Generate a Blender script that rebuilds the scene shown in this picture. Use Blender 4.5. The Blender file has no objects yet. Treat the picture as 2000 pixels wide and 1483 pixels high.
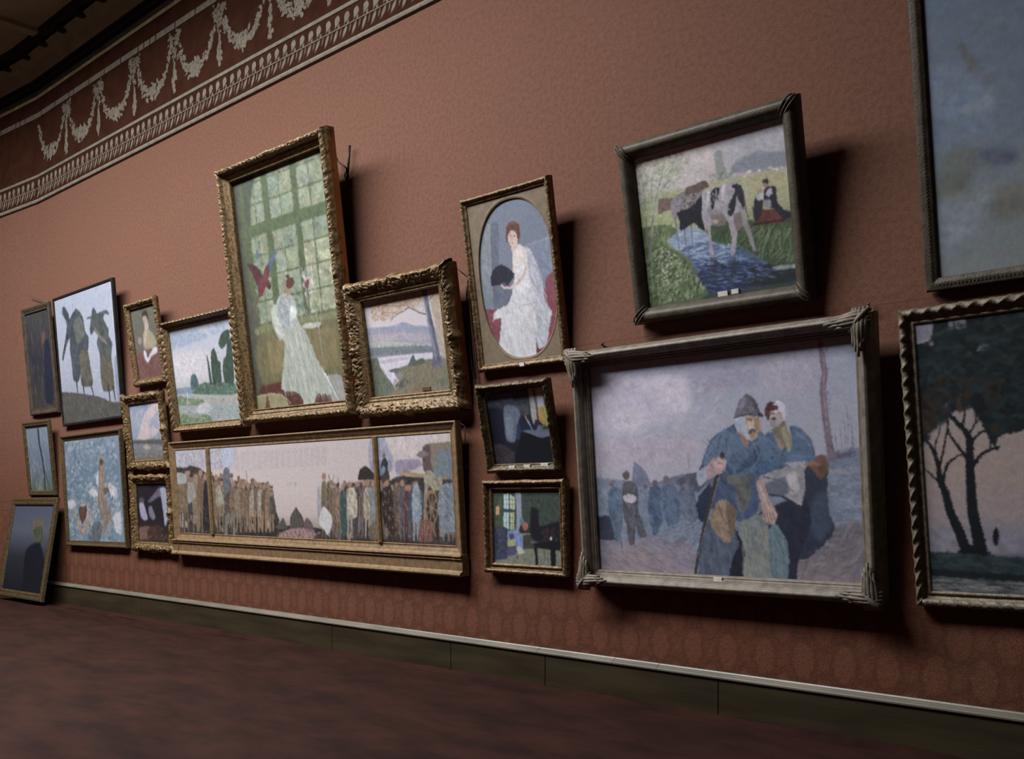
import bpy, math, random
import numpy as np
from mathutils import Vector, Euler
C = bpy.context.scene.collection
PI = math.pi

# ------------------------------------------------------------------ colour and materials
def lin(h):
    v = np.array([int(h[i:i+2], 16)/255. for i in (0, 2, 4)])
    return np.where(v <= .04045, v/12.92, ((v+.055)/1.055)**2.4)

def new_mat(name):
    m = bpy.data.materials.new(name); m.use_nodes = True
    nt = m.node_tree; b = nt.nodes['Principled BSDF']
    return m, nt, b

def surf(name, c1, c2=None, scale=8., rough=.6, metal=0., bump=0., bscale=None, detail=4., stretch=(1, 1, 1), lo=.35, hi=.65, spec=.3):
    """two-tone noise material in object coordinates"""
    m, nt, b = new_mat(name); N, L = nt.nodes, nt.links
    tc = N.new('ShaderNodeTexCoord'); mp = N.new('ShaderNodeMapping'); mp.inputs['Scale'].default_value = stretch
    L.new(tc.outputs['Object'], mp.inputs['Vector'])
    no = N.new('ShaderNodeTexNoise'); no.inputs['Scale'].default_value = scale; no.inputs['Detail'].default_value = detail
    L.new(mp.outputs[0], no.inputs['Vector'])
    cr = N.new('ShaderNodeValToRGB'); cr.color_ramp.elements[0].position = lo; cr.color_ramp.elements[1].position = hi
    cr.color_ramp.elements[0].color = (*lin(c1), 1); cr.color_ramp.elements[1].color = (*lin(c2 or c1), 1)
    L.new(no.outputs['Fac'], cr.inputs[0]); L.new(cr.outputs[0], b.inputs['Base Color'])
    b.inputs['Roughness'].default_value = rough; b.inputs['Metallic'].default_value = metal
    b.inputs['Specular IOR Level'].default_value = spec
    if bump:
        n2 = N.new('ShaderNodeTexNoise'); n2.inputs['Scale'].default_value = bscale or scale*3; n2.inputs['Detail'].default_value = 4
        L.new(mp.outputs[0], n2.inputs['Vector'])
        bm = N.new('ShaderNodeBump'); bm.inputs['Strength'].default_value = bump; bm.inputs['Distance'].default_value = .01
        L.new(n2.outputs['Fac'], bm.inputs['Height']); L.new(bm.outputs[0], b.inputs['Normal'])
    return m

def wall_material():
    m, nt, b = new_mat('wall_fabric'); N, L = nt.nodes, nt.links
    def math_(op, a, c=None, v=None):
        n = N.new('ShaderNodeMath'); n.operation = op
        for i, x in enumerate((a, c)):
            if x is None: continue
            if isinstance(x, (int, float)): n.inputs[i].default_value = x
            else: L.new(x, n.inputs[i])
        return n.outputs[0]
    def ramp(x, stops):
        r = N.new('ShaderNodeValToRGB'); el = r.color_ramp.elements
        while len(el) < len(stops): el.new(.5)
        for e, (p, c) in zip(el, stops): e.position = p; e.color = (*c, 1)
        L.new(x, r.inputs[0]); return r.outputs[0]
    def noise(vec, s, d=4.):
        n = N.new('ShaderNodeTexNoise'); n.inputs['Scale'].default_value = s; n.inputs['Detail'].default_value = d; L.new(vec, n.inputs['Vector']); return n.outputs['Fac']
    def mix(f, a, c):
        n = N.new('ShaderNodeMix'); n.data_type = 'RGBA'
        if isinstance(f, (int, float)): n.inputs[0].default_value = f
        else: L.new(f, n.inputs[0])
        for i, x in ((6, a), (7, c)):
            if isinstance(x, tuple): n.inputs[i].default_value = (*x, 1)
            else: L.new(x, n.inputs[i])
        return n.outputs[2]
    tc = N.new('ShaderNodeTexCoord'); sep = N.new('ShaderNodeSeparateXYZ'); L.new(tc.outputs['Object'], sep.inputs[0])
    z = sep.outputs['Z']; x = sep.outputs['X']
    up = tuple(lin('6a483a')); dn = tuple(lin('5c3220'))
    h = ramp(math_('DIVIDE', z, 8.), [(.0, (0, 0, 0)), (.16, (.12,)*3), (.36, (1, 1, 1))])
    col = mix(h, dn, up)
    # mottling of the old cloth
    n1 = noise(tc.outputs['Object'], 1.3, 6.); n2 = noise(tc.outputs['Object'], 26., 5.); n3 = noise(tc.outputs['Object'], 110., 2.)
    col = mix(math_('MULTIPLY', ramp(n1, [(.4, (0,)*3), (.7, (1,)*3)]), .18), col, tuple(lin('5c483a')))
    col = mix(math_('MULTIPLY', ramp(n2, [(.4, (0,)*3), (.62, (1,)*3)]), .34), col, tuple(lin('3f2d27')))
    col = mix(math_('MULTIPLY', ramp(n3, [(.42, (0,)*3), (.6, (1,)*3)]), .36), col, tuple(lin('7e5c4e')))
    # damask medallions woven in the lower breadth of cloth
    mp = N.new('ShaderNodeMapping'); L.new(tc.outputs['Object'], mp.inputs['Vector'])
    mp.inputs['Scale'].default_value = (1, 0, .62)
    cmb = N.new('ShaderNodeSeparateXYZ'); L.new(mp.outputs[0], cmb.inputs[0])
    a = math_('ADD', cmb.outputs['X'], cmb.outputs['Z']); c_ = math_('SUBTRACT', cmb.outputs['X'], cmb.outputs['Z'])
    cv = N.new('ShaderNodeCombineXYZ'); L.new(a, cv.inputs[0]); L.new(c_, cv.inputs[1])
    vo = N.new('ShaderNodeTexVoronoi'); vo.voronoi_dimensions = '2D'; vo.inputs['Randomness'].default_value = 0.; vo.inputs['Scale'].default_value = 1/.28
    L.new(cv.outputs[0], vo.inputs['Vector'])
    dd = math_('ADD', vo.outputs['Distance'], math_('MULTIPLY', math_('SUBTRACT', noise(tc.outputs['Object'], 22., 3.), .5), .34))
    ring = ramp(dd, [(.0, (.0,)*3), (.12, (.0,)*3), (.2, (.15,)*3), (.30, (.0,)*3), (.42, (1,)*3), (.56, (.5,)*3), (.7, (.1,)*3)])
    low = ramp(math_('DIVIDE', z, 8.), [(.04, (1,)*3), (.15, (.5,)*3), (.22, (.1,)*3), (.3, (0,)*3)])
    col = mix(math_('MULTIPLY', math_('MULTIPLY', ring, low), .42), col, tuple(lin('2c1408')))
    # seams between widths of cloth
    for zz in (1.33, 2.70):
        s = math_('LESS_THAN', math_('ABSOLUTE', math_('SUBTRACT', z, zz)), .0035)
        col = mix(math_('MULTIPLY', s, .35), col, (.03, .015, .012))
    L.new(col, b.inputs['Base Color']); b.inputs['Roughness'].default_value = .85; b.inputs['Specular IOR Level'].default_value = .12
    bm = N.new('ShaderNodeBump'); bm.inputs['Strength'].default_value = .35; bm.inputs['Distance'].default_value = .01
    L.new(n2, bm.inputs['Height']); L.new(bm.outputs[0], b.inputs['Normal'])
    return m

# ------------------------------------------------------------------ object helpers
def mesh_obj(name, verts, faces, mat=None, parent=None, smooth=False):
    me = bpy.data.meshes.new(name); me.from_pydata([tuple(map(float, v)) for v in verts], [], faces); me.update()
    if mat: me.materials.append(mat)
    if smooth: me.shade_smooth()
    o = bpy.data.objects.new(name, me); C.objects.link(o)
    if parent: o.parent = parent
    return o

def grid_faces(n, m, off=0):
    i = np.arange(n-1)[:, None]; j = np.arange(m-1)[None, :]
    a = off + i*m + j
    return np.stack([a, a+1, a+m+1, a+m], -1).reshape(-1, 4)

def fast_mesh(name, V, Fq, mat=None, parent=None, smooth=True, colors=None):
    me = bpy.data.meshes.new(name); V = np.asarray(V, np.float32); Fq = np.asarray(Fq, np.int32)
    me.vertices.add(len(V)); me.vertices.foreach_set('co', V.ravel())
    me.loops.add(Fq.size); me.loops.foreach_set('vertex_index', Fq.ravel())
    me.polygons.add(len(Fq)); me.polygons.foreach_set('loop_start', np.arange(len(Fq), dtype=np.int32)*4)
    me.update(calc_edges=True); me.validate()
    if colors is not None:
        at = me.color_attributes.new('paint', 'FLOAT_COLOR', 'POINT')
        c = np.ones((len(V), 4), np.float32); c[:, :3] = colors; at.data.foreach_set('color', c.ravel())
    if mat: me.materials.append(mat)
    if smooth: me.shade_smooth()
    o = bpy.data.objects.new(name, me); C.objects.link(o)
    if parent: o.parent = parent
    return o

def box(x0, x1, y0, y1, z0, z1):
    v = [(x, y, z) for x in (x0, x1) for y in (y0, y1) for z in (z0, z1)]
    f = [(0, 1, 3, 2), (4, 6, 7, 5), (0, 4, 5, 1), (2, 3, 7, 6), (0, 2, 6, 4), (1, 5, 7, 3)]
    return v, f

class MB:
    def __init__(s): s.v = []; s.f = []
    def add(s, v, f):
        n = len(s.v); s.v += [tuple(p) for p in v]; s.f += [tuple(i+n for i in q) for q in f]; return s
    def box(s, *a): return s.add(*box(*a))
    def tube(s, pts, r, k=8):
        pts = [Vector(p) for p in pts]; r = r if isinstance(r, (list, tuple)) else [r]*len(pts); V = []
        up = Vector((.13, .3, .94))
        for i, p in enumerate(pts):
            d = (pts[min(i+1, len(pts)-1)]-pts[max(i-1, 0)]).normalized()
            a = d.cross(up)
            a = a.normalized() if a.length > 1e-4 else Vector((1, 0, 0)); b = d.cross(a)
            V += [tuple(p+(a*math.cos(2*PI*j/k)+b*math.sin(2*PI*j/k))*r[i]) for j in range(k)]
        F = [(i*k+j, i*k+(j+1) % k, (i+1)*k+(j+1) % k, (i+1)*k+j) for i in range(len(pts)-1) for j in range(k)]
        F += [tuple(range(k))[::-1], tuple((len(pts)-1)*k+j for j in range(k))]
        return s.add(V, F)
    def extrude_x(s, x0, x1, prof):
        """closed profile in (y, z) swept along x"""
        n = len(prof); V = [(x0, y, z) for y, z in prof]+[(x1, y, z) for y, z in prof]
        F = [(i, (i+1) % n, n+(i+1) % n, n+i) for i in range(n)]+[tuple(range(n))[::-1], tuple(range(n, 2*n))]
        return s.add(V, F)
    def build(s, name, mat, parent=None, smooth=False): return mesh_obj(name, s.v, s.f, mat, parent, smooth)

def structure(o): o['kind'] = 'structure'; return o
def empty(name, loc, rot, label, cat, group=None):
    o = bpy.data.objects.new(name, None); C.objects.link(o); o.location = loc; o.rotation_euler = rot
    o.empty_display_size = .1; o['label'] = label; o['category'] = cat
    if group: o['group'] = group
    return o
def tag(o, label, cat, group=None):
    o['label'] = label; o['category'] = cat
    if group: o['group'] = group
    return o

# ------------------------------------------------------------------ value noise
def vnoise(X, Y, seed):
    rs = np.random.RandomState(seed); T = rs.rand(64, 64).astype(np.float32)
    xi = np.floor(X).astype(int); yi = np.floor(Y).astype(int); fx = X-xi; fy = Y-yi
    fx = fx*fx*(3-2*fx); fy = fy*fy*(3-2*fy)
    a = T[yi % 64, xi % 64]; b = T[yi % 64, (xi+1) % 64]; c = T[(yi+1) % 64, xi % 64]; d = T[(yi+1) % 64, (xi+1) % 64]
    return (a*(1-fx)+b*fx)*(1-fy)+(c*(1-fx)+d*fx)*fy

# ------------------------------------------------------------------ the brush: paints a canvas as a grid of colours
class Canvas:
    def __init__(s, nx, ny, seed):
        s.nx, s.ny = nx, ny; s.img = np.zeros((ny, nx, 3), np.float32); s.rs = np.random.RandomState(seed)
        Y, X = np.mgrid[0:ny, 0:nx].astype(np.float32); s.X, s.Y = X, Y; k = ny/1000.
        s.k = k
        s.w1 = vnoise(X/(9*k)+3, Y/(9*k)+7, seed)-.5; s.w2 = vnoise(X/(9*k)+31, Y/(9*k)+17, seed+1)-.5
        s.t1 = vnoise((X+Y)/(34*k), (Y-X*.6)/(12*k), seed+2)-.5; s.t2 = vnoise(X/(6*k), Y/(10*k), seed+3)-.5; s.t3 = vnoise((X-Y*.4)/(26*k)+9, (Y+X*.3)/(38*k), seed+4)-.5
    def P(s, u, v): return u*s.nx/1000., v*s.ny/1000.
    def pts(s, a):
        return [(a[i]*s.nx/1000., a[i+1]*s.ny/1000.) for i in range(0, len(a), 2)]
    def blend(s, m, x0, y0, col, tex):
        h, w = m.shape; sl = (slice(y0, y0+h), slice(x0, x0+w))
        c = lin(col)[None, None, :]*(1+2.2*tex*s.t3[sl]+1.3*tex*s.t1[sl]+1.4*tex*s.t2[sl])[..., None]
        s.img[sl] = s.img[sl]*(1-m[..., None])+c*m[..., None]
    @staticmethod
    def smooth(ps):
        n = len(ps); out = []
        for i in range(n):
            p0, p1, p2, p3 = (np.array(ps[(i+j-1) % n]) for j in range(4))
            for t in (0, .25, .5, .75):
                k = .62; m1, m2 = (p2-p0)*.5*k, (p3-p1)*.5*k
                out.append((2*t**3-3*t*t+1)*p1+(t**3-2*t*t+t)*m1+(3*t*t-2*t**3)*p2+(t**3-t*t)*m2)
        return out
    @staticmethod
    def blur(m, r):
        if r < .35: return m
        rad = max(1, int(r*2.2)); x = np.arange(-rad, rad+1); g = np.exp(-x*x/(2*r*r)); g /= g.sum()
        m = np.apply_along_axis(lambda q: np.convolve(q, g, 'same'), 0, m)
        return np.apply_along_axis(lambda q: np.convolve(q, g, 'same'), 1, m)
    def poly(s, col, a, soft=1, tex=.1, rough=1, sm=1):
        ps = s.pts(a)
        if sm: ps = s.smooth(ps)
        r = max(.75, soft*s.k*.6); pad = int(r*2.5+4)
        xs = [p[0] for p in ps]; ys = [p[1] for p in ps]
        x0 = max(0, int(min(xs))-pad); x1 = min(s.nx, int(max(xs))+pad+1); y0 = max(0, int(min(ys))-pad); y1 = min(s.ny, int(max(ys))+pad+1)
        if x1 <= x0 or y1 <= y0: return
        px, py = max(0, pad-x0), max(0, pad-y0)
        sl = (slice(y0, y1), slice(x0, x1)); am = 3.2*s.k*rough
        X = s.X[sl]+.5+am*s.w1[sl]*2; Y = s.Y[sl]+.5+am*s.w2[sl]*2
        X = np.pad(X, pad, mode='edge'); Y = np.pad(Y, pad, mode='edge')
        m = np.zeros(X.shape, bool); n = len(ps)
        for i in range(n):
            xa, ya = ps[i]; xb, yb = ps[(i+1) % n]
            if ya == yb: continue
            m ^= ((ya > Y) != (yb > Y)) & (X < (xb-xa)*(Y-ya)/(yb-ya)+xa)
        m = s.blur(m.astype(np.float32), r)[pad:-pad, pad:-pad]
        s.blend(m, x0, y0, col, tex)
    def stroke(s, col, a, w0, w1, soft, tex):
        ps = s.pts(a); n = len(ps)
        if n > 2:   # soften the bends
            q = []
            for i in range(n-1):
                p0, p1, p2, p3 = (np.array(ps[min(max(i+j-1, 0), n-1)]) for j in range(4))
                for t in (0, .25, .5, .75): q.append(.5*((2*p1)+(-p0+p2)*t+(2*p0-5*p1+4*p2-p3)*t*t+(-p0+3*p1-3*p2+p3)*t**3))
            q.append(np.array(ps[-1])); ps = q; n = len(ps)
        r0, r1 = max(w0*s.k/2, .55), max(w1*s.k/2, .5); pad = int(max(r0, r1)+3+soft*s.k)
        for_all = None
        xs = [p[0] for p in ps]; ys = [p[1] for p in ps]
        x0 = max(0, int(min(xs))-pad); x1 = min(s.nx, int(max(xs))+pad+1); y0 = max(0, int(min(ys))-pad); y1 = min(s.ny, int(max(ys))+pad+1)
        if x1 <= x0 or y1 <= y0: return
        X = s.X[y0:y1, x0:x1]+.5; Y = s.Y[y0:y1, x0:x1]+.5; best = np.full(X.shape, 1e3, np.float32)
        for i in range(n-1):
            (xa, ya), (xb, yb) = ps[i], ps[i+1]; dx, dy = xb-xa, yb-ya; L = dx*dx+dy*dy+1e-6
            t = np.clip(((X-xa)*dx+(Y-ya)*dy)/L, 0, 1); r = r0+(r1-r0)*(i+t)/(n-1)
            best = np.minimum(best, np.hypot(X-xa-t*dx, Y-ya-t*dy)-r)
        sf = max(.6, soft*s.k*.8); best = best+2.*s.k*s.w1[y0:y1, x0:x1]
        s.blend(np.clip(.5-best/(2*sf), 0, 1), x0, y0, col, tex)
    def dabs(s, cols, a, n, ln, wd, ang, spread, op):
        ps = s.pts(a); xs = [p[0] for p in ps]; ys = [p[1] for p in ps]; C3 = [lin(c) for c in cols]; rs = s.rs; n = int(n*1.25); ln *= 1.5; wd *= 1.5
        P2 = np.array(ps); a_ = max(ln*s.k/2, .8); b_ = max(wd*s.k/2, .6)
        for _ in range(n):
            for _t in range(12):
                x = rs.uniform(min(xs), max(xs)); y = rs.uniform(min(ys), max(ys)); ins = False; j = len(ps)-1
                for i in range(len(ps)):
                    if (P2[i, 1] > y) != (P2[j, 1] > y) and x < (P2[j, 0]-P2[i, 0])*(y-P2[i, 1])/(P2[j, 1]-P2[i, 1])+P2[i, 0]: ins = not ins
                    j = i
                if ins: break
            else: continue
            al = a_*rs.uniform(.5, 1.4); bl = b_*rs.uniform(.6, 1.3); th = math.radians(ang+rs.uniform(-.5, .5)*spread); R = int(max(al, bl)+2)
            x0, x1, y0, y1 = max(0, int(x)-R), min(s.nx, int(x)+R+1), max(0, int(y)-R), min(s.ny, int(y)+R+1)
            if x1 <= x0 or y1 <= y0: continue
            X = s.X[y0:y1, x0:x1]-x; Y = s.Y[y0:y1, x0:x1]-y; c, q = math.cos(th), math.sin(th)
            d = np.hypot((X*c+Y*q)/al, (Y*c-X*q)/bl); m = np.clip((1.15-d)*1.6, 0, 1)*min(1, op*1.25)*rs.uniform(.6, 1)
            s.img[y0:y1, x0:x1] = s.img[y0:y1, x0:x1]*(1-m[..., None])+C3[rs.randint(len(C3))]*m[..., None]
    def run(s, ops):
        for o in ops:
            if o[0] == 'G':
                v = (np.arange(s.ny)+.5)/s.ny*1000; st = o[1]; cs = np.array([lin(c) for _, c in st])
                for ch in range(3): s.img[..., ch] = np.interp(v, [p for p, _ in st], cs[:, ch])[:, None]
                s.img *= (1+.05*s.t1+.05*s.t2)[..., None]
            elif o[0] == 'P': s.poly(*o[1:])
            elif o[0] == 'S': s.stroke(*o[1:])
            elif o[0] == 'D': s.dabs(*o[1:])
        # broken, brushy edges: colours dragged a little by the bristles
        k = s.k; jx = 5.*k*(vnoise(s.X/(5*k), s.Y/(5*k), 77)-.5)+s.rs.randn(s.ny, s.nx)*.42; jy = 5.*k*(vnoise(s.X/(5*k)+30, s.Y/(5*k)+40, 78)-.5)+s.rs.randn(s.ny, s.nx)*.42
        s.img = s.img[np.clip(s.Y+jy+.5, 0, s.ny-1).astype(int), np.clip(s.X+jx+.5, 0, s.nx-1).astype(int)]
        for ch in range(3): s.img[..., ch] = s.blur(np.pad(s.img[..., ch], 3, mode='edge'), .75)[3:-3, 3:-3]
        g = (s.img@np.array([.25, .6, .15], np.float32))[..., None]; s.img = s.img*.74+g*.26
        s.img *= (1+.05*s.t1+.09*s.t2)[..., None]*(1+.07*(s.rs.rand(s.ny, s.nx, 1)-.5))
        for ch in range(3): s.img[..., ch] *= 1+.16*(vnoise(s.X/(1.9)+ch*20, s.Y/(1.9)+ch*31, 90+ch)-.5)
        return np.clip(s.img, .002, .95)

def paint_material(rough=.55):
    m, nt, b = new_mat('oil_paint'); N, L = nt.nodes, nt.links
    a = N.new('ShaderNodeVertexColor'); a.layer_name = 'paint'; L.new(a.outputs['Color'], b.inputs['Base Color'])
    b.inputs['Roughness'].default_value = rough; b.inputs['Specular IOR Level'].default_value = .25
    return m

# ------------------------------------------------------------------ frames
def frame_mesh(name, W, H, bd, t, prof, mat, parent, orn=None, z0=0., step=.009, dens=1.):
    """moulding swept round a W x H rectangle standing on z0; prof = [(inset 0..1, height 0..1)];
    front of the moulding is y = 0, back y = t; orn(s, a, L, side) -> (raise, outward push) in metres"""
    pr = []
    for i in range(len(prof)-1):
        (a0, h0), (a1, h1) = prof[i], prof[i+1]; n = max(1, int(math.hypot((a1-a0)*bd, (h1-h0)*t)/(step*.8)))
        pr += [(a0+(a1-a0)*k/n, h0+(h1-h0)*k/n) for k in range(n)]
    pr.append(prof[-1]); A = np.array([p[0] for p in pr]); Hh = np.array([p[1] for p in pr]); m = len(pr)
    V = []; F = []; off = 0
    cs = [(-1, 1), (1, 1), (1, 0), (-1, 0)]
    for sd in range(4):
        c0, c1 = cs[sd], cs[(sd+1) % 4]
        def corner(c, a): return np.stack([c[0]*(W/2-a*bd), z0+np.where(c[1] > 0, H-a*bd, a*bd)], -1)
        p0, p1 = corner(c0, A), corner(c1, A); Ls = W if sd % 2 == 0 else H
        n = max(6, int(Ls/step*dens)); T = np.linspace(0, 1, n)[:, None, None]
        P = p0[None]*(1-T)+p1[None]*T
        s_ = (T[..., 0]-.5)*Ls+np.zeros((1, m)); out = np.array([(0, 1), (1, 0), (0, -1), (-1, 0)][sd])
        y = np.broadcast_to((1-Hh)*t, (n, m)).copy()
        if orn is not None:
            r, q = orn(s_, np.broadcast_to(A, (n, m)), Ls, sd)
            fade = (Hh > .3)
            y -= r*fade; P = P+(q*fade)[..., None]*out
        V.append(np.stack([P[..., 0], y, P[..., 1]], -1).reshape(-1, 3))
        F.append(grid_faces(n, m, off)); off += n*m
    o = fast_mesh(name, np.concatenate(V), np.concatenate(F), mat, parent)
    return o

def orn_rococo(amp, seed, push=.6, f=1., lo=.0, hi=.75):
    def fn(s, a, L, sd):
        w = np.clip((a-lo)/.06, 0, 1)*np.clip((hi-a)/.12, 0, 1)
        q = vnoise(s*28*f+sd*17+40, a*5+3, seed)
        r1 = np.abs(np.sin(PI*(s*16*f+2.*q+.8*np.sin(a*7))))*np.abs(np.cos(PI*(a*2.2+q)))
        r2 = vnoise(s*75*f+sd*31+90, a*9+5, seed+1)
        r = (r1*.65+r2*.6-.35)*amp*w
        edge = np.clip(1-a/.3, 0, 1); p = (vnoise(s*22*f+60+sd*9, a*0+2, seed+2)-.4)*amp*push*edge
        cart = np.exp(-(s/.05)**2)+np.exp(-((np.abs(s)-L/2)/.08)**2)
        return r+amp*.5*cart*w, p+cart*amp*.9*edge*push
    return fn
def orn_rope(amp, pitch, lo=.05, hi=.5, slant=1.2, push=.3):
    def fn(s, a, L, sd):
        w = np.clip((a-lo)/.06, 0, 1)*np.clip((hi-a)/.08, 0, 1)
        ph = np.abs(np.sin(PI*(s/pitch+slant*a*(1 if sd < 2 else -1))))**.7
        return (ph-.5)*amp*w, (ph-.5)*amp*push*np.clip(1-a/.25, 0, 1)
    return fn
def orn_bead(amp, pitch, bands):
    def fn(s, a, L, sd):
        r = 0*s
        for c, w in bands:
            d = (a-c)/w; r = r+amp*np.clip(1-d*d, 0, 1)*np.abs(np.sin(PI*s/pitch))
        return r, 0*s
    return fn
def orn_sum(*fs):
    def fn(s, a, L, sd):
        R = [f(s, a, L, sd) for f in fs]; return sum(r[0] for r in R), sum(r[1] for r in R)
    return fn
def orn_reed(amp, n, lo, hi):
    def fn(s, a, L, sd):
        w = (a > lo)*(a < hi); return amp*w*(np.abs(np.sin(PI*n*(a-lo)/(hi-lo)))-.5), 0*s
    return fn
def orn_ribbon(amp, pitch):
    def fn(s, a, L, sd):
        w = np.clip((a-.02)/.05, 0, 1)*np.clip((.48-a)/.05, 0, 1)
        sg = 1 if sd < 2 else -1
        ph = (s/pitch+sg*a*1.6) % 1.
        r = np.where(ph < .32, np.sin(PI*ph/.32)**.6, -.25)
        b = np.clip(1-((a-.82)/.07)**2, 0, 1)*np.abs(np.sin(PI*s/.018))*.35
        return r*amp*w+b*amp, (np.where(ph < .32, 1, 0)*amp*.45)*np.clip(1-a/.2, 0, 1)
    return fn

def leaf_fan(W, H, bd, cx, cz, z0=0.):
    """carved acanthus spray lapping over one mitre"""
    mb = MB(); n = 5
    for rail in (0, 1):
        for k in range(n):
            f = (k+.5)/n; pts = []; rr = []
            for j in range(9):
                t = j/8; along = t*(.27-.08*abs(f-.5)*2); across = bd*(.04+.9*f)*(1-.35*t)+bd*.3*t*.5
                bulge = .5+.5*math.sin(PI*min(1, across/bd))
                y = -.012-.030*math.sin(PI*(t*.85+.1))*bulge+.03*(1-bulge)
                a, b = (along, across) if rail == 0 else (across, along)
                a -= .02*(1-t); b -= .02*(1-t)
                if t > .8: y -= .012
                pts.append((cx*(W/2-a), y+.004, z0+(H-b if cz > 0 else b))); rr.append(.0155*(1-.95*abs(t-.4))+.002)
            mb.tube(pts, rr, 6)
    pts = [(cx*(W/2+.012-.13*j/6), -.018-.02*math.sin(PI*j/6), z0+(H+.012-.13*j/6 if cz > 0 else -.012+.13*j/6)) for j in range(7)]
    mb.tube(pts, [.008, .016, .018, .017, .014, .01, .004], 8)
    return mb
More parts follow.
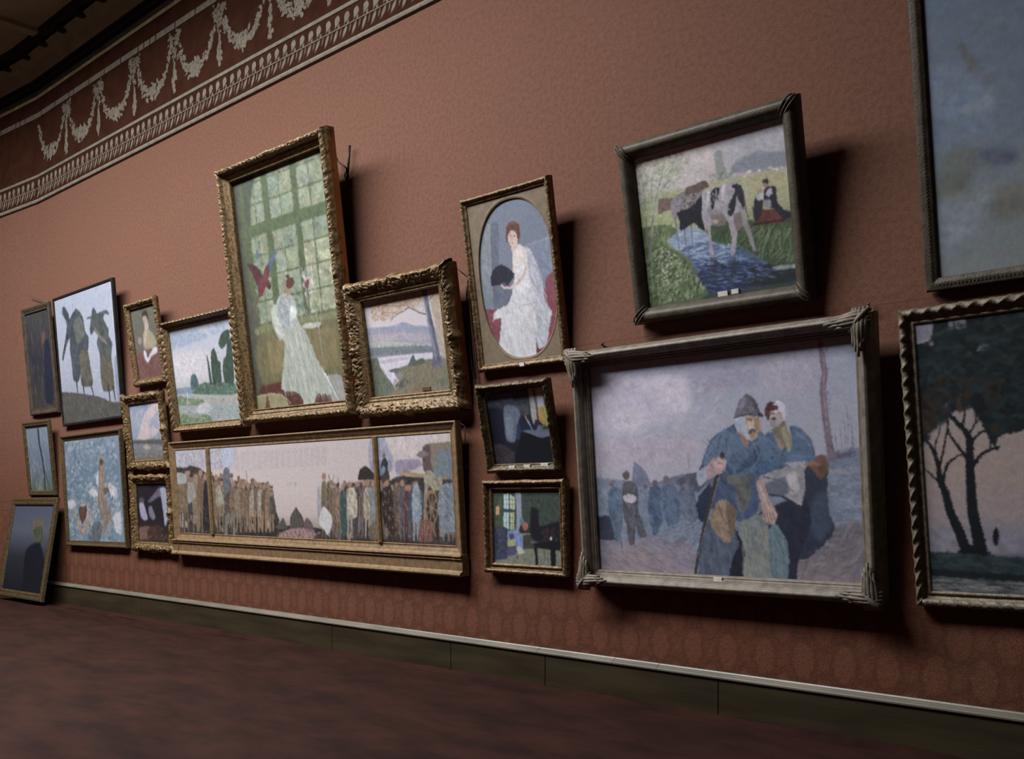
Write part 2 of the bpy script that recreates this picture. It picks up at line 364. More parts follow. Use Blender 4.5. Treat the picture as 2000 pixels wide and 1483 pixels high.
PICS = {
 'p1': dict(name='painting', label='dim dark picture, uppermost of the stack at the far left end of the wall', clabel='dark painting of dim figures', style='dark_wood', loc=(-15.1223, -0.062, 2.7593), rot=(0.0926, 0.0074, 0.0005), W=0.9965, H=1.5841, bd=(0.09, 0.09, 0.09, 0.09), t=0.05, rc=0.03, ny=150, seed=10, gain=1.0, ops=[
("G",[(0,"3a3a3e"),(500,"2a2c38"),(1000,"3a3430")]),
("D",["4a4a4a","5a4a44","2a3248","564c3c","1e2230"],[-186,-21,949,8,939,984,-239,945],160,75.5,15.1,85,20,0.5),
("P","5c4440",[623,234,783,231,767,342,637,335],7.5,0.12,1,1),
("P","1e2438",[715,339,921,351,911,921,542,920],10.1,0.12,1,1),
 ]),
 'p2': dict(name='painting', label='pale blue picture with a dark tree trunk, middle one at the far left', clabel='blue-green painting with a dark trunk', style='thin_gilt', loc=(-15.201, -0.062, 1.5606), rot=(0.0949, 0.0031, 0.0004), W=0.9657, H=1.0927, bd=(0.07, 0.07, 0.07, 0.07), t=0.05, rc=0.03, ny=100, seed=17, gain=0.8, ops=[
("G",[(0,"7a8ca0"),(600,"62748c"),(1000,"56684f")]),
("D",["8fa0ac","5a6e88","9a98a4","74868c"],[-115,44,882,64,884,1119,-197,1121],160,67.6,22.5,70,50,0.5),
("S","2a3650",[537,69,545,275,616,557,619,838,574,1101],63.8,41.3,3.8,0.1),
("S","2a3650",[616,557,708,801,825,951],22.5,15.0,1.1,0.1),
("P","3d5548",[488,1095,877,952,931,1207,447,1247],11.3,0.12,1,1),
 ]),
 'p3': dict(name='painting', label='gilt framed picture standing on the floor and leaning on the wall at the far left', clabel='dark blue and brown painting', style='gilt_floor', loc=(-15.2201, -0.39, 0.059), rot=(-0.1551, -0.0024, 0.001), W=1.6459, H=1.4888, bd=(0.11, 0.11, 0.11, 0.11), t=0.05, rc=0.03, ny=134, seed=24, gain=0.55, ops=[
("G",[(0,"4f5a78"),(300,"5c6478"),(600,"2a3040"),(1000,"161a28")]),
("P","6f6654",[515,201,639,158,800,183,797,350,595,383],16.9,0.12,1,1),
("P","4f5a40",[565,299,759,239,855,431,664,492],11.2,0.3,1,1),
("P","141828",[459,528,796,433,1101,939,556,970],19.7,0.12,1,1),
 ]),
 'p4': dict(name='painting', label='thin black framed picture of two coated figures standing on a bare hill', clabel='painting of two figures on a hilltop', style='thin_black', loc=(-13.5153, -0.062, 2.5508), rot=(0.0776, -0.0095, -0.0045), W=1.8778, H=1.8127, bd=(0.04, 0.04, 0.04, 0.04), t=0.05, rc=0.012, ny=250, seed=31, gain=0.78, ops=[
("G",[(0,"a2acc4"),(500,"a6acc2"),(1000,"949ab2")]),
("D",["b4bccc","96a0b8","aeb4c6"],[-15,6,979,3,1056,848,-22,756],240,47.1,15.1,-20,80,0.3),
("P","55534f",[-113,745,313,775,644,827,875,888,1135,912,1125,1152,-99,1104],2.8,0.2,1,1),
("D",["605c54","4a4a4a","6a675e"],[-22,756,643,832,1027,909,999,1015,-21,995],160,28.3,7.5,5,60,0.4),
("S","7d8296",[345,8,316,170],2.8,2.8,0.6,0.1),
("S","7d8296",[387,5,367,159],2.8,2.8,0.6,0.1),
("P","7f8ba6",[950,567,1099,557,1109,892,954,885],5.7,0.12,1,1),
("P","454e58",[145,74,189,80,244,141,248,180,309,150,381,118,450,156,492,214,507,310,556,363,532,464,455,474,331,680,235,662,227,525,214,417,230,332,167,373,121,436,80,495,62,468,139,340,194,231,171,170,128,125],1.1,0.25,1,1),
("P","5c5a50",[396,448,521,463,546,560,571,713,535,738,368,717],1.4,0.25,1,1),
("P","5f6660",[317,228,423,185,493,271,490,346,385,390,328,344],4.7,0.2,1,1),
("S","3f444c",[282,647,296,774],28.3,17.0,0.6,0.1),
("S","3f444c",[397,696,407,798],28.3,17.0,0.6,0.1),
("S","3f444c",[523,708,564,806],26.4,15.1,0.6,0.1),
("P","4d5556",[648,170,682,152,708,179,724,204,786,200,885,200,927,242,851,227,825,260,891,342,891,396,939,457,905,543,911,790,732,793,706,651,718,522,684,426,714,374,660,330,604,355,585,311,616,231,547,226,567,210,630,210],1.1,0.25,1,1),
("P","7b7268",[667,294,727,357,836,426,870,457,795,430,687,352],3.8,0.12,1,1),
("P","625a4c",[735,543,882,559,903,780,744,780],2.8,0.2,1,1),
("S","35383e",[817,763,829,870],26.4,17.0,0.6,0.1),
("S","35383e",[895,770,911,872],24.5,15.1,0.6,0.1),
("S","393f48",[814,552,816,772],7.5,5.7,2.8,0.1),
 ]),
 'p5': dict(name='painting', label='dark framed picture of two bathers in blue surf', clabel='painting of bathers in surf', style='gilt_outer', loc=(-13.3892, -0.072, 0.8577), rot=(0.0559, -0.0119, -0.0005), W=1.8367, H=1.5458, bd=(0.075, 0.075, 0.075, 0.075), t=0.06, rc=0.03, ny=201, seed=38, gain=0.82, ops=[
("G",[(0,"76869c"),(300,"657a92"),(600,"617a8e"),(1000,"74889c")]),
("D",["50728a","7d93a6","a2aab8","42607c","8a98b0","5a7f8c"],[-49,-4,920,23,974,1000,-15,1009],800,53.9,21.1,-15,80,0.55),
("D",["9aa4b4","acb0bc","54708a"],[246,397,941,396,951,871,15,953],160,39.8,18.7,-30,90,0.5),
("P","b4b4c0",[413,521,507,476,587,548,497,569],9.4,0.2,1,1),
("P","b4b4c0",[771,436,890,485,922,576,800,551],9.4,0.2,1,1),
("P","b4b4c0",[819,757,948,712,946,916,846,894],9.4,0.2,1,1),
("P","b4b4c0",[-61,610,107,587,171,636,48,684],9.4,0.2,1,1),
("P","b4b4c0",[613,316,559,407,595,478],9.4,0.2,1,1),
("D",["bcbcc8","c8c4cc"],[427,403,957,442,951,871,408,568],80,25.8,9.4,-30,90,0.5),
("D",["b6b8c6"],[-12,585,955,645,959,984,-15,1003],90,25.8,8.2,0,90,0.45),
("P","887262",[628,224,672,179,712,204,715,274,696,342,712,435,696,573,745,665,795,746,760,815,714,792,658,688,621,629,652,734,712,815,630,932,600,909,643,815,588,734,564,594,608,455,612,327],1.8,0.25,1,1),
("P","4e4038",[703,244,695,263,677,274,658,273,643,261,639,241,647,223,664,212,684,213,699,225],1.2,0.12,0.3,1),
("P","6d5548",[680,491,766,482,771,528,694,550],3.5,0.12,1,1),
("S","b08f7a",[645,317,638,479,601,618],11.7,7.0,3.5,0.1),
("S","a98872",[757,792,746,942],25.8,14.1,0.7,0.1),
("P","a48672",[117,697,151,709,198,805,258,877,323,817,389,734,432,686,447,710,378,829,299,925,243,914,160,830],1.8,0.25,1,1),
("P","5e4334",[207,685,286,638,363,662,341,757,264,829,215,757],1.8,0.25,1,1),
("P","b4987f",[340,644,330,652,304,657,273,657,249,652,240,643,251,635,276,630,307,630,332,636],1.2,0.12,0.3,1),
("P","5c6670",[442,852,515,793,600,816,611,909,494,1051,384,971],7.0,0.25,1,1),
("D",["4e5a64","8c96a4"],[381,805,855,815,836,986,359,995],60,23.4,9.4,-40,80,0.5),
 ]),
 'p6': dict(name='painting', label='small upright gilt framed portrait of a dark-haired woman in a red skirt', clabel='portrait of a woman in red and green', style='small_carved', loc=(-11.8419, -0.072, 2.9371), rot=(0.1416, -0.0033, -0.0013), W=0.7999, H=1.0349, bd=(0.08, 0.08, 0.08, 0.08), t=0.06, rc=0.045, ny=110, seed=45, gain=1.0, ops=[
("G",[(0,"5a5a4e"),(500,"5c5850"),(750,"67504c"),(1000,"6c4a48")]),
("D",["66665c","4a4c46","74705f"],[88,-6,886,-12,891,476,7,577],80,41.0,13.7,70,60,0.5),
("P","8f8468",[394,366,564,313,775,399,866,541,652,592,364,570],5.1,0.12,1,1),
("P","6a4440",[79,652,447,611,887,611,889,1054,-113,958],5.1,0.25,1,1),
("P","a09084",[507,205,609,198,648,286,538,378,449,542,366,501,466,372],3.4,0.12,1,1),
("P","a0887c",[653,185,624,212,569,225,510,220,470,198,463,167,492,140,547,126,606,132,647,154],1.7,0.12,0.3,1),
("P","36302f",[428,130,487,67,635,68,682,137,641,217,605,146,485,135],2.6,0.12,1,1),
("P","b4b0bc",[320,618,399,607,456,714,699,596,847,591,845,658,613,692,434,773,335,706],3.4,0.12,1,1),
("P","8a7474",[311,462,285,491,238,506,190,502,158,480,155,450,181,421,228,406,276,410,308,432],1.7,0.12,0.3,1),
 ]),
 'p7': dict(name='painting', label='small swept-frame picture of pink clouds, below the small portrait of a woman', clabel='painting of clouds over land', style='swept', loc=(-11.8857, -0.082, 1.8792), rot=(0.106, -0.0052, -0.0006), W=1.0356, H=0.9421, bd=(0.12, 0.12, 0.12, 0.12), t=0.07, rc=0.05, ny=87, seed=52, gain=0.9, ops=[
("G",[(0,"7888a4"),(300,"8c94aa"),(550,"7f8ba2"),(720,"6d7684"),(1000,"625c56")]),
("P","b8a8a8",[428,264,657,109,907,-47,963,132,702,283,506,484,258,513],17.2,0.12,1,1),
("P","b4a4a8",[258,513,674,430,893,507,638,621,233,642],17.2,0.12,1,1),
("D",["c4b4b0","98a0b4","6f80a0","a89ca8"],[-3,58,983,29,972,702,-30,717],160,73.2,21.5,-40,60,0.4),
("P","4f5450",[28,634,1088,665,1110,750,36,700],10.8,0.12,1,1),
("D",["8f7868","5c5a54","746a60","a4948c"],[36,700,1006,727,1001,959,26,964],90,51.6,15.1,0,50,0.5),
("P","a09490",[328,780,462,711,562,812],8.6,0.12,1,1),
 ]),
 'p8': dict(name='painting', label='small dark picture with white drapery, just left of the long three-part frieze', clabel='dark painting with white drapery', style='swept', loc=(-11.7661, -0.082, 0.857), rot=(0.0485, -0.0038, 0.0002), W=1.0175, H=0.9478, bd=(0.11, 0.11, 0.11, 0.11), t=0.07, rc=0.05, ny=91, seed=59, gain=1.0, ops=[
("G",[(0,"1a1a24"),(600,"1e1a20"),(1000,"35261f")]),
("P","5a5064",[341,309,508,206,714,85,809,86,892,229,701,228,460,309],8.3,0.12,1,1),
("P","848aa0",[751,95,904,87,946,250,957,554,848,718,813,473,774,269],6.2,0.12,1,1),
("P","8a84a0",[56,350,181,309,250,434,314,601,192,623,97,561],8.3,0.12,1,1),
("P","6a6078",[351,413,452,392,555,557,510,619,378,559],8.3,0.12,1,1),
("P","463c50",[231,288,212,312,166,327,111,327,68,312,53,287,73,262,119,247,174,248,217,263],2.1,0.12,0.3,1),
("P","6d4a40",[-95,774,343,726,564,887,-72,964],16.5,0.12,1,1),
("P","3d2a22",[299,768,658,700,754,924,322,956],10.3,0.3,1,1),
("D",["7a5040","4a3028"],[-21,731,734,719,943,929,-1,953],50,45.5,16.5,0,80,0.5),
 ]),
 'p9': dict(name='painting', label='gilt leaf-carved frame around a landscape of dark poplars and a pale cloudy sky', clabel='landscape with poplars and water', style='leaf_rope', loc=(-10.4174, -0.107, 2.2999), rot=(0.1326, 0.0022, -0.0006), W=1.5707, H=1.3012, bd=(0.09, 0.09, 0.09, 0.09), t=0.095, rc=0.075, ny=192, seed=66, gain=0.85, ops=[
("G",[(0,"a4aabc"),(300,"b0b2c2"),(550,"b9b2bc"),(630,"aab0b8"),(1000,"7c8678")]),
("P","8f9fb8",[-96,51,414,52,611,157,193,201,-95,215],21.6,0.12,1,1),
("P","c0bac6",[-91,277,586,290,640,491,-44,548],29.5,0.12,1,1),
("P","97a3ba",[632,44,900,36,915,113,673,146],15.7,0.12,1,1),
("D",["c6c0cc","94a2ba","b0b0c0"],[-22,31,902,26,894,556,-35,604],260,39.3,13.8,-10,80,0.25),
("P","7789a0",[-102,630,113,613,273,622,465,611,510,704,-84,668],5.9,0.12,1,1),
("P","456068",[252,610,269,521,314,491,358,511,381,573,381,642,268,652],2.9,0.2,1,1),
("P","48665a",[367,631,469,591,588,613,910,634,932,751,596,731,260,692],4.9,0.25,1,1),
("P","364c42",[620,353,646,293,680,273,708,324,724,403,757,426,750,503,734,636,614,635,604,526],2.0,0.2,1,1),
("P","3a5046",[558,345,571,337,588,446,595,574,601,624,558,610],2.0,0.2,1,1),
("P","384e44",[757,244,804,164,876,127,940,136,925,218,866,267,808,303,775,285],2.0,0.2,1,1),
("P","384e44",[883,251,953,222,924,635,793,632,773,515,802,403,848,370],2.0,0.2,1,1),
("D",["3e6a58","26463e","5a7c62","6f8f74"],[631,296,960,185,906,653,584,632],60,25.6,7.9,80,40,0.4),
("D",["5f7c60","3e5e50","7d9478"],[388,603,952,638,931,760,260,692],140,21.6,9.8,0,90,0.5),
("P","a49a94",[226,699,501,752,942,780,947,828,554,796,252,731],3.9,0.12,1,1),
("P","617a5a",[-101,749,64,695,141,722,436,767,394,823,-90,781],4.9,0.12,1,1),
("P","8f9aa2",[103,831,428,806,605,850,933,827,948,1061,580,1056,472,909,111,873],5.9,0.12,1,1),
("P","b4b4c0",[398,804,491,801,541,864,472,909,256,883],5.9,0.12,1,1),
("P","5b7a4e",[-119,882,107,893,260,945,470,919,582,1046,514,1081,-119,1082],4.9,0.12,1,1),
("S","c4c6cc",[182,675,169,796],13.8,9.8,0.6,0.1),
("D",["8fa07c","b0ac98","56724e","a2a8a8","6f8a60","c0b4a8","7a8ca0"],[-25,677,940,789,937,1009,-57,1012],420,29.5,8.8,0,60,0.5),
 ]),
 'p10': dict(name='painting', label='tall gilt framed picture of a woman and red parrot before a green window', clabel='painting of a woman and a parrot at a tall window', style='tall_carved', loc=(-8.6087, -0.152, 2.3121), rot=(0.1306, 0.0029, 0.0049), W=1.8947, H=2.6916, bd=(0.15, 0.15, 0.15, 0.15), t=0.14, rc=0.115, ny=445, seed=73, gain=0.78, ops=[
("G",[(0,"4f5a48"),(200,"5c7055"),(600,"617055"),(660,"6b6a45"),(900,"5c5236"),(1000,"5a3228")]),
("P","55564c",[-70,-70,120,-70,140,300,130,900,-70,1070],14,0.12,1,1),
("P","566444",[120,-70,1070,-70,1070,640,130,640],8,0.12,1,1),
("P","788c7a",[150,38,228,38,228,118,150,118],1.5,0.3,0.0,0),
("D",["949a7c","6c8474","869a90","a09a72","6f8a6e","8c8464"],[150,38,228,38,228,118,150,118],26,26,8,0,90,0.45),
("P","728672",[150,128,228,128,228,205,150,205],1.5,0.3,0.0,0),
("D",["949a7c","6c8474","869a90","a09a72","6f8a6e","8c8464"],[150,128,228,128,228,205,150,205],26,26,8,0,90,0.45),
("P","788c7a",[150,258,228,258,228,335,150,335],1.5,0.3,0.0,0),
("D",["949a7c","6c8474","869a90","a09a72","6f8a6e","8c8464"],[150,258,228,258,228,335,150,335],26,26,8,0,90,0.45),
("P","728672",[150,343,228,343,228,430,150,430],1.5,0.3,0.0,0),
("D",["949a7c","6c8474","869a90","a09a72","6f8a6e","8c8464"],[150,343,228,343,228,430,150,430],26,26,8,0,90,0.45),
("P","728672",[150,438,228,438,228,530,150,530],1.5,0.3,0.0,0),
("D",["949a7c","6c8474","869a90","a09a72","6f8a6e","8c8464"],[150,438,228,438,228,530,150,530],26,26,8,0,90,0.45),
("P","728672",[150,540,228,540,228,628,150,628],1.5,0.3,0.0,0),
("D",["949a7c","6c8474","869a90","a09a72","6f8a6e","8c8464"],[150,540,228,540,228,628,150,628],26,26,8,0,90,0.45),
("P","8e9680",[240,-90,318,-90,318,28,240,28],1.5,0.3,0.0,0),
("D",["949a7c","6c8474","869a90","a09a72","6f8a6e","8c8464"],[240,-20,318,-20,318,28,240,28],26,26,8,0,90,0.45),
("P","7d9078",[240,38,318,38,318,118,240,118],1.5,0.3,0.0,0),
("D",["949a7c","6c8474","869a90","a09a72","6f8a6e","8c8464"],[240,38,318,38,318,118,240,118],26,26,8,0,90,0.45),
("P","869686",[240,128,318,128,318,205,240,205],1.5,0.3,0.0,0),
("D",["949a7c","6c8474","869a90","a09a72","6f8a6e","8c8464"],[240,128,318,128,318,205,240,205],26,26,8,0,90,0.45),
("P","8a9474",[240,258,318,258,318,335,240,335],1.5,0.3,0.0,0),
("D",["949a7c","6c8474","869a90","a09a72","6f8a6e","8c8464"],[240,258,318,258,318,335,240,335],26,26,8,0,90,0.45),
("P","728672",[240,343,318,343,318,430,240,430],1.5,0.3,0.0,0),
("D",["949a7c","6c8474","869a90","a09a72","6f8a6e","8c8464"],[240,343,318,343,318,430,240,430],26,26,8,0,90,0.45),
("P","7d9078",[240,438,318,438,318,530,240,530],1.5,0.3,0.0,0),
("D",["949a7c","6c8474","869a90","a09a72","6f8a6e","8c8464"],[240,438,318,438,318,530,240,530],26,26,8,0,90,0.45),
("P","8a9474",[240,540,318,540,318,628,240,628],1.5,0.3,0.0,0),
("D",["949a7c","6c8474","869a90","a09a72","6f8a6e","8c8464"],[240,540,318,540,318,628,240,628],26,26,8,0,90,0.45),
("P","7d9078",[395,-90,505,-90,505,28,395,28],1.5,0.3,0.0,0),
("D",["949a7c","6c8474","869a90","a09a72","6f8a6e","8c8464"],[395,-20,505,-20,505,28,395,28],26,26,8,0,90,0.45),
("P","788c7a",[395,38,505,38,505,118,395,118],1.5,0.3,0.0,0),
("D",["949a7c","6c8474","869a90","a09a72","6f8a6e","8c8464"],[395,38,505,38,505,118,395,118],26,26,8,0,90,0.45),
("P","869686",[395,128,505,128,505,205,395,205],1.5,0.3,0.0,0),
("D",["949a7c","6c8474","869a90","a09a72","6f8a6e","8c8464"],[395,128,505,128,505,205,395,205],26,26,8,0,90,0.45),
("P","8a9474",[395,258,505,258,505,335,395,335],1.5,0.3,0.0,0),
("D",["949a7c","6c8474","869a90","a09a72","6f8a6e","8c8464"],[395,258,505,258,505,335,395,335],26,26,8,0,90,0.45),
("P","869686",[395,343,505,343,505,430,395,430],1.5,0.3,0.0,0),
("D",["949a7c","6c8474","869a90","a09a72","6f8a6e","8c8464"],[395,343,505,343,505,430,395,430],26,26,8,0,90,0.45),
("P","8e9680",[395,438,505,438,505,530,395,530],1.5,0.3,0.0,0),
("D",["949a7c","6c8474","869a90","a09a72","6f8a6e","8c8464"],[395,438,505,438,505,530,395,530],26,26,8,0,90,0.45),
("P","7d9078",[395,540,505,540,505,628,395,628],1.5,0.3,0.0,0),
("D",["949a7c","6c8474","869a90","a09a72","6f8a6e","8c8464"],[395,540,505,540,505,628,395,628],26,26,8,0,90,0.45),
("P","8e9680",[515,-90,640,-90,640,28,515,28],1.5,0.3,0.0,0),
("D",["949a7c","6c8474","869a90","a09a72","6f8a6e","8c8464"],[515,-20,640,-20,640,28,515,28],26,26,8,0,90,0.45),
("P","8a9474",[515,38,640,38,640,118,515,118],1.5,0.3,0.0,0),
("D",["949a7c","6c8474","869a90","a09a72","6f8a6e","8c8464"],[515,38,640,38,640,118,515,118],26,26,8,0,90,0.45),
("P","7d9078",[515,128,640,128,640,205,515,205],1.5,0.3,0.0,0),
("D",["949a7c","6c8474","869a90","a09a72","6f8a6e","8c8464"],[515,128,640,128,640,205,515,205],26,26,8,0,90,0.45),
("P","728672",[515,258,640,258,640,335,515,335],1.5,0.3,0.0,0),
("D",["949a7c","6c8474","869a90","a09a72","6f8a6e","8c8464"],[515,258,640,258,640,335,515,335],26,26,8,0,90,0.45),
("P","8a9474",[515,343,640,343,640,430,515,430],1.5,0.3,0.0,0),
("D",["949a7c","6c8474","869a90","a09a72","6f8a6e","8c8464"],[515,343,640,343,640,430,515,430],26,26,8,0,90,0.45),
("P","869686",[515,438,640,438,640,530,515,530],1.5,0.3,0.0,0),
("D",["949a7c","6c8474","869a90","a09a72","6f8a6e","8c8464"],[515,438,640,438,640,530,515,530],26,26,8,0,90,0.45),
("P","788c7a",[515,540,640,540,640,628,515,628],1.5,0.3,0.0,0),
("D",["949a7c","6c8474","869a90","a09a72","6f8a6e","8c8464"],[515,540,640,540,640,628,515,628],26,26,8,0,90,0.45),
("P","8a9474",[705,-90,815,-90,815,28,705,28],1.5,0.3,0.0,0),
("D",["949a7c","6c8474","869a90","a09a72","6f8a6e","8c8464"],[705,-20,815,-20,815,28,705,28],26,26,8,0,90,0.45),
("P","869686",[705,38,815,38,815,118,705,118],1.5,0.3,0.0,0),
("D",["949a7c","6c8474","869a90","a09a72","6f8a6e","8c8464"],[705,38,815,38,815,118,705,118],26,26,8,0,90,0.45),
("P","8a9474",[705,128,815,128,815,205,705,205],1.5,0.3,0.0,0),
("D",["949a7c","6c8474","869a90","a09a72","6f8a6e","8c8464"],[705,128,815,128,815,205,705,205],26,26,8,0,90,0.45),
("P","7d9078",[705,258,815,258,815,335,705,335],1.5,0.3,0.0,0),
("D",["949a7c","6c8474","869a90","a09a72","6f8a6e","8c8464"],[705,258,815,258,815,335,705,335],26,26,8,0,90,0.45),
("P","a4a884",[705,343,815,343,815,430,705,430],1.5,0.3,0.0,0),
("D",["949a7c","6c8474","869a90","a09a72","6f8a6e","8c8464"],[705,343,815,343,815,430,705,430],26,26,8,0,90,0.45),
("P","a4a884",[705,438,815,438,815,530,705,530],1.5,0.3,0.0,0),
("D",["949a7c","6c8474","869a90","a09a72","6f8a6e","8c8464"],[705,438,815,438,815,530,705,530],26,26,8,0,90,0.45),
("P","a4a884",[705,540,815,540,815,628,705,628],1.5,0.3,0.0,0),
("D",["949a7c","6c8474","869a90","a09a72","6f8a6e","8c8464"],[705,540,815,540,815,628,705,628],26,26,8,0,90,0.45),
("P","869686",[830,-90,965,-90,965,28,830,28],1.5,0.3,0.0,0),
("D",["949a7c","6c8474","869a90","a09a72","6f8a6e","8c8464"],[830,-20,965,-20,965,28,830,28],26,26,8,0,90,0.45),
("P","8a9474",[830,38,965,38,965,118,830,118],1.5,0.3,0.0,0),
("D",["949a7c","6c8474","869a90","a09a72","6f8a6e","8c8464"],[830,38,965,38,965,118,830,118],26,26,8,0,90,0.45),
("P","8a9474",[830,128,965,128,965,205,830,205],1.5,0.3,0.0,0),
("D",["949a7c","6c8474","869a90","a09a72","6f8a6e","8c8464"],[830,128,965,128,965,205,830,205],26,26,8,0,90,0.45),
("P","7d9078",[830,258,965,258,965,335,830,335],1.5,0.3,0.0,0),
("D",["949a7c","6c8474","869a90","a09a72","6f8a6e","8c8464"],[830,258,965,258,965,335,830,335],26,26,8,0,90,0.45),
("P","a4a884",[830,343,965,343,965,430,830,430],1.5,0.3,0.0,0),
("D",["949a7c","6c8474","869a90","a09a72","6f8a6e","8c8464"],[830,343,965,343,965,430,830,430],26,26,8,0,90,0.45),
("P","a4a884",[830,438,965,438,965,530,830,530],1.5,0.3,0.0,0),
("D",["949a7c","6c8474","869a90","a09a72","6f8a6e","8c8464"],[830,438,965,438,965,530,830,530],26,26,8,0,90,0.45),
("P","a4a884",[830,540,965,540,965,628,830,628],1.5,0.3,0.0,0),
("D",["949a7c","6c8474","869a90","a09a72","6f8a6e","8c8464"],[830,540,965,540,965,628,830,628],26,26,8,0,90,0.45),
("P","4a5443",[100,-80,300,-80,240,40,190,110,150,260,120,260],12,0.12,1,1),
("P","4a5a46",[880,-80,1070,-80,1070,90,960,60],10,0.12,1,1),
("P","50623e",[330,-70,385,-70,385,640,330,640],3,0.15,0.0,0),
("P","50623e",[650,-70,695,-70,695,640,650,640],3,0.15,0.0,0),
("P","52643f",[130,208,1070,208,1070,255,130,255],3,0.15,0.0,0),
("P","7d8055",[140,640,1060,640,1060,680,140,680],6,0.12,1,1),
("P","6f6a42",[130,670,1070,680,1070,900,130,900],8,0.12,1,1),
("P","86784a",[200,710,420,710,420,850,200,850],8,0.08,0.0,0),
("P","82744a",[620,700,930,700,930,860,620,860],8,0.08,0.0,0),
("D",["7f7a4c","5f6040","8d8458","66603c"],[130,650,1000,650,1000,900,130,900],200,34,8,80,60,0.35),
("P","5d3027",[80,900,1070,900,1070,1070,60,1070],6,0.12,1,1),
("D",["6f3a2c","4a251f","7a4a3a"],[80,905,1000,905,1000,1000,60,1000],120,30,8,5,40,0.5),
("P","8f8a62",[-78,949,188,934,331,955,404,1065,386,1088,-83,1079],2.7,0.12,1,1),
("S","b0a67c",[19,945,188,936,330,958,393,990],3.6,3.6,0.5,0.1),
("P","9a9c98",[787,896,939,895,958,948,956,1071,868,1076],3.6,0.12,1,1),
("S","8e9082",[770,665,773,780,779,886],4.5,3.6,0.5,0.1),
("S","6c4a38",[130,549,131,700,129,946],4.5,3.6,0.5,0.1),
("P","6b4032",[72,1056,132,936,172,1060],1.8,0.12,1,1),
("P","663038",[144,420,198,407,248,435,302,459,311,487,281,489,253,477,213,510,166,515,160,477],1.1,0.25,1,1),
("P","5c3038",[55,357,129,368,198,393,225,428,162,468,136,429,96,392],1.1,0.25,1,1),
("P","683840",[237,429,265,400,313,382,358,369,326,420,274,456],1.1,0.2,1,1),
("P","52688a",[310,391,362,356,451,323,410,356,360,387,326,420],1.1,0.2,1,1),
("S","6e3430",[179,498,113,548,64,610],9.8,2.7,0.5,0.1),
("P","2c2a33",[307,487,303,491,296,493,289,493,284,489,283,484,286,480,293,477,301,478,306,482],0.9,0.12,0.3,1),
("P","56707c",[215,335,208,346,196,352,184,351,176,343,176,331,183,320,195,314,207,315,215,323],0.9,0.12,0.3,1),
("P","a9b1a8",[351,559,391,531,453,523,531,539,556,577,553,630,597,679,670,746,718,821,790,887,823,968,681,962,583,1054,499,953,409,935,304,921,358,817,393,736,340,668,319,611],1.1,0.15,1,1),
("P","98a0a2",[359,560,439,531,515,555,532,620,436,666,342,659,326,612],4.5,0.2,1,1),
("P","d8dcd2",[508,582,561,600,541,629,471,646],2.7,0.12,1,1),
("D",["bcc0b4","7f8c84","94a29a","a0a084","c4c4ba"],[408,682,617,689,785,904,813,968,329,917],300,53.7,4.5,78,26,0.5),
("D",["aab8c4","7c8ca0","c8d0d0"],[354,550,540,549,534,656,361,679],80,19.7,4.5,60,60,0.4),
("P","b0b8ac",[279,581,347,559,355,614,405,691,350,715,294,656],5.4,0.2,1,1),
("S","8a9a94",[436,666,430,775,380,911],4.5,2.7,1.8,0.1),
("S","8a9a94",[547,693,586,804,613,959],4.5,2.7,1.8,0.1),
("S","909c90",[595,687,696,819,752,947],4.5,2.7,1.8,0.1),
("P","a07c68",[520,511,512,522,495,527,476,526,463,517,461,505,470,495,487,489,505,491,518,499],0.9,0.12,0.3,1),
("S","a58a74",[499,527,472,541],10.7,12.5,0.5,0.1),
("P","5f3a2a",[561,494,540,505,512,509,486,504,474,492,480,478,501,467,529,463,554,468,566,480],0.9,0.12,0.3,1),
("P","57301f",[523,459,518,464,505,465,491,464,480,460,477,455,483,451,495,449,509,450,520,454],0.9,0.12,0.3,1),
("S","dfe2da",[781,878,892,998],6.3,4.5,0.5,0.1),
("D",["d6cdd2","c2b6c0","9aa890","b8a0ac","6c7a60"],[653,435,764,438,772,534,655,550],60,14.3,7.2,60,90,0.7),
("P","7c3440",[720,509,708,520,693,525,681,523,677,515,682,503,694,492,709,486,721,488,725,497],0.9,0.12,0.3,1),
("S","6e6066",[695,527,697,580,676,640],12.5,8.9,0.5,0.1),
("P","b3b5aa",[612,666,791,671,776,688,619,685],1.8,0.12,1,1),
("D",["a9b8a0","c0c4a4"],[565,542,830,566,803,668,557,658],30,17.9,5.4,80,60,0.4),
 ]),
 'p11': dict(name='painting', label='heavy carved gilt frame around a leaning oak above a river valley in autumn', clabel='river landscape with a leaning oak', style='wide_rococo', loc=(-6.8568, -0.142, 2.2701), rot=(0.1603, 0.006, -0.0007), W=1.4258, H=1.2397, bd=(0.18, 0.18, 0.18, 0.18), t=0.13, rc=0.1, ny=192, seed=80, gain=1.05, tags=[(0.1978, 0.2052, 0.11, 0.03, 'plaque', 'name_plaque', 'small brown name plaque')], ops=[
("G",[(0,"b0aaa6"),(150,"b5adb4"),(330,"bcb0b8"),(420,"8e92a8"),(550,"8a90a0"),(1000,"70706a")]),
("P","868ca4",[-58,278,243,291,367,296,493,277,605,328,776,363,815,496,-68,407],7.2,0.12,1,1),
("P","9d95a4",[-58,346,387,371,821,451,815,496,-66,395],9.5,0.12,1,1),
("D",["b39894","98909f","7a829a","a8a0ae"],[31,312,826,416,810,531,18,446],160,28.6,8.3,0,30,0.5),
("P","9fa4a0",[-67,432,221,434,809,542,811,577,-66,482],7.2,0.12,1,1),
("P","66707c",[-66,482,366,507,807,553,806,612,227,594,-70,556],7.2,0.12,1,1),
("D",["56646c","7c868c","8b8a84","5f6a60"],[8,457,810,531,804,623,8,557],160,23.8,9.5,80,60,0.5),
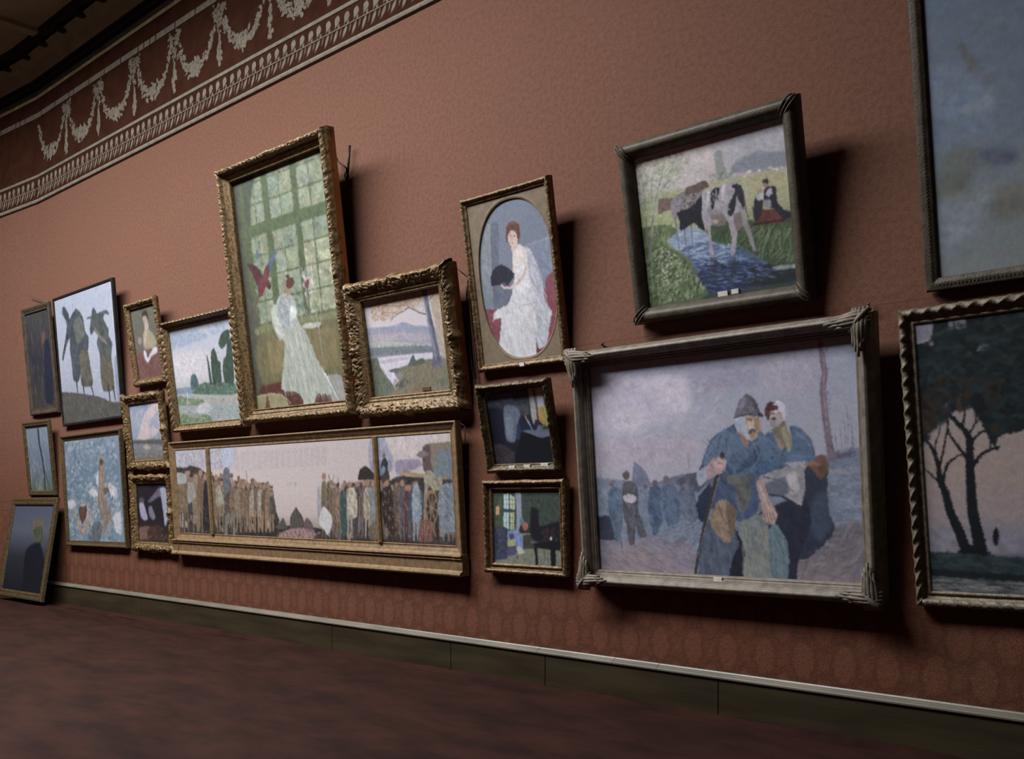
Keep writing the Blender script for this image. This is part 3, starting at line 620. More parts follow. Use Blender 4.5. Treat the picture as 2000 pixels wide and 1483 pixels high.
("P","bdb8c8",[-53,601,227,594,535,604,812,618,939,627,930,695,645,664,427,713,298,748,345,850,401,892,255,928,194,811,114,705,112,618],2.4,0.12,1,1),
("P","aba4b0",[110,630,317,622,501,624,498,648,185,663],6.0,0.12,1,1),
("S","7c8290",[22,571,506,595,799,611],9.5,7.2,3.6,0.1),
("P","5c6458",[-54,608,100,592,124,693,196,799,274,905,249,964,-64,1052,-61,756],4.8,0.12,1,1),
("D",["4a5648","6c7458","3c4844","788060"],[18,595,112,618,269,941,4,994],200,35.8,6.0,-75,40,0.6),
("P","6f6c58",[300,736,426,719,521,698,644,676,789,680,1132,641,1126,1066,449,1051,201,1043,301,932,446,896,377,841,415,796],3.6,0.12,1,1),
("P","4d5850",[488,713,564,608,592,670,676,656,698,705,621,727],3.6,0.12,1,1),
("P","434f52",[274,905,410,832,465,873,410,929],4.8,0.12,1,1),
("P","54605a",[221,740,333,721,390,757,325,775],3.6,0.12,1,1),
("D",["866f54","7a6a50","5d6650","94805f","4f5a50","8f7d6c"],[315,737,787,691,1059,664,1056,996,232,975],600,33.4,7.2,-50,60,0.6),
("D",["59685f","46545c"],[802,892,1065,825,1058,985,804,987],90,31.0,8.3,-60,60,0.5),
("P","a39484",[840,-55,1092,-48,1116,457,1113,685,905,669,881,435,853,224],16.7,0.12,1,1),
("D",["a8804f","a08a68","b8a48e","87876c","946f48","b4acb4"],[825,24,1029,24,1042,639,897,622,861,271],340,21.5,7.2,80,60,0.45),
("S","8b8088",[926,280,916,440,913,624],6.0,4.8,1.2,0.1),
("S","8b8088",[981,288,971,447,968,630],6.0,4.8,1.2,0.1),
("S","8b8088",[1022,294,1012,452,1009,635],6.0,4.8,1.2,0.1),
("S","8b8088",[1056,299,1046,457,1043,639],6.0,4.8,1.2,0.1),
("D",["a8744a","a08560","bb9672","94683f","b09c88","857a58"],[65,46,334,3,740,10,768,119,511,155,298,238,96,210],520,26.2,11.9,0,90,0.6),
("D",["a07a52","8f8468","b08c60"],[532,11,781,28,769,211,629,167],120,17.9,6.0,0,90,0.5),
("S","66585c",[772,241,709,220,642,181,572,149,508,173,429,191,380,214,328,248],16.7,6.0,1.2,0.1),
("S","66585c",[601,157,517,115,396,108,276,78],7.2,2.4,1.2,0.1),
("S","66585c",[642,175,581,89],6.0,2.4,0.7,0.1),
("S","66585c",[429,191,372,165,231,162],6.0,2.4,0.7,0.1),
("S","6a5d62",[732,67,680,18],10.7,6.0,0.7,0.1),
("S","6a5d62",[826,116,890,69,946,67],9.5,3.6,0.7,0.1),
("P","5c5d74",[740,-58,809,-58,826,116,836,244,854,374,868,526,891,668,912,769,875,782,839,732,774,784,774,737,799,658,805,518,785,353,776,212,764,95],1.8,0.25,1,1),
("S","7b7f98",[767,72,783,213,803,379,823,544,832,685],16.7,16.7,4.8,0.1),
("S","44424f",[811,171,834,360,869,619],9.5,9.5,3.6,0.1),
("P","7d6048",[485,941,634,946,635,1054,485,1049],1.2,0.1,0,0),
 ]),
 'p12': dict(name='painting', label='upright gilt framed oval portrait of a woman in white holding a black fan', clabel='portrait of a woman with a black fan', style='narrow_leaf', loc=(-5.5251, -0.072, 2.5784), rot=(0.1644, 0.0027, 0.001), W=0.968, H=1.4185, bd=(0.055, 0.055, 0.055, 0.055), t=0.06, rc=0.04, ny=321, seed=87, gain=0.98, tags=[(0.0258, 0.0195, 0.05, 0.028, 'paper', 'paper_tag', 'small white paper tag')], oval=(0.0392, 0.7009, 0.4077, 0.6237), ops=[
("G",[(0,"6f7a90"),(400,"737d94"),(700,"6d768c"),(1000,"666f86")]),
("P","7c8796",[37,158,279,151,191,633,235,690,-81,670],3.4,0.12,1,1),
("P","5f677d",[277,160,379,163,328,417,424,444,461,604,376,649,243,655,204,581],3.4,0.12,1,1),
("P","7a86a0",[667,333,1091,306,1083,503,837,519],8.6,0.12,1,1),
("S","8f9ab0",[688,322,1021,306],4.3,3.4,0.5,0.1),
("S","8b8a84",[249,157,204,581],12.1,8.6,2.6,0.1),
("D",["8490a4","65708a","7c869a","5d6880"],[120,-16,1099,95,1001,719,-7,652],420,29.3,6.9,70,60,0.25),
("P","854050",[-78,657,204,661,330,689,243,1046,-55,962],2.6,0.12,1,1),
("P","8a4253",[661,1071,724,798,847,596,905,526,1052,487,1185,497,1109,1095],2.6,0.12,1,1),
("P","6a2a3c",[679,838,803,839,748,929,665,1054],4.3,0.12,1,1),
("D",["9a5262","6f3040","a06a78"],[58,667,274,684,225,894,76,794],50,25.8,6.9,10,60,0.4),
("D",["9a5262","6f3040","7c3a4a"],[881,557,1029,505,997,819,743,955],70,29.3,6.9,70,40,0.4),
("P","b4b5c4",[678,325,755,376,837,519,838,637,883,709,917,729,886,777,854,842,802,924,711,935,695,848,690,710,683,581,659,451],1.3,0.15,1,1),
("P","c8c8d2",[511,505,674,503,732,602,725,713,688,882,626,1069,187,1042,243,833,288,721,208,723,186,695,240,668,376,649,443,602],1.7,0.12,1,1),
("P","d3c8c6",[521,342,585,302,667,333,691,386,674,503,591,512,512,500,496,451],1.3,0.12,1,1),
("P","cfd0da",[571,442,685,453,664,588,522,575,498,521],5.2,0.12,1,1),
("D",["e0e0e6","a9acbc","c9b9b8","9fb0b4","bfc0ce"],[313,679,732,679,647,983,233,939],260,51.7,5.2,82,24,0.4),
("D",["d6d6de","9aa0b4","8f98aa"],[695,370,854,521,880,725,785,923,695,848],140,43.1,4.3,70,24,0.45),
("S","8f94a8",[700,387,700,506,743,629,731,765],4.3,2.6,1.7,0.1),
("S","9aa0b0",[437,628,592,667,736,662],4.3,3.4,1.7,0.1),
("S","d9d2c4",[191,713,177,734],8.6,3.4,0.5,0.1),
("P","cdb2ac",[514,342,580,323,601,309,557,304,509,315],1.7,0.12,1,1),
("P","cdaea6",[482,235,514,214,594,223,607,267,586,298,536,317,503,302,482,274],0.9,0.12,1,1),
("P","6b4034",[453,266,465,199,511,166,580,166,631,193,634,244,614,286,591,290,593,248,567,224,523,215,487,236,472,277],1.0,0.2,1,1),
("S","8a5a48",[523,176,586,180],6.0,4.3,1.7,0.1),
("S","4b3a44",[496,244,514,248],4.3,3.4,0.5,0.1),
("S","4b3a44",[550,248,571,251],4.3,3.4,0.5,0.1),
("S","b06068",[511,290,540,291],5.2,3.4,0.5,0.1),
("S","b8948c",[527,253,519,274],3.4,3.4,0.5,0.1),
("S","ceb3ac",[659,451,602,505,494,538,437,550,374,539],20.7,10.3,1.3,0.1),
("S","b89c98",[634,482,531,537],4.3,2.6,1.3,0.1),
("P","262738",[201,514,217,446,283,408,360,401,446,429,513,475,464,509,412,534,371,513,304,520],1.0,0.12,1,1),
("S","3d3c50",[394,533,233,460],2.6,2.6,0.5,0.1),
("S","3d3c50",[394,533,299,423],2.6,2.6,0.5,0.1),
("S","3d3c50",[394,533,376,413],2.6,2.6,0.5,0.1),
("S","3d3c50",[394,533,443,442],2.6,2.6,0.5,0.1),
("S","3d3c50",[394,533,490,477],2.6,2.6,0.5,0.1),
("S","d2b0a8",[331,524,372,548,401,542],10.3,6.9,0.5,0.1),
 ]),
 'p13': dict(name='painting', label='very long three-part picture of crowds and a cannon in a pale frame', clabel='frieze painting of crowds', style='classical', loc=(-8.6809, -0.082, 0.8415), rot=(0.0721, 0.0012, -0.0022), W=4.9945, H=1.3393, bd=(0.1, 0.1, 0.1, 0.26), t=0.07, rc=0.035, ny=190, seed=94, gain=0.98, step=0.014, ops=[
("G",[(0,"ac9fa0"),(500,"b4a6a4"),(750,"b0a09c"),(1000,"5a5048")]),
("P","9a96a4",[-68,-53,266,-60,261,215,160,254,-74,212],11.0,0.2,1,1),
("P","9aa0b4",[214,38,270,35,265,239,224,211],11.0,0.12,1,1),
("S","8d93ac",[55,26,52,398],13.2,13.2,0.7,0.1),
("S","7c82a0",[66,194,170,56],4.4,3.3,0.7,0.1),
("S","7c82a0",[139,101,219,14],4.4,3.3,0.7,0.1),
("S","9c9298",[276,79,289,79],6.6,6.6,2.2,0.1),
("S","9c9298",[300,79,317,79],6.6,6.6,2.2,0.1),
("S","9c9298",[325,78,344,79],6.6,6.6,2.2,0.1),
("S","9c9298",[349,78,363,78],6.6,6.6,2.2,0.1),
("S","9c9298",[372,77,390,78],6.6,6.6,2.2,0.1),
("S","9c9298",[395,77,408,77],6.6,6.6,2.2,0.1),
("S","9c9298",[418,77,434,77],6.6,6.6,2.2,0.1),
("S","9c9298",[441,76,459,77],6.6,6.6,2.2,0.1),
("S","9c9298",[463,76,477,76],6.6,6.6,2.2,0.1),
("S","9c9298",[485,76,502,76],6.6,6.6,2.2,0.1),
("S","9c9298",[506,75,519,75],6.6,6.6,2.2,0.1),
("S","9c9298",[528,75,543,75],6.6,6.6,2.2,0.1),
("S","9c9298",[549,75,567,75],6.6,6.6,2.2,0.1),
("S","9c9298",[570,74,583,74],6.6,6.6,2.2,0.1),
("S","9c9298",[590,74,606,74],6.6,6.6,2.2,0.1),
("S","9c9298",[610,74,622,74],6.6,6.6,2.2,0.1),
("S","9c9298",[275,98,291,98],6.6,6.6,2.2,0.1),
("S","9c9298",[300,98,319,98],6.6,6.6,2.2,0.1),
("S","9c9298",[324,97,338,97],6.6,6.6,2.2,0.1),
("S","9c9298",[348,97,365,97],6.6,6.6,2.2,0.1),
("S","9c9298",[372,96,391,97],6.6,6.6,2.2,0.1),
("S","9c9298",[395,96,410,96],6.6,6.6,2.2,0.1),
("S","9c9298",[418,95,436,96],6.6,6.6,2.2,0.1),
("S","9c9298",[440,95,454,94],6.6,6.6,2.2,0.1),
("S","9c9298",[463,94,479,94],6.6,6.6,2.2,0.1),
("S","9c9298",[484,94,497,93],6.6,6.6,2.2,0.1),
("S","9c9298",[506,93,521,93],6.6,6.6,2.2,0.1),
("S","9c9298",[527,93,545,93],6.6,6.6,2.2,0.1),
("S","9c9298",[548,92,562,92],6.6,6.6,2.2,0.1),
("S","9c9298",[569,92,585,92],6.6,6.6,2.2,0.1),
("S","9c9298",[590,91,601,91],6.6,6.6,2.2,0.1),
("S","9c9298",[610,91,624,91],6.6,6.6,2.2,0.1),
("S","9c9298",[275,117,293,118],6.6,6.6,2.2,0.1),
("S","9c9298",[299,117,313,116],6.6,6.6,2.2,0.1),
("S","9c9298",[324,116,340,116],6.6,6.6,2.2,0.1),
("S","9c9298",[348,115,367,116],6.6,6.6,2.2,0.1),
("S","9c9298",[371,115,386,114],6.6,6.6,2.2,0.1),
("S","9c9298",[394,114,412,114],6.6,6.6,2.2,0.1),
("S","9c9298",[417,113,430,113],6.6,6.6,2.2,0.1),
("S","9c9298",[440,113,456,113],6.6,6.6,2.2,0.1),
("S","9c9298",[462,112,480,113],6.6,6.6,2.2,0.1),
("S","9c9298",[484,112,498,111],6.6,6.6,2.2,0.1),
("S","9c9298",[506,111,522,111],6.6,6.6,2.2,0.1),
("S","9c9298",[527,110,540,110],6.6,6.6,2.2,0.1),
("S","9c9298",[548,110,563,110],6.6,6.6,2.2,0.1),
("S","9c9298",[569,109,586,110],6.6,6.6,2.2,0.1),
("S","9c9298",[589,109,603,109],6.6,6.6,2.2,0.1),
("S","9c9298",[610,108,625,108],6.6,6.6,2.2,0.1),
("S","9c9298",[274,137,295,137],6.6,6.6,2.2,0.1),
("S","9c9298",[299,136,315,135],6.6,6.6,2.2,0.1),
("S","9c9298",[323,135,342,135],6.6,6.6,2.2,0.1),
("S","9c9298",[347,134,361,134],6.6,6.6,2.2,0.1),
("S","9c9298",[371,133,388,133],6.6,6.6,2.2,0.1),
("S","9c9298",[394,133,414,133],6.6,6.6,2.2,0.1),
("S","9c9298",[417,132,432,132],6.6,6.6,2.2,0.1),
("S","9c9298",[439,131,457,131],6.6,6.6,2.2,0.1),
("S","9c9298",[462,130,475,130],6.6,6.6,2.2,0.1),
("S","9c9298",[484,130,500,130],6.6,6.6,2.2,0.1),
("S","9c9298",[505,129,517,128],6.6,6.6,2.2,0.1),
("S","9c9298",[527,128,541,128],6.6,6.6,2.2,0.1),
("S","9c9298",[548,127,565,128],6.6,6.6,2.2,0.1),
("S","9c9298",[569,127,581,126],6.6,6.6,2.2,0.1),
("S","9c9298",[589,126,604,126],6.6,6.6,2.2,0.1),
("S","9c9298",[609,125,621,125],6.6,6.6,2.2,0.1),
("S","9c9298",[274,156,289,155],6.6,6.6,2.2,0.1),
("S","9c9298",[299,155,317,155],6.6,6.6,2.2,0.1),
("S","9c9298",[323,154,336,153],6.6,6.6,2.2,0.1),
("S","9c9298",[347,153,363,153],6.6,6.6,2.2,0.1),
("S","9c9298",[370,152,389,152],6.6,6.6,2.2,0.1),
("S","9c9298",[394,151,408,151],6.6,6.6,2.2,0.1),
("S","9c9298",[416,150,434,150],6.6,6.6,2.2,0.1),
("S","9c9298",[439,149,452,149],6.6,6.6,2.2,0.1),
("S","9c9298",[461,148,477,148],6.6,6.6,2.2,0.1),
("S","9c9298",[483,148,501,148],6.6,6.6,2.2,0.1),
("S","9c9298",[505,147,519,146],6.6,6.6,2.2,0.1),
("S","9c9298",[526,146,543,146],6.6,6.6,2.2,0.1),
("S","9c9298",[547,145,560,145],6.6,6.6,2.2,0.1),
("S","9c9298",[568,144,583,144],6.6,6.6,2.2,0.1),
("S","9c9298",[589,143,606,144],6.6,6.6,2.2,0.1),
("S","9c9298",[609,143,622,142],6.6,6.6,2.2,0.1),
("S","9c9298",[273,175,291,175],6.6,6.6,2.2,0.1),
("S","9c9298",[298,174,318,174],6.6,6.6,2.2,0.1),
("S","9c9298",[322,173,338,172],6.6,6.6,2.2,0.1),
("S","9c9298",[346,172,365,172],6.6,6.6,2.2,0.1),
("S","9c9298",[370,171,384,170],6.6,6.6,2.2,0.1),
("S","9c9298",[393,170,410,169],6.6,6.6,2.2,0.1),
("S","9c9298",[416,169,435,169],6.6,6.6,2.2,0.1),
("S","9c9298",[439,168,454,167],6.6,6.6,2.2,0.1),
("S","9c9298",[461,167,478,167],6.6,6.6,2.2,0.1),
("S","9c9298",[483,166,496,165],6.6,6.6,2.2,0.1),
("S","9c9298",[505,165,520,164],6.6,6.6,2.2,0.1),
("S","9c9298",[526,164,538,163],6.6,6.6,2.2,0.1),
("S","9c9298",[547,163,561,162],6.6,6.6,2.2,0.1),
("S","9c9298",[568,162,585,162],6.6,6.6,2.2,0.1),
("S","9c9298",[588,161,601,160],6.6,6.6,2.2,0.1),
("S","9c9298",[609,160,624,160],6.6,6.6,2.2,0.1),
("S","9c9298",[273,194,293,194],6.6,6.6,2.2,0.1),
("S","9c9298",[298,193,313,192],6.6,6.6,2.2,0.1),
("S","9c9298",[322,192,340,191],6.6,6.6,2.2,0.1),
("S","9c9298",[346,191,359,190],6.6,6.6,2.2,0.1),
("S","9c9298",[369,189,385,189],6.6,6.6,2.2,0.1),
("S","9c9298",[393,188,411,188],6.6,6.6,2.2,0.1),
("S","9c9298",[416,187,430,186],6.6,6.6,2.2,0.1),
("S","9c9298",[438,186,455,186],6.6,6.6,2.2,0.1),
("S","9c9298",[461,185,473,184],6.6,6.6,2.2,0.1),
("S","9c9298",[483,184,498,183],6.6,6.6,2.2,0.1),
("S","9c9298",[504,182,522,183],6.6,6.6,2.2,0.1),
("S","9c9298",[526,181,539,181],6.6,6.6,2.2,0.1),
("S","9c9298",[547,180,563,180],6.6,6.6,2.2,0.1),
("S","9c9298",[567,179,580,179],6.6,6.6,2.2,0.1),
("S","9c9298",[588,178,603,178],6.6,6.6,2.2,0.1),
("S","9c9298",[608,177,625,177],6.6,6.6,2.2,0.1),
("S","9c9298",[273,213,287,213],6.6,6.6,2.2,0.1),
("S","9c9298",[297,212,314,212],6.6,6.6,2.2,0.1),
("S","9c9298",[321,211,341,211],6.6,6.6,2.2,0.1),
("S","9c9298",[345,209,361,209],6.6,6.6,2.2,0.1),
("S","9c9298",[369,208,387,208],6.6,6.6,2.2,0.1),
("S","9c9298",[392,207,406,206],6.6,6.6,2.2,0.1),
("S","9c9298",[415,205,432,205],6.6,6.6,2.2,0.1),
("S","9c9298",[438,204,457,204],6.6,6.6,2.2,0.1),
("S","9c9298",[460,203,475,202],6.6,6.6,2.2,0.1),
("S","9c9298",[482,202,499,201],6.6,6.6,2.2,0.1),
("S","9c9298",[504,200,517,200],6.6,6.6,2.2,0.1),
("S","9c9298",[525,199,541,199],6.6,6.6,2.2,0.1),
("S","9c9298",[546,198,558,197],6.6,6.6,2.2,0.1),
("S","9c9298",[567,197,581,196],6.6,6.6,2.2,0.1),
("S","9c9298",[588,196,604,196],6.6,6.6,2.2,0.1),
("S","9c9298",[608,194,620,194],6.6,6.6,2.2,0.1),
("S","9c9298",[272,233,289,232],6.6,6.6,2.2,0.1),
("S","9c9298",[297,231,316,231],6.6,6.6,2.2,0.1),
("S","9c9298",[321,230,336,229],6.6,6.6,2.2,0.1),
("S","9c9298",[345,228,363,228],6.6,6.6,2.2,0.1),
("S","9c9298",[369,227,382,226],6.6,6.6,2.2,0.1),
("S","9c9298",[392,225,408,225],6.6,6.6,2.2,0.1),
("S","9c9298",[415,224,433,224],6.6,6.6,2.2,0.1),
("S","9c9298",[437,222,452,222],6.6,6.6,2.2,0.1),
("S","9c9298",[460,221,476,221],6.6,6.6,2.2,0.1),
("S","9c9298",[482,220,494,219],6.6,6.6,2.2,0.1),
("S","9c9298",[503,218,518,218],6.6,6.6,2.2,0.1),
("S","9c9298",[525,217,542,217],6.6,6.6,2.2,0.1),
("S","9c9298",[546,216,559,215],6.6,6.6,2.2,0.1),
("S","9c9298",[567,214,583,214],6.6,6.6,2.2,0.1),
("S","9c9298",[587,213,599,212],6.6,6.6,2.2,0.1),
("S","9c9298",[607,212,622,211],6.6,6.6,2.2,0.1),
("S","9c9298",[272,252,290,251],6.6,6.6,2.2,0.1),
("S","9c9298",[296,250,310,249],6.6,6.6,2.2,0.1),
("S","9c9298",[321,249,337,248],6.6,6.6,2.2,0.1),
("S","9c9298",[345,247,364,247],6.6,6.6,2.2,0.1),
("S","9c9298",[368,245,383,245],6.6,6.6,2.2,0.1),
("S","9c9298",[391,244,409,243],6.6,6.6,2.2,0.1),
("S","9c9298",[414,242,428,241],6.6,6.6,2.2,0.1),
("S","9c9298",[437,241,453,240],6.6,6.6,2.2,0.1),
("S","9c9298",[459,239,478,239],6.6,6.6,2.2,0.1),
("S","9c9298",[481,238,496,237],6.6,6.6,2.2,0.1),
("S","9c9298",[503,236,520,236],6.6,6.6,2.2,0.1),
("S","9c9298",[524,235,537,234],6.6,6.6,2.2,0.1),
("S","9c9298",[546,233,561,233],6.6,6.6,2.2,0.1),
("S","9c9298",[566,232,578,231],6.6,6.6,2.2,0.1),
("S","9c9298",[587,230,601,230],6.6,6.6,2.2,0.1),
("S","9c9298",[607,229,623,229],6.6,6.6,2.2,0.1),
("S","9c9298",[271,271,292,271],6.6,6.6,2.2,0.1),
("S","9c9298",[296,269,312,268],6.6,6.6,2.2,0.1),
("S","9c9298",[320,268,339,267],6.6,6.6,2.2,0.1),
("S","9c9298",[344,266,359,265],6.6,6.6,2.2,0.1),
("S","9c9298",[368,264,385,263],6.6,6.6,2.2,0.1),
("S","9c9298",[391,262,404,261],6.6,6.6,2.2,0.1),
("S","9c9298",[414,261,430,260],6.6,6.6,2.2,0.1),
("S","9c9298",[437,259,455,258],6.6,6.6,2.2,0.1),
("S","9c9298",[459,257,473,256],6.6,6.6,2.2,0.1),
("S","9c9298",[481,256,497,255],6.6,6.6,2.2,0.1),
("S","9c9298",[503,254,515,253],6.6,6.6,2.2,0.1),
("S","9c9298",[524,253,539,252],6.6,6.6,2.2,0.1),
("S","9c9298",[545,251,563,251],6.6,6.6,2.2,0.1),
("S","9c9298",[566,249,579,249],6.6,6.6,2.2,0.1),
("S","9c9298",[587,248,602,247],6.6,6.6,2.2,0.1),
("S","9c9298",[607,246,619,246],6.6,6.6,2.2,0.1),
("D",["b9aaa8","a89a9c","b4a4a0"],[274,60,628,39,622,340,267,336],200,32.9,6.6,80,40,0.35),
("S","94888a",[479,419,480,459],5.5,5.5,0.7,0.1),
("P","94888a",[492,431,491,442,489,448,487,448,486,441,486,431,486,420,488,414,490,414,492,420],1.1,0.12,0.3,1),
("P","b4a6a4",[490,431,490,438,489,442,488,442,487,437,487,431,488,424,489,420,490,420,490,424],1.1,0.12,0.3,1),
("S","94888a",[497,414,497,459],5.5,5.5,0.7,0.1),
("P","94888a",[512,423,511,430,509,434,507,433,505,429,505,423,505,416,507,412,510,412,511,416],1.1,0.12,0.3,1),
("P","94888a",[512,445,512,453,509,457,507,457,505,452,505,445,505,438,508,433,510,434,512,438],1.1,0.12,0.3,1),
("P","b4a6a4",[510,424,510,427,509,428,508,428,507,427,507,424,507,421,508,420,509,420,510,421],1.1,0.12,0.3,1),
("P","b4a6a4",[510,445,510,449,509,451,508,451,507,449,507,445,507,442,508,440,509,440,510,442],1.1,0.12,0.3,1),
("P","2f2c2c",[-70,879,130,856,272,917,361,932,417,891,455,864,566,876,614,904,612,1083,-74,1094],6.6,0.35,1,1),
("P","38302f",[-72,239,44,217,71,194,111,224,154,303,257,384,284,409,310,435,394,415,424,601,429,716,413,903,-74,1068],8.8,0.4,1,1),
("P","3a302a",[103,385,116,385,118,496,112,682,109,868,100,931,87,882,93,558],0.9,0.4,1,1),
("P","7d6252",[118,342,116,360,112,371,107,371,104,359,103,341,105,323,109,312,114,313,117,324],1.1,0.12,0.3,1),
("P","4a4440",[258,464,271,465,272,554,268,703,266,853,258,904,247,865,251,604],0.9,0.4,1,1),
("P","8a6e5a",[271,430,270,445,267,454,263,453,260,444,260,430,261,415,264,406,268,406,270,416],1.1,0.12,0.3,1),
("P","4a4440",[232,416,246,417,248,518,243,687,241,857,232,914,219,870,224,574],0.9,0.4,1,1),
("P","6a5042",[247,378,245,394,241,404,237,404,234,393,234,377,235,360,239,350,243,351,246,361],1.1,0.12,0.3,1),
("P","6a5442",[362,481,374,482,376,560,372,690,371,820,363,864,352,830,355,603],0.9,0.4,1,1),
("P","6a5042",[374,451,372,464,370,472,367,472,365,464,364,451,365,438,368,431,371,431,373,439],1.1,0.12,0.3,1),
("P","8a7c6c",[321,470,330,470,331,561,327,713,325,864,318,916,310,876,315,612],0.9,0.4,1,1),
("P","8a6e5a",[332,435,331,450,328,459,324,459,322,449,321,435,322,420,325,411,329,411,331,420],1.1,0.12,0.3,1),
("P","6f5a44",[253,464,267,465,269,556,264,708,263,861,254,913,241,873,245,607],0.9,0.4,1,1),
("P","8a6e5a",[267,429,265,444,262,453,259,453,256,444,255,429,257,414,260,405,263,405,266,414],1.1,0.12,0.3,1),
("P","3c3a3c",[309,453,319,454,320,534,316,667,315,800,308,845,299,810,303,578],0.9,0.4,1,1),
("P","7d6252",[320,423,319,436,316,444,313,444,311,435,310,422,311,409,314,401,317,402,319,410],1.1,0.12,0.3,1),
("P","3a302a",[-61,376,-46,377,-44,494,-51,690,-54,887,-64,953,-77,902,-70,559],0.9,0.4,1,1),
("P","4c3c34",[-44,331,-46,350,-50,362,-55,362,-59,349,-60,330,-58,311,-54,300,-49,300,-45,312],1.1,0.12,0.3,1),
("P","6f5a44",[182,415,195,415,197,514,192,678,190,844,181,899,169,856,174,569],0.9,0.4,1,1),
("P","6a5042",[196,377,194,393,191,403,187,402,184,392,183,376,185,360,188,350,192,351,195,361],1.1,0.12,0.3,1),
("P","2c2a2c",[375,501,388,502,390,571,387,687,386,804,378,843,366,813,368,610],0.9,0.4,1,1),
("P","6a5042",[386,475,385,486,383,493,380,493,378,486,378,474,379,463,381,456,384,456,386,463],1.1,0.12,0.3,1),
("P","6a5442",[297,429,309,429,311,523,306,681,304,839,296,892,285,851,289,576],0.9,0.4,1,1),
("P","6a5042",[310,393,308,408,305,417,301,417,299,407,298,392,299,377,303,367,306,367,309,377],1.1,0.12,0.3,1),
("P","524c48",[270,481,280,481,281,571,277,722,275,874,268,925,259,885,264,622],0.9,0.4,1,1),
("P","8a6e5a",[282,446,280,461,277,470,274,470,271,460,270,446,272,431,275,422,278,422,281,431],1.1,0.12,0.3,1),
("P","8a7c6c",[35,407,46,407,47,514,42,693,39,872,30,933,-50,886,-44,574],0.9,0.4,1,1),
("P","8a6e5a",[49,366,47,383,43,394,39,393,35,382,35,365,36,347,40,337,45,337,48,348],1.1,0.12,0.3,1),
("P","5c4a3c",[323,502,335,502,337,592,332,742,331,892,323,943,312,904,316,642],0.9,0.4,1,1),
("P","8a6e5a",[335,467,334,482,331,491,328,491,325,482,324,467,326,452,329,443,332,444,335,453],1.1,0.12,0.3,1),
("P","77664e",[304,429,318,430,320,516,316,661,315,805,305,855,292,817,296,564],0.9,0.4,1,1),
("P","6a5042",[317,396,316,410,313,419,309,418,307,410,306,395,308,381,311,373,314,373,316,382],1.1,0.12,0.3,1),
("P","5c4a3c",[411,497,423,498,424,586,420,733,419,880,411,930,401,891,404,635],0.9,0.4,1,1),
("P","6a5042",[423,464,422,478,419,487,416,487,413,478,412,463,414,449,417,440,420,440,422,449],1.1,0.12,0.3,1),
("P","3c3a3c",[401,488,413,488,415,574,411,718,409,862,401,911,390,874,394,622],0.9,0.4,1,1),
("P","4c3c34",[413,455,412,469,409,477,406,477,403,468,403,454,404,440,407,432,410,432,412,441],1.1,0.12,0.3,1),
("P","77664e",[158,341,170,342,172,449,166,629,163,809,155,869,144,822,150,508],0.9,0.4,1,1),
("P","8a6e5a",[172,300,171,317,167,328,163,328,159,317,158,299,160,281,164,271,168,271,172,282],1.1,0.12,0.3,1),
("P","77664e",[274,442,287,442,289,534,284,687,282,840,274,892,262,852,267,585],0.9,0.4,1,1),
("P","4c3c34",[287,407,286,422,283,431,279,431,276,421,276,406,277,391,280,382,284,382,287,392],1.1,0.12,0.3,1),
("P","8a7c6c",[187,410,199,410,200,517,194,696,192,876,184,937,173,890,179,577],0.9,0.4,1,1),
("P","4c3c34",[201,369,199,386,196,397,191,397,188,386,187,368,189,351,193,340,197,340,200,351],1.1,0.12,0.3,1),
("P","5c4a3c",[237,366,250,367,251,478,246,663,243,849,234,912,223,863,229,539],0.9,0.4,1,1),
("P","8a6e5a",[252,324,250,342,246,353,242,352,238,341,237,323,239,305,243,294,247,294,251,305],1.1,0.12,0.3,1),
("P","524c48",[263,446,275,446,277,548,272,719,270,890,261,948,250,903,255,605],0.9,0.4,1,1),
("P","4c3c34",[277,406,275,423,271,433,267,433,264,422,264,406,265,389,269,379,273,379,276,390],1.1,0.12,0.3,1),
("P","5c4a3c",[289,425,302,425,304,517,299,670,298,823,289,875,277,835,281,568],0.9,0.4,1,1),
("P","7d6252",[302,390,300,404,297,414,294,413,291,404,290,389,292,374,295,365,299,365,301,375],1.1,0.12,0.3,1),
("P","8a7c6c",[396,458,407,459,409,549,405,699,403,850,395,901,385,861,389,599],0.9,0.4,1,1),
("P","4c3c34",[408,424,406,438,403,447,400,447,398,438,397,423,398,408,401,399,405,400,407,409],1.1,0.12,0.3,1),
("P","8a7c6c",[76,341,91,342,93,454,87,639,84,825,74,888,60,839,66,515],0.9,0.4,1,1),
("P","4c3c34",[92,299,90,317,86,328,81,328,78,316,77,298,79,280,83,269,87,270,91,281],1.1,0.12,0.3,1),
("P","3a302a",[331,424,345,425,347,513,343,661,342,809,332,860,320,821,323,562],0.9,0.4,1,1),
("P","6a5042",[344,390,343,404,340,413,337,413,334,404,333,389,335,375,338,366,341,366,344,376],1.1,0.12,0.3,1),
("P","7c6a58",[137,348,148,349,149,457,143,637,141,817,132,878,122,830,128,516],0.9,0.4,1,1),
("P","8a6e5a",[150,308,149,325,145,336,140,335,137,324,136,306,138,289,142,278,146,279,150,290],1.1,0.12,0.3,1),
("P","3a302a",[277,395,291,396,293,496,288,663,286,831,277,887,264,844,269,551],0.9,0.4,1,1),
("P","6a5042",[291,357,290,373,286,383,282,383,279,372,279,356,280,340,284,330,288,330,291,340],1.1,0.12,0.3,1),
("P","3a302a",[190,426,202,426,203,532,197,708,195,884,187,944,176,898,182,590],0.9,0.4,1,1),
("P","6a5042",[204,385,202,402,198,413,194,413,191,402,190,384,192,367,195,357,200,357,203,368],1.1,0.12,0.3,1),
("P","77664e",[370,485,379,485,380,573,376,721,374,869,368,919,359,880,363,623],0.9,0.4,1,1),
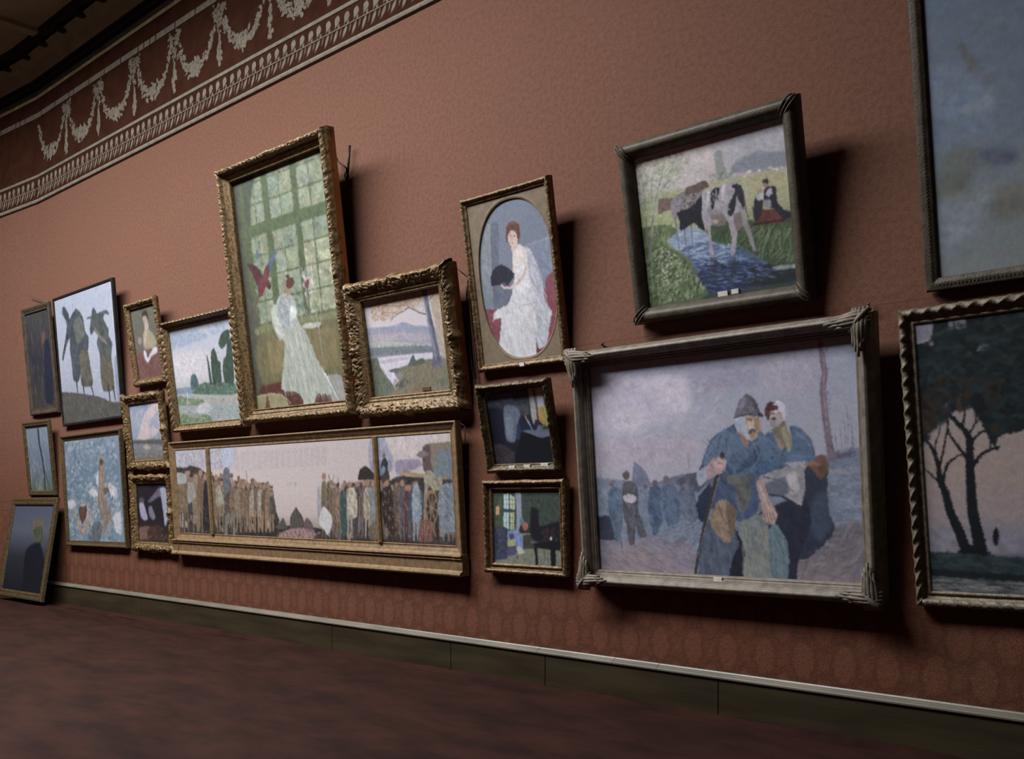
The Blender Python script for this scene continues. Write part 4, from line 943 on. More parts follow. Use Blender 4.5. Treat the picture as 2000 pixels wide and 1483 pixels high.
("P","6a5042",[381,451,379,465,376,474,373,474,370,465,370,450,371,436,374,427,377,427,380,436],1.1,0.12,0.3,1),
("P","3c3a3c",[135,413,150,413,153,513,147,680,145,847,135,904,121,860,127,569],0.9,0.4,1,1),
("P","7d6252",[150,374,149,391,145,401,141,400,138,390,137,374,139,357,143,348,147,348,150,358],1.1,0.12,0.3,1),
("P","8a7c6c",[339,459,350,460,351,556,346,717,344,878,337,932,328,890,333,610],0.9,0.4,1,1),
("P","8a6e5a",[352,422,350,438,347,448,343,447,340,438,340,422,341,406,344,397,348,397,351,407],1.1,0.12,0.3,1),
("P","6f5a44",[151,374,164,375,165,486,159,671,156,857,148,920,137,871,143,547],0.9,0.4,1,1),
("P","6a5042",[166,332,164,350,160,361,156,360,152,349,151,331,153,313,157,302,162,302,165,313],1.1,0.12,0.3,1),
("P","77664e",[86,370,99,371,101,475,96,647,93,820,84,879,71,833,77,532],0.9,0.4,1,1),
("P","8a6e5a",[100,331,99,348,95,358,91,358,88,347,87,330,88,313,92,303,96,304,100,314],1.1,0.12,0.3,1),
("P","524c48",[241,458,250,459,251,544,247,687,245,830,238,878,230,841,234,592],0.9,0.4,1,1),
("P","4c3c34",[252,425,250,439,247,448,244,448,242,439,241,425,242,411,245,403,249,403,251,411],1.1,0.12,0.3,1),
("P","8a7c6c",[233,444,247,444,249,529,244,672,243,814,234,863,221,826,225,577],0.9,0.4,1,1),
("P","7d6252",[246,411,245,425,242,433,238,433,236,425,235,411,236,397,239,388,243,388,245,397],1.1,0.12,0.3,1),
("P","4a4440",[341,422,353,423,355,510,351,655,350,800,341,849,330,811,334,558],0.9,0.4,1,1),
("P","8a6e5a",[353,389,352,403,349,412,346,412,343,403,342,388,344,374,347,366,350,366,353,375],1.1,0.12,0.3,1),
("P","8a7c6c",[250,368,260,369,261,472,256,644,254,816,246,874,237,829,243,529],0.9,0.4,1,1),
("P","6a5042",[263,329,261,346,257,356,253,356,250,345,250,328,251,312,255,301,259,302,262,312],1.1,0.12,0.3,1),
("P","2c2a2c",[281,441,295,442,298,537,293,695,291,854,282,907,269,866,273,589],0.9,0.4,1,1),
("P","7d6252",[295,405,294,420,290,430,287,430,284,420,283,404,285,389,288,379,292,380,294,389],1.1,0.12,0.3,1),
("P","5c4a3c",[150,352,162,352,164,458,158,634,156,810,147,870,135,824,141,516],0.9,0.4,1,1),
("P","4c3c34",[164,311,162,329,158,339,154,339,151,328,150,310,152,293,156,283,160,283,163,294],1.1,0.12,0.3,1),
("P","4a4440",[98,335,109,335,109,445,104,627,101,810,93,872,83,823,89,505],0.9,0.4,1,1),
("P","4c3c34",[111,293,110,311,106,322,101,321,98,310,97,292,99,274,103,264,107,264,110,275],1.1,0.12,0.3,1),
("P","3a302a",[383,518,392,518,393,587,390,701,389,815,383,854,375,824,378,625],0.9,0.4,1,1),
("P","8a6e5a",[392,491,391,503,389,509,387,509,385,502,384,491,385,480,387,473,390,473,392,480],1.1,0.12,0.3,1),
("P","6f5a44",[-53,353,31,354,32,476,-44,679,-48,882,-58,951,-70,898,-63,543],0.9,0.4,1,1),
("P","7d6252",[34,307,32,327,-43,339,-48,338,-52,326,-53,306,-51,286,-46,274,29,275,33,287],1.1,0.12,0.3,1),
("P","7c6a58",[205,428,215,428,216,537,211,718,208,900,200,961,192,914,198,597],0.9,0.4,1,1),
("P","7d6252",[218,386,217,404,213,415,209,415,205,403,204,386,206,368,210,357,214,358,218,369],1.1,0.12,0.3,1),
("P","6a5442",[52,325,67,326,69,436,63,619,61,803,50,865,36,817,42,496],0.9,0.4,1,1),
("P","8a6e5a",[68,283,66,301,62,312,58,312,54,300,53,282,55,264,59,254,64,254,67,265],1.1,0.12,0.3,1),
("P","2c2a2c",[138,364,151,365,153,480,147,671,144,864,134,929,122,879,128,543],0.9,0.4,1,1),
("P","4c3c34",[153,320,151,339,147,350,142,350,139,338,138,319,140,300,144,289,149,289,152,301],1.1,0.12,0.3,1),
("P","77664e",[159,353,170,354,170,471,164,667,161,863,153,930,144,878,151,536],0.9,0.4,1,1),
("P","7d6252",[173,309,171,328,167,339,162,339,159,327,158,307,160,288,164,277,169,277,172,289],1.1,0.12,0.3,1),
("P","3c3a3c",[305,444,315,444,316,545,311,714,308,884,301,942,292,897,297,602],0.9,0.4,1,1),
("P","8a6e5a",[317,405,315,421,312,431,308,431,305,421,304,404,306,388,309,378,313,378,316,388],1.1,0.12,0.3,1),
("P","2c2a2c",[258,453,271,454,273,547,268,704,267,860,258,913,245,873,250,600],0.9,0.4,1,1),
("P","8a6e5a",[271,417,270,433,266,442,263,442,260,432,259,417,261,402,264,392,268,392,270,402],1.1,0.12,0.3,1),
("P","4a3c30",[-52,383,31,384,32,487,-43,661,-46,834,-55,893,-66,848,-60,545],0.9,0.4,1,1),
("P","8a6e5a",[33,343,31,360,-43,371,-47,370,-50,360,-51,343,-49,326,-46,316,29,316,32,327],1.1,0.12,0.3,1),
("P","6a5442",[200,366,213,367,215,476,210,658,207,840,198,902,186,854,191,536],0.9,0.4,1,1),
("P","8a6e5a",[215,325,213,342,209,353,205,353,202,342,201,324,203,306,206,295,211,296,214,307],1.1,0.12,0.3,1),
("P","77664e",[98,347,110,348,111,475,105,686,101,899,92,971,81,915,89,545],0.9,0.4,1,1),
("P","4c3c34",[114,299,112,320,107,332,102,332,98,319,97,298,99,277,104,265,109,265,113,278],1.1,0.12,0.3,1),
("P","77664e",[49,389,64,389,66,487,60,650,59,814,48,869,35,827,40,541],0.9,0.4,1,1),
("P","8a6e5a",[64,351,62,367,59,377,55,377,52,367,51,351,52,335,56,325,60,325,63,335],1.1,0.12,0.3,1),
("P","2c2a2c",[285,460,295,461,296,548,292,695,290,841,283,891,274,852,278,597],0.9,0.4,1,1),
("P","7d6252",[296,427,295,441,292,450,288,449,286,440,285,426,286,412,289,403,293,403,295,412],1.1,0.12,0.3,1),
("P","2c2a2c",[206,370,218,371,220,482,214,668,211,855,203,918,191,869,197,544],0.9,0.4,1,1),
("P","7d6252",[220,328,218,346,215,357,210,357,207,345,206,327,208,309,212,298,216,298,219,310],1.1,0.12,0.3,1),
("P","6a5442",[282,421,293,421,294,511,290,662,288,812,280,863,270,824,275,561],0.9,0.4,1,1),
("P","7d6252",[294,386,292,401,289,410,286,410,283,401,282,386,284,371,287,362,291,363,293,372],1.1,0.12,0.3,1),
("P","2c2a2c",[352,489,365,489,368,564,364,688,363,813,355,855,342,823,345,606],0.9,0.4,1,1),
("P","4c3c34",[364,460,363,473,360,480,357,480,355,472,355,460,356,448,358,441,361,441,363,448],1.1,0.12,0.3,1),
("P","4a3c30",[337,421,348,421,350,511,346,662,344,813,336,864,326,824,330,561],0.9,0.4,1,1),
("P","6a5042",[349,386,348,401,345,410,341,410,339,400,338,385,339,371,342,362,346,362,348,371],1.1,0.12,0.3,1),
("P","3c3a3c",[44,394,55,395,56,492,51,654,48,816,40,871,30,828,36,546],0.9,0.4,1,1),
("P","6a5042",[57,357,55,373,52,383,48,382,45,372,44,357,46,341,49,331,53,332,56,342],1.1,0.12,0.3,1),
("P","2c2a2c",[348,454,358,454,359,550,355,711,353,872,346,926,337,884,341,604],0.9,0.4,1,1),
("P","8a6e5a",[360,417,359,433,355,442,352,442,349,432,348,416,350,401,353,391,357,391,359,401],1.1,0.12,0.3,1),
("P","8a7c6c",[-72,278,-52,280,-48,401,-57,675,-62,724,-87,725,-88,578,-83,399],0.9,0.3,1,1),
("S","8a7c6c",[-9,660,-15,823,-20,987],29.5,16.8,0.7,0.1),
("S","8a7c6c",[4,659,0,822,-2,985],29.5,16.8,0.7,0.1),
("P","8f6e5a",[-48,220,-51,247,-58,263,-66,263,-71,245,-73,218,-70,191,-63,175,-55,175,-50,193],1.1,0.12,0.3,1),
("P","3c3a3c",[-51,382,39,383,44,486,35,719,31,760,-64,762,-65,637,-61,485],0.9,0.3,1,1),
("S","3c3a3c",[13,706,9,845,4,984],29.5,16.8,0.7,0.1),
("S","3c3a3c",[27,705,23,844,22,982],29.5,16.8,0.7,0.1),
("P","8f6e5a",[41,332,38,355,33,369,-44,368,-49,354,-50,330,-47,307,28,293,35,294,40,308],1.1,0.12,0.3,1),
("P","6f5a44",[38,349,58,350,63,458,54,703,50,747,-45,748,-46,617,-42,457],0.9,0.3,1,1),
("S","6f5a44",[32,690,28,835,23,982],29.5,16.8,0.7,0.1),
("S","6f5a44",[46,689,42,834,40,980],29.5,16.8,0.7,0.1),
("P","8f6e5a",[61,297,58,321,52,335,45,335,40,319,39,295,42,271,47,256,54,257,59,272],1.1,0.12,0.3,1),
("P","3c3a3c",[59,417,79,418,83,514,76,732,71,771,47,772,46,656,49,514],0.9,0.3,1,1),
("S","3c3a3c",[54,720,50,849,45,979],29.5,16.8,0.7,0.1),
("S","3c3a3c",[67,719,64,848,63,977],29.5,16.8,0.7,0.1),
("P","7d5f4e",[80,370,77,392,72,405,66,405,62,391,60,369,63,348,68,335,74,335,79,349],1.1,0.12,0.3,1),
("P","77664e",[81,385,101,386,106,487,98,716,93,757,70,758,68,636,72,486],0.9,0.3,1,1),
("S","77664e",[76,704,72,840,67,977],29.5,16.8,0.7,0.1),
("S","77664e",[89,703,86,839,84,975],29.5,16.8,0.7,0.1),
("P","8f6e5a",[103,336,100,358,95,372,89,372,84,357,82,334,85,312,90,298,97,299,101,313],1.1,0.12,0.3,1),
("P","6f5a44",[106,342,125,344,129,452,121,696,117,740,93,741,92,610,96,450],0.9,0.3,1,1),
("S","6f5a44",[100,682,95,828,90,974],29.5,16.8,0.7,0.1),
("S","6f5a44",[113,682,109,827,107,972],29.5,16.8,0.7,0.1),
("P","8f6e5a",[127,290,125,314,119,329,112,328,107,313,106,288,109,264,114,250,121,250,126,266],1.1,0.12,0.3,1),
("P","6a5442",[125,387,144,388,148,488,140,715,136,755,113,756,112,635,115,487],0.9,0.3,1,1),
("S","6a5442",[120,702,115,837,111,972],29.5,16.8,0.7,0.1),
("S","6a5442",[132,702,129,836,127,970],29.5,16.8,0.7,0.1),
("P","8f6e5a",[145,339,143,361,138,375,131,374,127,360,126,337,128,315,133,302,139,302,144,316],1.1,0.12,0.3,1),
("P","8a9094",[-46,267,42,294,44,397,-42,423],3.3,0.12,1,1),
("P","85807a",[52,398,85,412,87,553,48,643],4.4,0.25,1,1),
("P","6e4c40",[105,350,126,402,109,680,101,604],4.4,0.25,1,1),
("P","26262c",[131,402,155,453,148,905,112,933],5.5,0.25,1,1),
("P","6f5a44",[176,390,195,391,200,490,192,713,188,752,165,753,163,634,166,489],0.9,0.3,1,1),
("S","6f5a44",[171,700,167,833,163,966],30.4,17.4,0.7,0.1),
("S","6f5a44",[184,700,181,832,179,964],30.4,17.4,0.7,0.1),
("P","8f6e5a",[196,342,194,364,189,378,183,377,179,363,177,341,180,319,185,306,191,306,195,320],1.1,0.12,0.3,1),
("P","77664e",[199,456,217,457,222,543,215,740,211,775,189,776,187,671,189,543],0.9,0.3,1,1),
("S","77664e",[195,729,191,846,187,963],30.4,17.4,0.7,0.1),
("S","77664e",[208,729,205,845,204,961],30.4,17.4,0.7,0.1),
("P","8f6e5a",[217,413,215,433,211,445,206,444,202,432,201,412,203,393,207,381,212,381,216,394],1.1,0.12,0.3,1),
("P","4a4440",[229,372,248,373,252,473,245,701,241,742,218,743,217,621,220,472],0.9,0.3,1,1),
("S","4a4440",[224,688,220,824,216,960],30.4,17.4,0.7,0.1),
("S","4a4440",[237,688,234,823,232,958],30.4,17.4,0.7,0.1),
("P","8f6e5a",[249,323,247,345,242,359,236,359,231,344,230,321,232,299,238,285,244,286,248,300],1.1,0.12,0.3,1),
("P","6f5a44",[250,458,269,458,273,544,267,737,263,772,241,773,239,670,242,543],0.9,0.3,1,1),
("S","6f5a44",[247,727,244,842,240,957],30.4,17.4,0.7,0.1),
("S","6f5a44",[259,726,256,841,256,955],30.4,17.4,0.7,0.1),
("P","8f6e5a",[269,416,267,435,262,447,257,446,254,434,253,415,255,396,259,384,264,384,268,396],1.1,0.12,0.3,1),
("P","7c6a58",[273,479,291,480,296,561,290,745,286,778,264,779,262,681,264,561],0.9,0.3,1,1),
("S","7c6a58",[270,735,267,845,263,955],30.4,17.4,0.7,0.1),
("S","7c6a58",[282,735,279,844,279,953],30.4,17.4,0.7,0.1),
("P","8f6e5a",[291,439,289,458,285,469,280,469,276,457,275,439,277,421,281,409,286,410,290,421],1.1,0.12,0.3,1),
("P","6f5a44",[293,491,311,491,316,570,310,749,306,781,285,782,283,687,285,570],0.9,0.3,1,1),
("S","6f5a44",[290,739,287,846,283,952],30.4,17.4,0.7,0.1),
("S","6f5a44",[302,739,300,845,299,950],30.4,17.4,0.7,0.1),
("P","8f6e5a",[311,452,309,469,305,480,300,480,297,469,296,451,298,433,302,422,306,423,310,434],1.1,0.12,0.3,1),
("P","5a5c66",[222,259,237,230,248,262,247,481,220,529,217,382],3.3,0.2,1,1),
("P","8a8478",[184,466,204,430,210,553,213,640,183,677],3.3,0.25,1,1),
("S","8a7058",[214,603,249,688],7.7,5.5,0.7,0.1),
("P","6f5a48",[315,481,330,481,334,561,328,743,325,776,306,777,305,680,307,561],0.9,0.3,1,1),
("S","8a6a50",[312,733,308,841,305,950],26.7,15.3,0.7,0.1),
("S","8a6a50",[322,733,319,841,318,948],26.7,15.3,0.7,0.1),
("P","8f6e5a",[331,441,329,459,325,470,321,470,317,459,316,440,318,422,322,411,327,412,330,423],1.1,0.12,0.3,1),
("P","8a8076",[332,492,348,492,352,570,346,747,343,778,324,780,323,685,325,570],0.9,0.3,1,1),
("S","8a6a50",[329,737,326,842,323,948],26.7,15.3,0.7,0.1),
("S","8a6a50",[340,737,337,841,336,946],26.7,15.3,0.7,0.1),
("P","8f6e5a",[348,453,347,470,343,481,338,481,335,470,334,452,336,435,339,424,344,424,347,435],1.1,0.12,0.3,1),
("P","6a5440",[351,471,366,472,369,553,364,737,360,770,342,771,341,673,343,553],0.9,0.3,1,1),
("S","8a6a50",[347,727,344,836,341,946],26.7,15.3,0.7,0.1),
("S","8a6a50",[357,726,355,835,354,944],26.7,15.3,0.7,0.1),
("P","8f6e5a",[367,431,365,450,361,461,356,461,353,449,352,431,353,413,357,401,362,402,366,413],1.1,0.12,0.3,1),
("P","8f857c",[366,482,381,483,384,562,379,741,375,773,357,774,356,678,358,561],0.9,0.3,1,1),
("S","8a6a50",[362,731,359,837,356,944],26.7,15.3,0.7,0.1),
("S","8a6a50",[372,730,370,836,369,943],26.7,15.3,0.7,0.1),
("P","8f6e5a",[381,443,380,461,376,472,371,472,368,460,367,443,369,425,372,414,377,414,380,425],1.1,0.12,0.3,1),
("P","5c4a3a",[380,493,395,493,399,570,394,744,390,775,372,777,371,684,373,570],0.9,0.3,1,1),
("S","8a6a50",[377,735,375,838,371,942],26.7,15.3,0.7,0.1),
("S","8a6a50",[387,734,385,838,384,941],26.7,15.3,0.7,0.1),
("P","8f6e5a",[396,455,394,472,390,483,386,482,383,472,382,454,383,437,387,426,392,427,395,437],1.1,0.12,0.3,1),
("P","7c6450",[396,483,410,483,414,562,409,739,405,771,388,772,386,677,388,562],0.9,0.3,1,1),
("S","8a6a50",[393,730,390,835,386,941],26.7,15.3,0.7,0.1),
("S","8a6a50",[402,729,400,834,399,939],26.7,15.3,0.7,0.1),
("P","8f6e5a",[411,444,409,462,406,473,401,473,398,462,397,444,399,426,402,415,407,416,410,427],1.1,0.12,0.3,1),
("P","4c4640",[409,564,423,564,427,628,423,774,420,800,402,801,400,723,402,629],0.9,0.3,1,1),
("S","8a6a50",[407,766,404,852,401,939],26.7,15.3,0.7,0.1),
("S","8a6a50",[416,765,414,851,414,937],26.7,15.3,0.7,0.1),
("P","8f6e5a",[423,532,421,547,418,555,414,555,412,546,411,532,412,517,415,509,419,509,422,518],1.1,0.12,0.3,1),
("S","2e2a2a",[318,280,322,411],8.8,8.8,0.7,0.1),
("D",["5c4a3c","6a5442","7c6a58","4a4440","8a7c6c","3c3a3c","6f5a44","524c48","77664e","94887a","9a7a60","2a2828","3a302c"],[0,291,144,302,256,408,414,462,417,902,-3,971],420,26.3,8.8,85,40,0.5),
("P","6a645c",[214,800,229,756,257,754,260,712,272,699,271,747,260,797,254,1050,245,1051,248,834,227,848,219,1054,208,1055],2.2,0.2,1,1),
("P","4c4a44",[429,901,453,784,462,829,467,897],4.4,0.3,1,1),
("P","4a463e",[482,771,495,713,506,668,515,712,529,779,534,913,482,918],4.4,0.3,1,1),
("P","5c4a4a",[527,891,541,778,559,821,565,909],4.4,0.3,1,1),
("P","8a6a6c",[437,958,487,895,538,890,572,942,571,1067,436,1069],8.8,0.3,1,1),
("D",["b06a70","944a50","4c5a40","c08a8c","3a4038"],[429,924,580,897,613,948,612,1002,423,1006],180,14.3,9.9,0,90,0.6),
("P","8a8ea2",[767,36,828,-56,833,323,766,305],7.2,0.15,1,1),
("P","83809a",[767,227,828,218,830,312,769,317],4.8,0.15,1,1),
("P","b4a8a8",[825,-57,1065,-69,1068,110,923,225,836,191],12.0,0.12,1,1),
("P","857c96",[842,236,906,228,915,288,860,369,843,346],7.2,0.15,1,1),
("P","38322f",[723,427,782,408,825,410,836,389,860,369,904,383,1064,337,1070,1052,577,1069,578,939,627,921,658,565,688,437],9.6,0.4,1,1),
("P","74695c",[921,139,938,94,1062,104,1066,421,952,397,941,269],6.0,0.15,1,1),
("P","5a4648",[921,139,935,97,944,132,942,248,946,375,921,331,919,224],4.8,0.2,1,1),
("P","6e666e",[904,190,917,155,937,173,938,195,916,215],2.4,0.15,1,1),
("P","2c2827",[725,404,730,313,748,270,762,294,776,351,775,407,753,406],3.6,0.25,1,1),
("P","3a3230",[778,408,783,341,798,308,819,322,821,410],3.6,0.25,1,1),
("P","2b3034",[795,308,803,220,813,199,820,255,816,332,801,364],2.4,0.2,1,1),
("P","62768a",[794,319,806,276,812,310,801,364,790,364],2.4,0.12,1,1),
("P","6c5a50",[814,183,812,197,810,205,807,205,804,196,804,181,805,167,808,159,811,159,813,168],1.2,0.12,0.3,1),
("P","524c48",[880,549,888,549,889,630,886,764,885,898,880,944,873,909,875,675],1.0,0.4,1,1),
("P","6a5042",[889,518,888,531,885,539,883,539,881,531,880,518,881,505,884,497,886,497,888,505],1.2,0.12,0.3,1),
("P","4a5666",[863,558,870,558,871,629,868,747,867,865,863,905,857,874,859,668],1.0,0.4,1,1),
("P","8a6e5a",[871,530,870,542,868,549,865,549,864,542,863,530,864,519,866,512,868,512,870,519],1.2,0.12,0.3,1),
("P","7c6a58",[959,526,967,527,968,607,966,741,965,876,960,921,952,886,955,652],1.0,0.4,1,1),
("P","6a5042",[968,495,967,508,965,517,962,516,960,508,960,495,961,482,963,474,965,474,967,482],1.2,0.12,0.3,1),
("P","4a4440",[720,489,728,490,729,583,725,739,723,895,718,948,711,907,714,635],1.0,0.4,1,1),
("P","4c3c34",[729,453,728,469,725,478,722,478,720,468,719,453,720,438,723,428,726,429,729,438],1.2,0.12,0.3,1),
("P","8a7c6c",[873,558,881,558,882,635,879,765,878,895,873,938,866,905,868,679],1.0,0.4,1,1),
("P","6a5042",[881,528,880,541,878,548,876,548,874,540,873,528,874,515,876,507,879,507,881,515],1.2,0.12,0.3,1),
("P","2c2a2c",[736,499,743,499,744,594,740,752,739,911,733,965,727,923,731,647],1.0,0.4,1,1),
("P","4c3c34",[745,462,744,478,741,487,738,487,736,478,735,462,736,447,739,437,742,437,745,447],1.2,0.12,0.3,1),
("P","4a5666",[707,520,716,521,717,612,713,766,712,920,706,972,698,932,702,664],1.0,0.4,1,1),
("P","8a6e5a",[717,485,716,500,713,509,710,509,708,500,707,485,708,470,711,460,714,461,717,470],1.2,0.12,0.3,1),
("P","3a302a",[884,496,893,496,895,586,891,736,890,886,884,937,876,897,879,636],1.0,0.4,1,1),
("P","7d6252",[894,462,893,476,890,485,887,485,885,476,885,461,886,447,888,438,891,438,893,447],1.2,0.12,0.3,1),
("P","4a5666",[803,546,810,546,811,631,808,773,807,916,802,964,794,927,798,679],1.0,0.4,1,1),
("P","7d6252",[812,513,810,527,808,536,805,536,803,527,803,513,804,499,806,491,809,491,811,499],1.2,0.12,0.3,1),
("P","3a302a",[798,492,807,492,808,578,805,722,804,866,798,915,789,878,792,627],1.0,0.4,1,1),
("P","7d6252",[807,459,806,473,804,481,801,481,799,473,798,458,799,444,802,436,805,436,807,445],1.2,0.12,0.3,1),
("P","8a7c6c",[1044,556,1050,556,1051,627,1049,746,1048,865,1044,906,968,874,970,667],1.0,0.4,1,1),
("P","6a5042",[1051,529,1050,540,1048,547,1046,547,1044,540,1044,528,1045,517,1047,510,1049,510,1050,517],1.2,0.12,0.3,1),
("P","8a7c6c",[685,542,695,543,697,630,693,776,692,923,685,1043,676,935,679,679],1.0,0.4,1,1),
("P","6a5042",[695,509,694,523,692,532,689,532,686,523,686,508,687,494,690,485,693,485,695,494],1.2,0.12,0.3,1),
("P","6a5442",[942,507,950,507,951,591,948,732,947,873,942,921,934,884,937,639],1.0,0.4,1,1),
("P","7d6252",[951,474,950,488,947,496,945,496,943,488,942,474,943,460,945,452,948,452,950,461],1.2,0.12,0.3,1),
("P","2c2a2c",[646,550,655,550,656,627,653,756,651,885,646,929,638,895,641,670],1.0,0.4,1,1),
("P","4c3c34",[655,520,654,532,652,540,649,540,647,532,647,519,648,507,650,499,653,499,655,507],1.2,0.12,0.3,1),
("P","4a4440",[610,498,619,498,620,589,617,740,615,892,609,943,600,904,604,640],1.0,0.4,1,1),
("P","8a6e5a",[620,463,619,478,616,487,613,487,611,478,610,463,611,448,614,439,617,439,620,448],1.2,0.12,0.3,1),
("P","3a302a",[768,521,776,521,777,600,774,731,773,863,768,908,761,873,764,644],1.0,0.4,1,1),
("P","8a6e5a",[777,491,776,503,774,511,771,511,769,503,768,490,769,478,772,470,774,470,776,478],1.2,0.12,0.3,1),
("P","4a5666",[655,561,662,561,663,646,660,789,658,931,653,1049,646,942,650,694],1.0,0.4,1,1),
("P","4c3c34",[664,528,663,542,660,551,657,551,655,542,654,528,656,514,658,506,661,506,663,514],1.2,0.12,0.3,1),
("P","3a302a",[876,510,884,510,886,595,882,737,881,879,876,927,868,890,871,643],1.0,0.4,1,1),
("P","4c3c34",[885,477,884,491,882,500,879,500,877,491,876,477,877,463,880,455,882,455,884,463],1.2,0.12,0.3,1),
("P","77664e",[652,562,661,562,662,637,659,763,658,889,652,932,643,899,646,680],1.0,0.4,1,1),
("P","7d6252",[661,532,660,545,658,552,655,552,653,544,653,532,654,520,656,512,658,512,660,520],1.2,0.12,0.3,1),
("P","4a5666",[872,520,879,520,880,597,878,725,877,854,872,898,865,864,868,640],1.0,0.4,1,1),
("P","6a5042",[880,490,879,503,877,510,875,510,873,502,872,490,873,477,875,470,878,470,880,478],1.2,0.12,0.3,1),
("P","3a302a",[864,542,871,542,873,616,870,739,869,863,864,905,857,873,860,657],1.0,0.4,1,1),
("P","8a6e5a",[872,513,871,525,869,533,867,533,865,525,864,513,865,501,867,493,870,493,872,501],1.2,0.12,0.3,1),
("P","4a5666",[659,558,667,558,668,631,665,753,664,874,659,916,651,884,654,672],1.0,0.4,1,1),
("P","8a6e5a",[668,530,667,542,664,549,662,549,660,542,659,530,660,518,663,511,665,511,667,518],1.2,0.12,0.3,1),
("P","7c6a58",[831,536,838,536,839,616,836,751,835,885,830,931,823,896,826,661],1.0,0.4,1,1),
("P","7d6252",[839,505,838,518,836,526,833,526,831,518,831,505,832,491,834,483,837,483,839,492],1.2,0.12,0.3,1),
("P","6f5a44",[653,485,662,485,664,580,660,738,658,896,652,950,643,909,647,633],1.0,0.4,1,1),
("P","4c3c34",[664,448,662,464,660,473,656,473,654,463,653,448,655,432,657,423,661,423,663,433],1.2,0.12,0.3,1),
("P","524c48",[651,489,658,489,659,575,656,717,654,861,649,909,642,871,646,622],1.0,0.4,1,1),
("P","4c3c34",[660,456,659,470,656,478,653,478,651,470,650,456,652,442,654,433,657,433,659,442],1.2,0.12,0.3,1),
("P","6f5a44",[710,545,718,545,720,623,717,754,715,886,710,930,702,896,705,667],1.0,0.4,1,1),
("P","8a6e5a",[719,514,718,527,716,535,713,535,711,527,711,514,712,501,714,493,717,493,719,501],1.2,0.12,0.3,1),
("P","6a5442",[825,547,834,547,835,623,832,751,832,879,826,923,817,890,819,667],1.0,0.4,1,1),
("P","6a5042",[834,517,833,530,831,537,828,537,826,530,826,517,827,505,829,497,831,497,833,505],1.2,0.12,0.3,1),
("P","4a5666",[720,475,730,475,732,564,728,712,727,860,720,910,711,871,715,613],1.0,0.4,1,1),
("P","7d6252",[731,441,729,455,727,464,724,464,722,455,721,440,722,426,725,417,728,417,730,426],1.2,0.12,0.3,1),
("P","4a5666",[685,485,695,486,696,578,693,731,691,885,685,937,676,897,679,629],1.0,0.4,1,1),
("P","6a5042",[696,450,695,465,692,474,689,474,686,465,686,450,687,435,690,426,693,426,695,435],1.2,0.12,0.3,1),
("P","77664e",[846,487,852,487,853,577,850,726,849,875,844,925,837,886,841,626],1.0,0.4,1,1),
("P","6a5042",[854,453,853,467,851,476,848,476,845,467,845,452,846,438,848,429,851,429,854,438],1.2,0.12,0.3,1),
("P","5c4a3c",[836,491,845,491,846,577,843,721,842,865,836,914,828,877,830,625],1.0,0.4,1,1),
("P","8a6e5a",[845,458,844,472,842,480,839,480,837,471,836,457,837,443,840,435,843,435,845,444],1.2,0.12,0.3,1),
("P","2c2a2c",[950,566,958,566,959,637,956,757,956,877,951,917,944,886,946,678],1.0,0.4,1,1),
("P","4c3c34",[958,538,957,550,955,557,953,557,951,550,951,538,952,526,954,519,956,519,957,526],1.2,0.12,0.3,1),
("P","3a302a",[859,570,866,570,867,647,865,775,864,903,859,947,852,913,855,690],1.0,0.4,1,1),
("P","8a6e5a",[867,541,866,553,864,561,862,561,860,553,859,540,860,528,862,520,865,520,867,528],1.2,0.12,0.3,1),
("P","3a302a",[621,485,629,486,629,582,625,743,624,905,618,959,611,917,615,636],1.0,0.4,1,1),
("P","6a5042",[631,448,630,464,627,473,623,473,621,464,620,448,621,432,624,422,628,423,630,432],1.2,0.12,0.3,1),
("P","77664e",[807,523,814,523,815,607,812,746,811,885,806,933,800,896,803,653],1.0,0.4,1,1),
("P","6a5042",[816,491,815,505,812,513,810,513,808,504,807,491,808,477,810,469,813,469,815,477],1.2,0.12,0.3,1),
("P","2c2a2c",[623,518,632,518,633,608,629,758,628,909,621,960,613,921,617,658],1.0,0.4,1,1),
("P","4c3c34",[633,483,632,498,629,507,626,507,623,498,623,483,624,468,627,459,630,459,632,468],1.2,0.12,0.3,1),
("P","2c2a2c",[1043,559,1051,559,1053,628,1050,743,1050,859,1044,898,967,868,969,667],1.0,0.4,1,1),
("P","7d6252",[1051,532,1050,543,1048,550,1046,550,1044,543,1044,532,1045,521,1047,514,1049,514,1050,521],1.2,0.12,0.3,1),
("P","5c4a3c",[617,529,627,529,628,614,624,757,623,900,617,948,608,911,612,662],1.0,0.4,1,1),
("P","4c3c34",[627,496,626,510,624,518,621,518,618,509,618,495,619,481,622,473,625,473,627,482],1.2,0.12,0.3,1),
("P","2c2a2c",[741,559,748,559,749,639,746,774,745,910,740,956,733,920,736,685],1.0,0.4,1,1),
("P","7d6252",[750,527,749,540,746,549,744,548,741,540,741,527,742,514,744,506,747,506,749,514],1.2,0.12,0.3,1),
("P","6a5442",[889,545,897,545,899,621,896,748,895,875,890,918,882,885,884,664],1.0,0.4,1,1),
("P","6a5042",[897,515,896,528,894,535,892,535,890,528,890,515,891,503,893,495,895,495,897,503],1.2,0.12,0.3,1),
("P","5c4a3c",[786,546,793,546,794,625,791,758,790,891,785,936,779,901,782,670],1.0,0.4,1,1),
("P","8a6e5a",[794,515,793,528,791,536,788,536,786,528,786,515,787,502,789,494,792,494,794,502],1.2,0.12,0.3,1),
("P","4a5666",[641,482,650,483,651,571,647,720,646,868,640,918,631,879,635,621],1.0,0.4,1,1),
("P","7d6252",[651,448,650,463,647,472,644,471,642,462,641,448,642,433,645,425,648,425,650,434],1.2,0.12,0.3,1),
("P","524c48",[825,516,832,516,833,603,830,750,828,896,823,946,816,908,820,652],1.0,0.4,1,1),
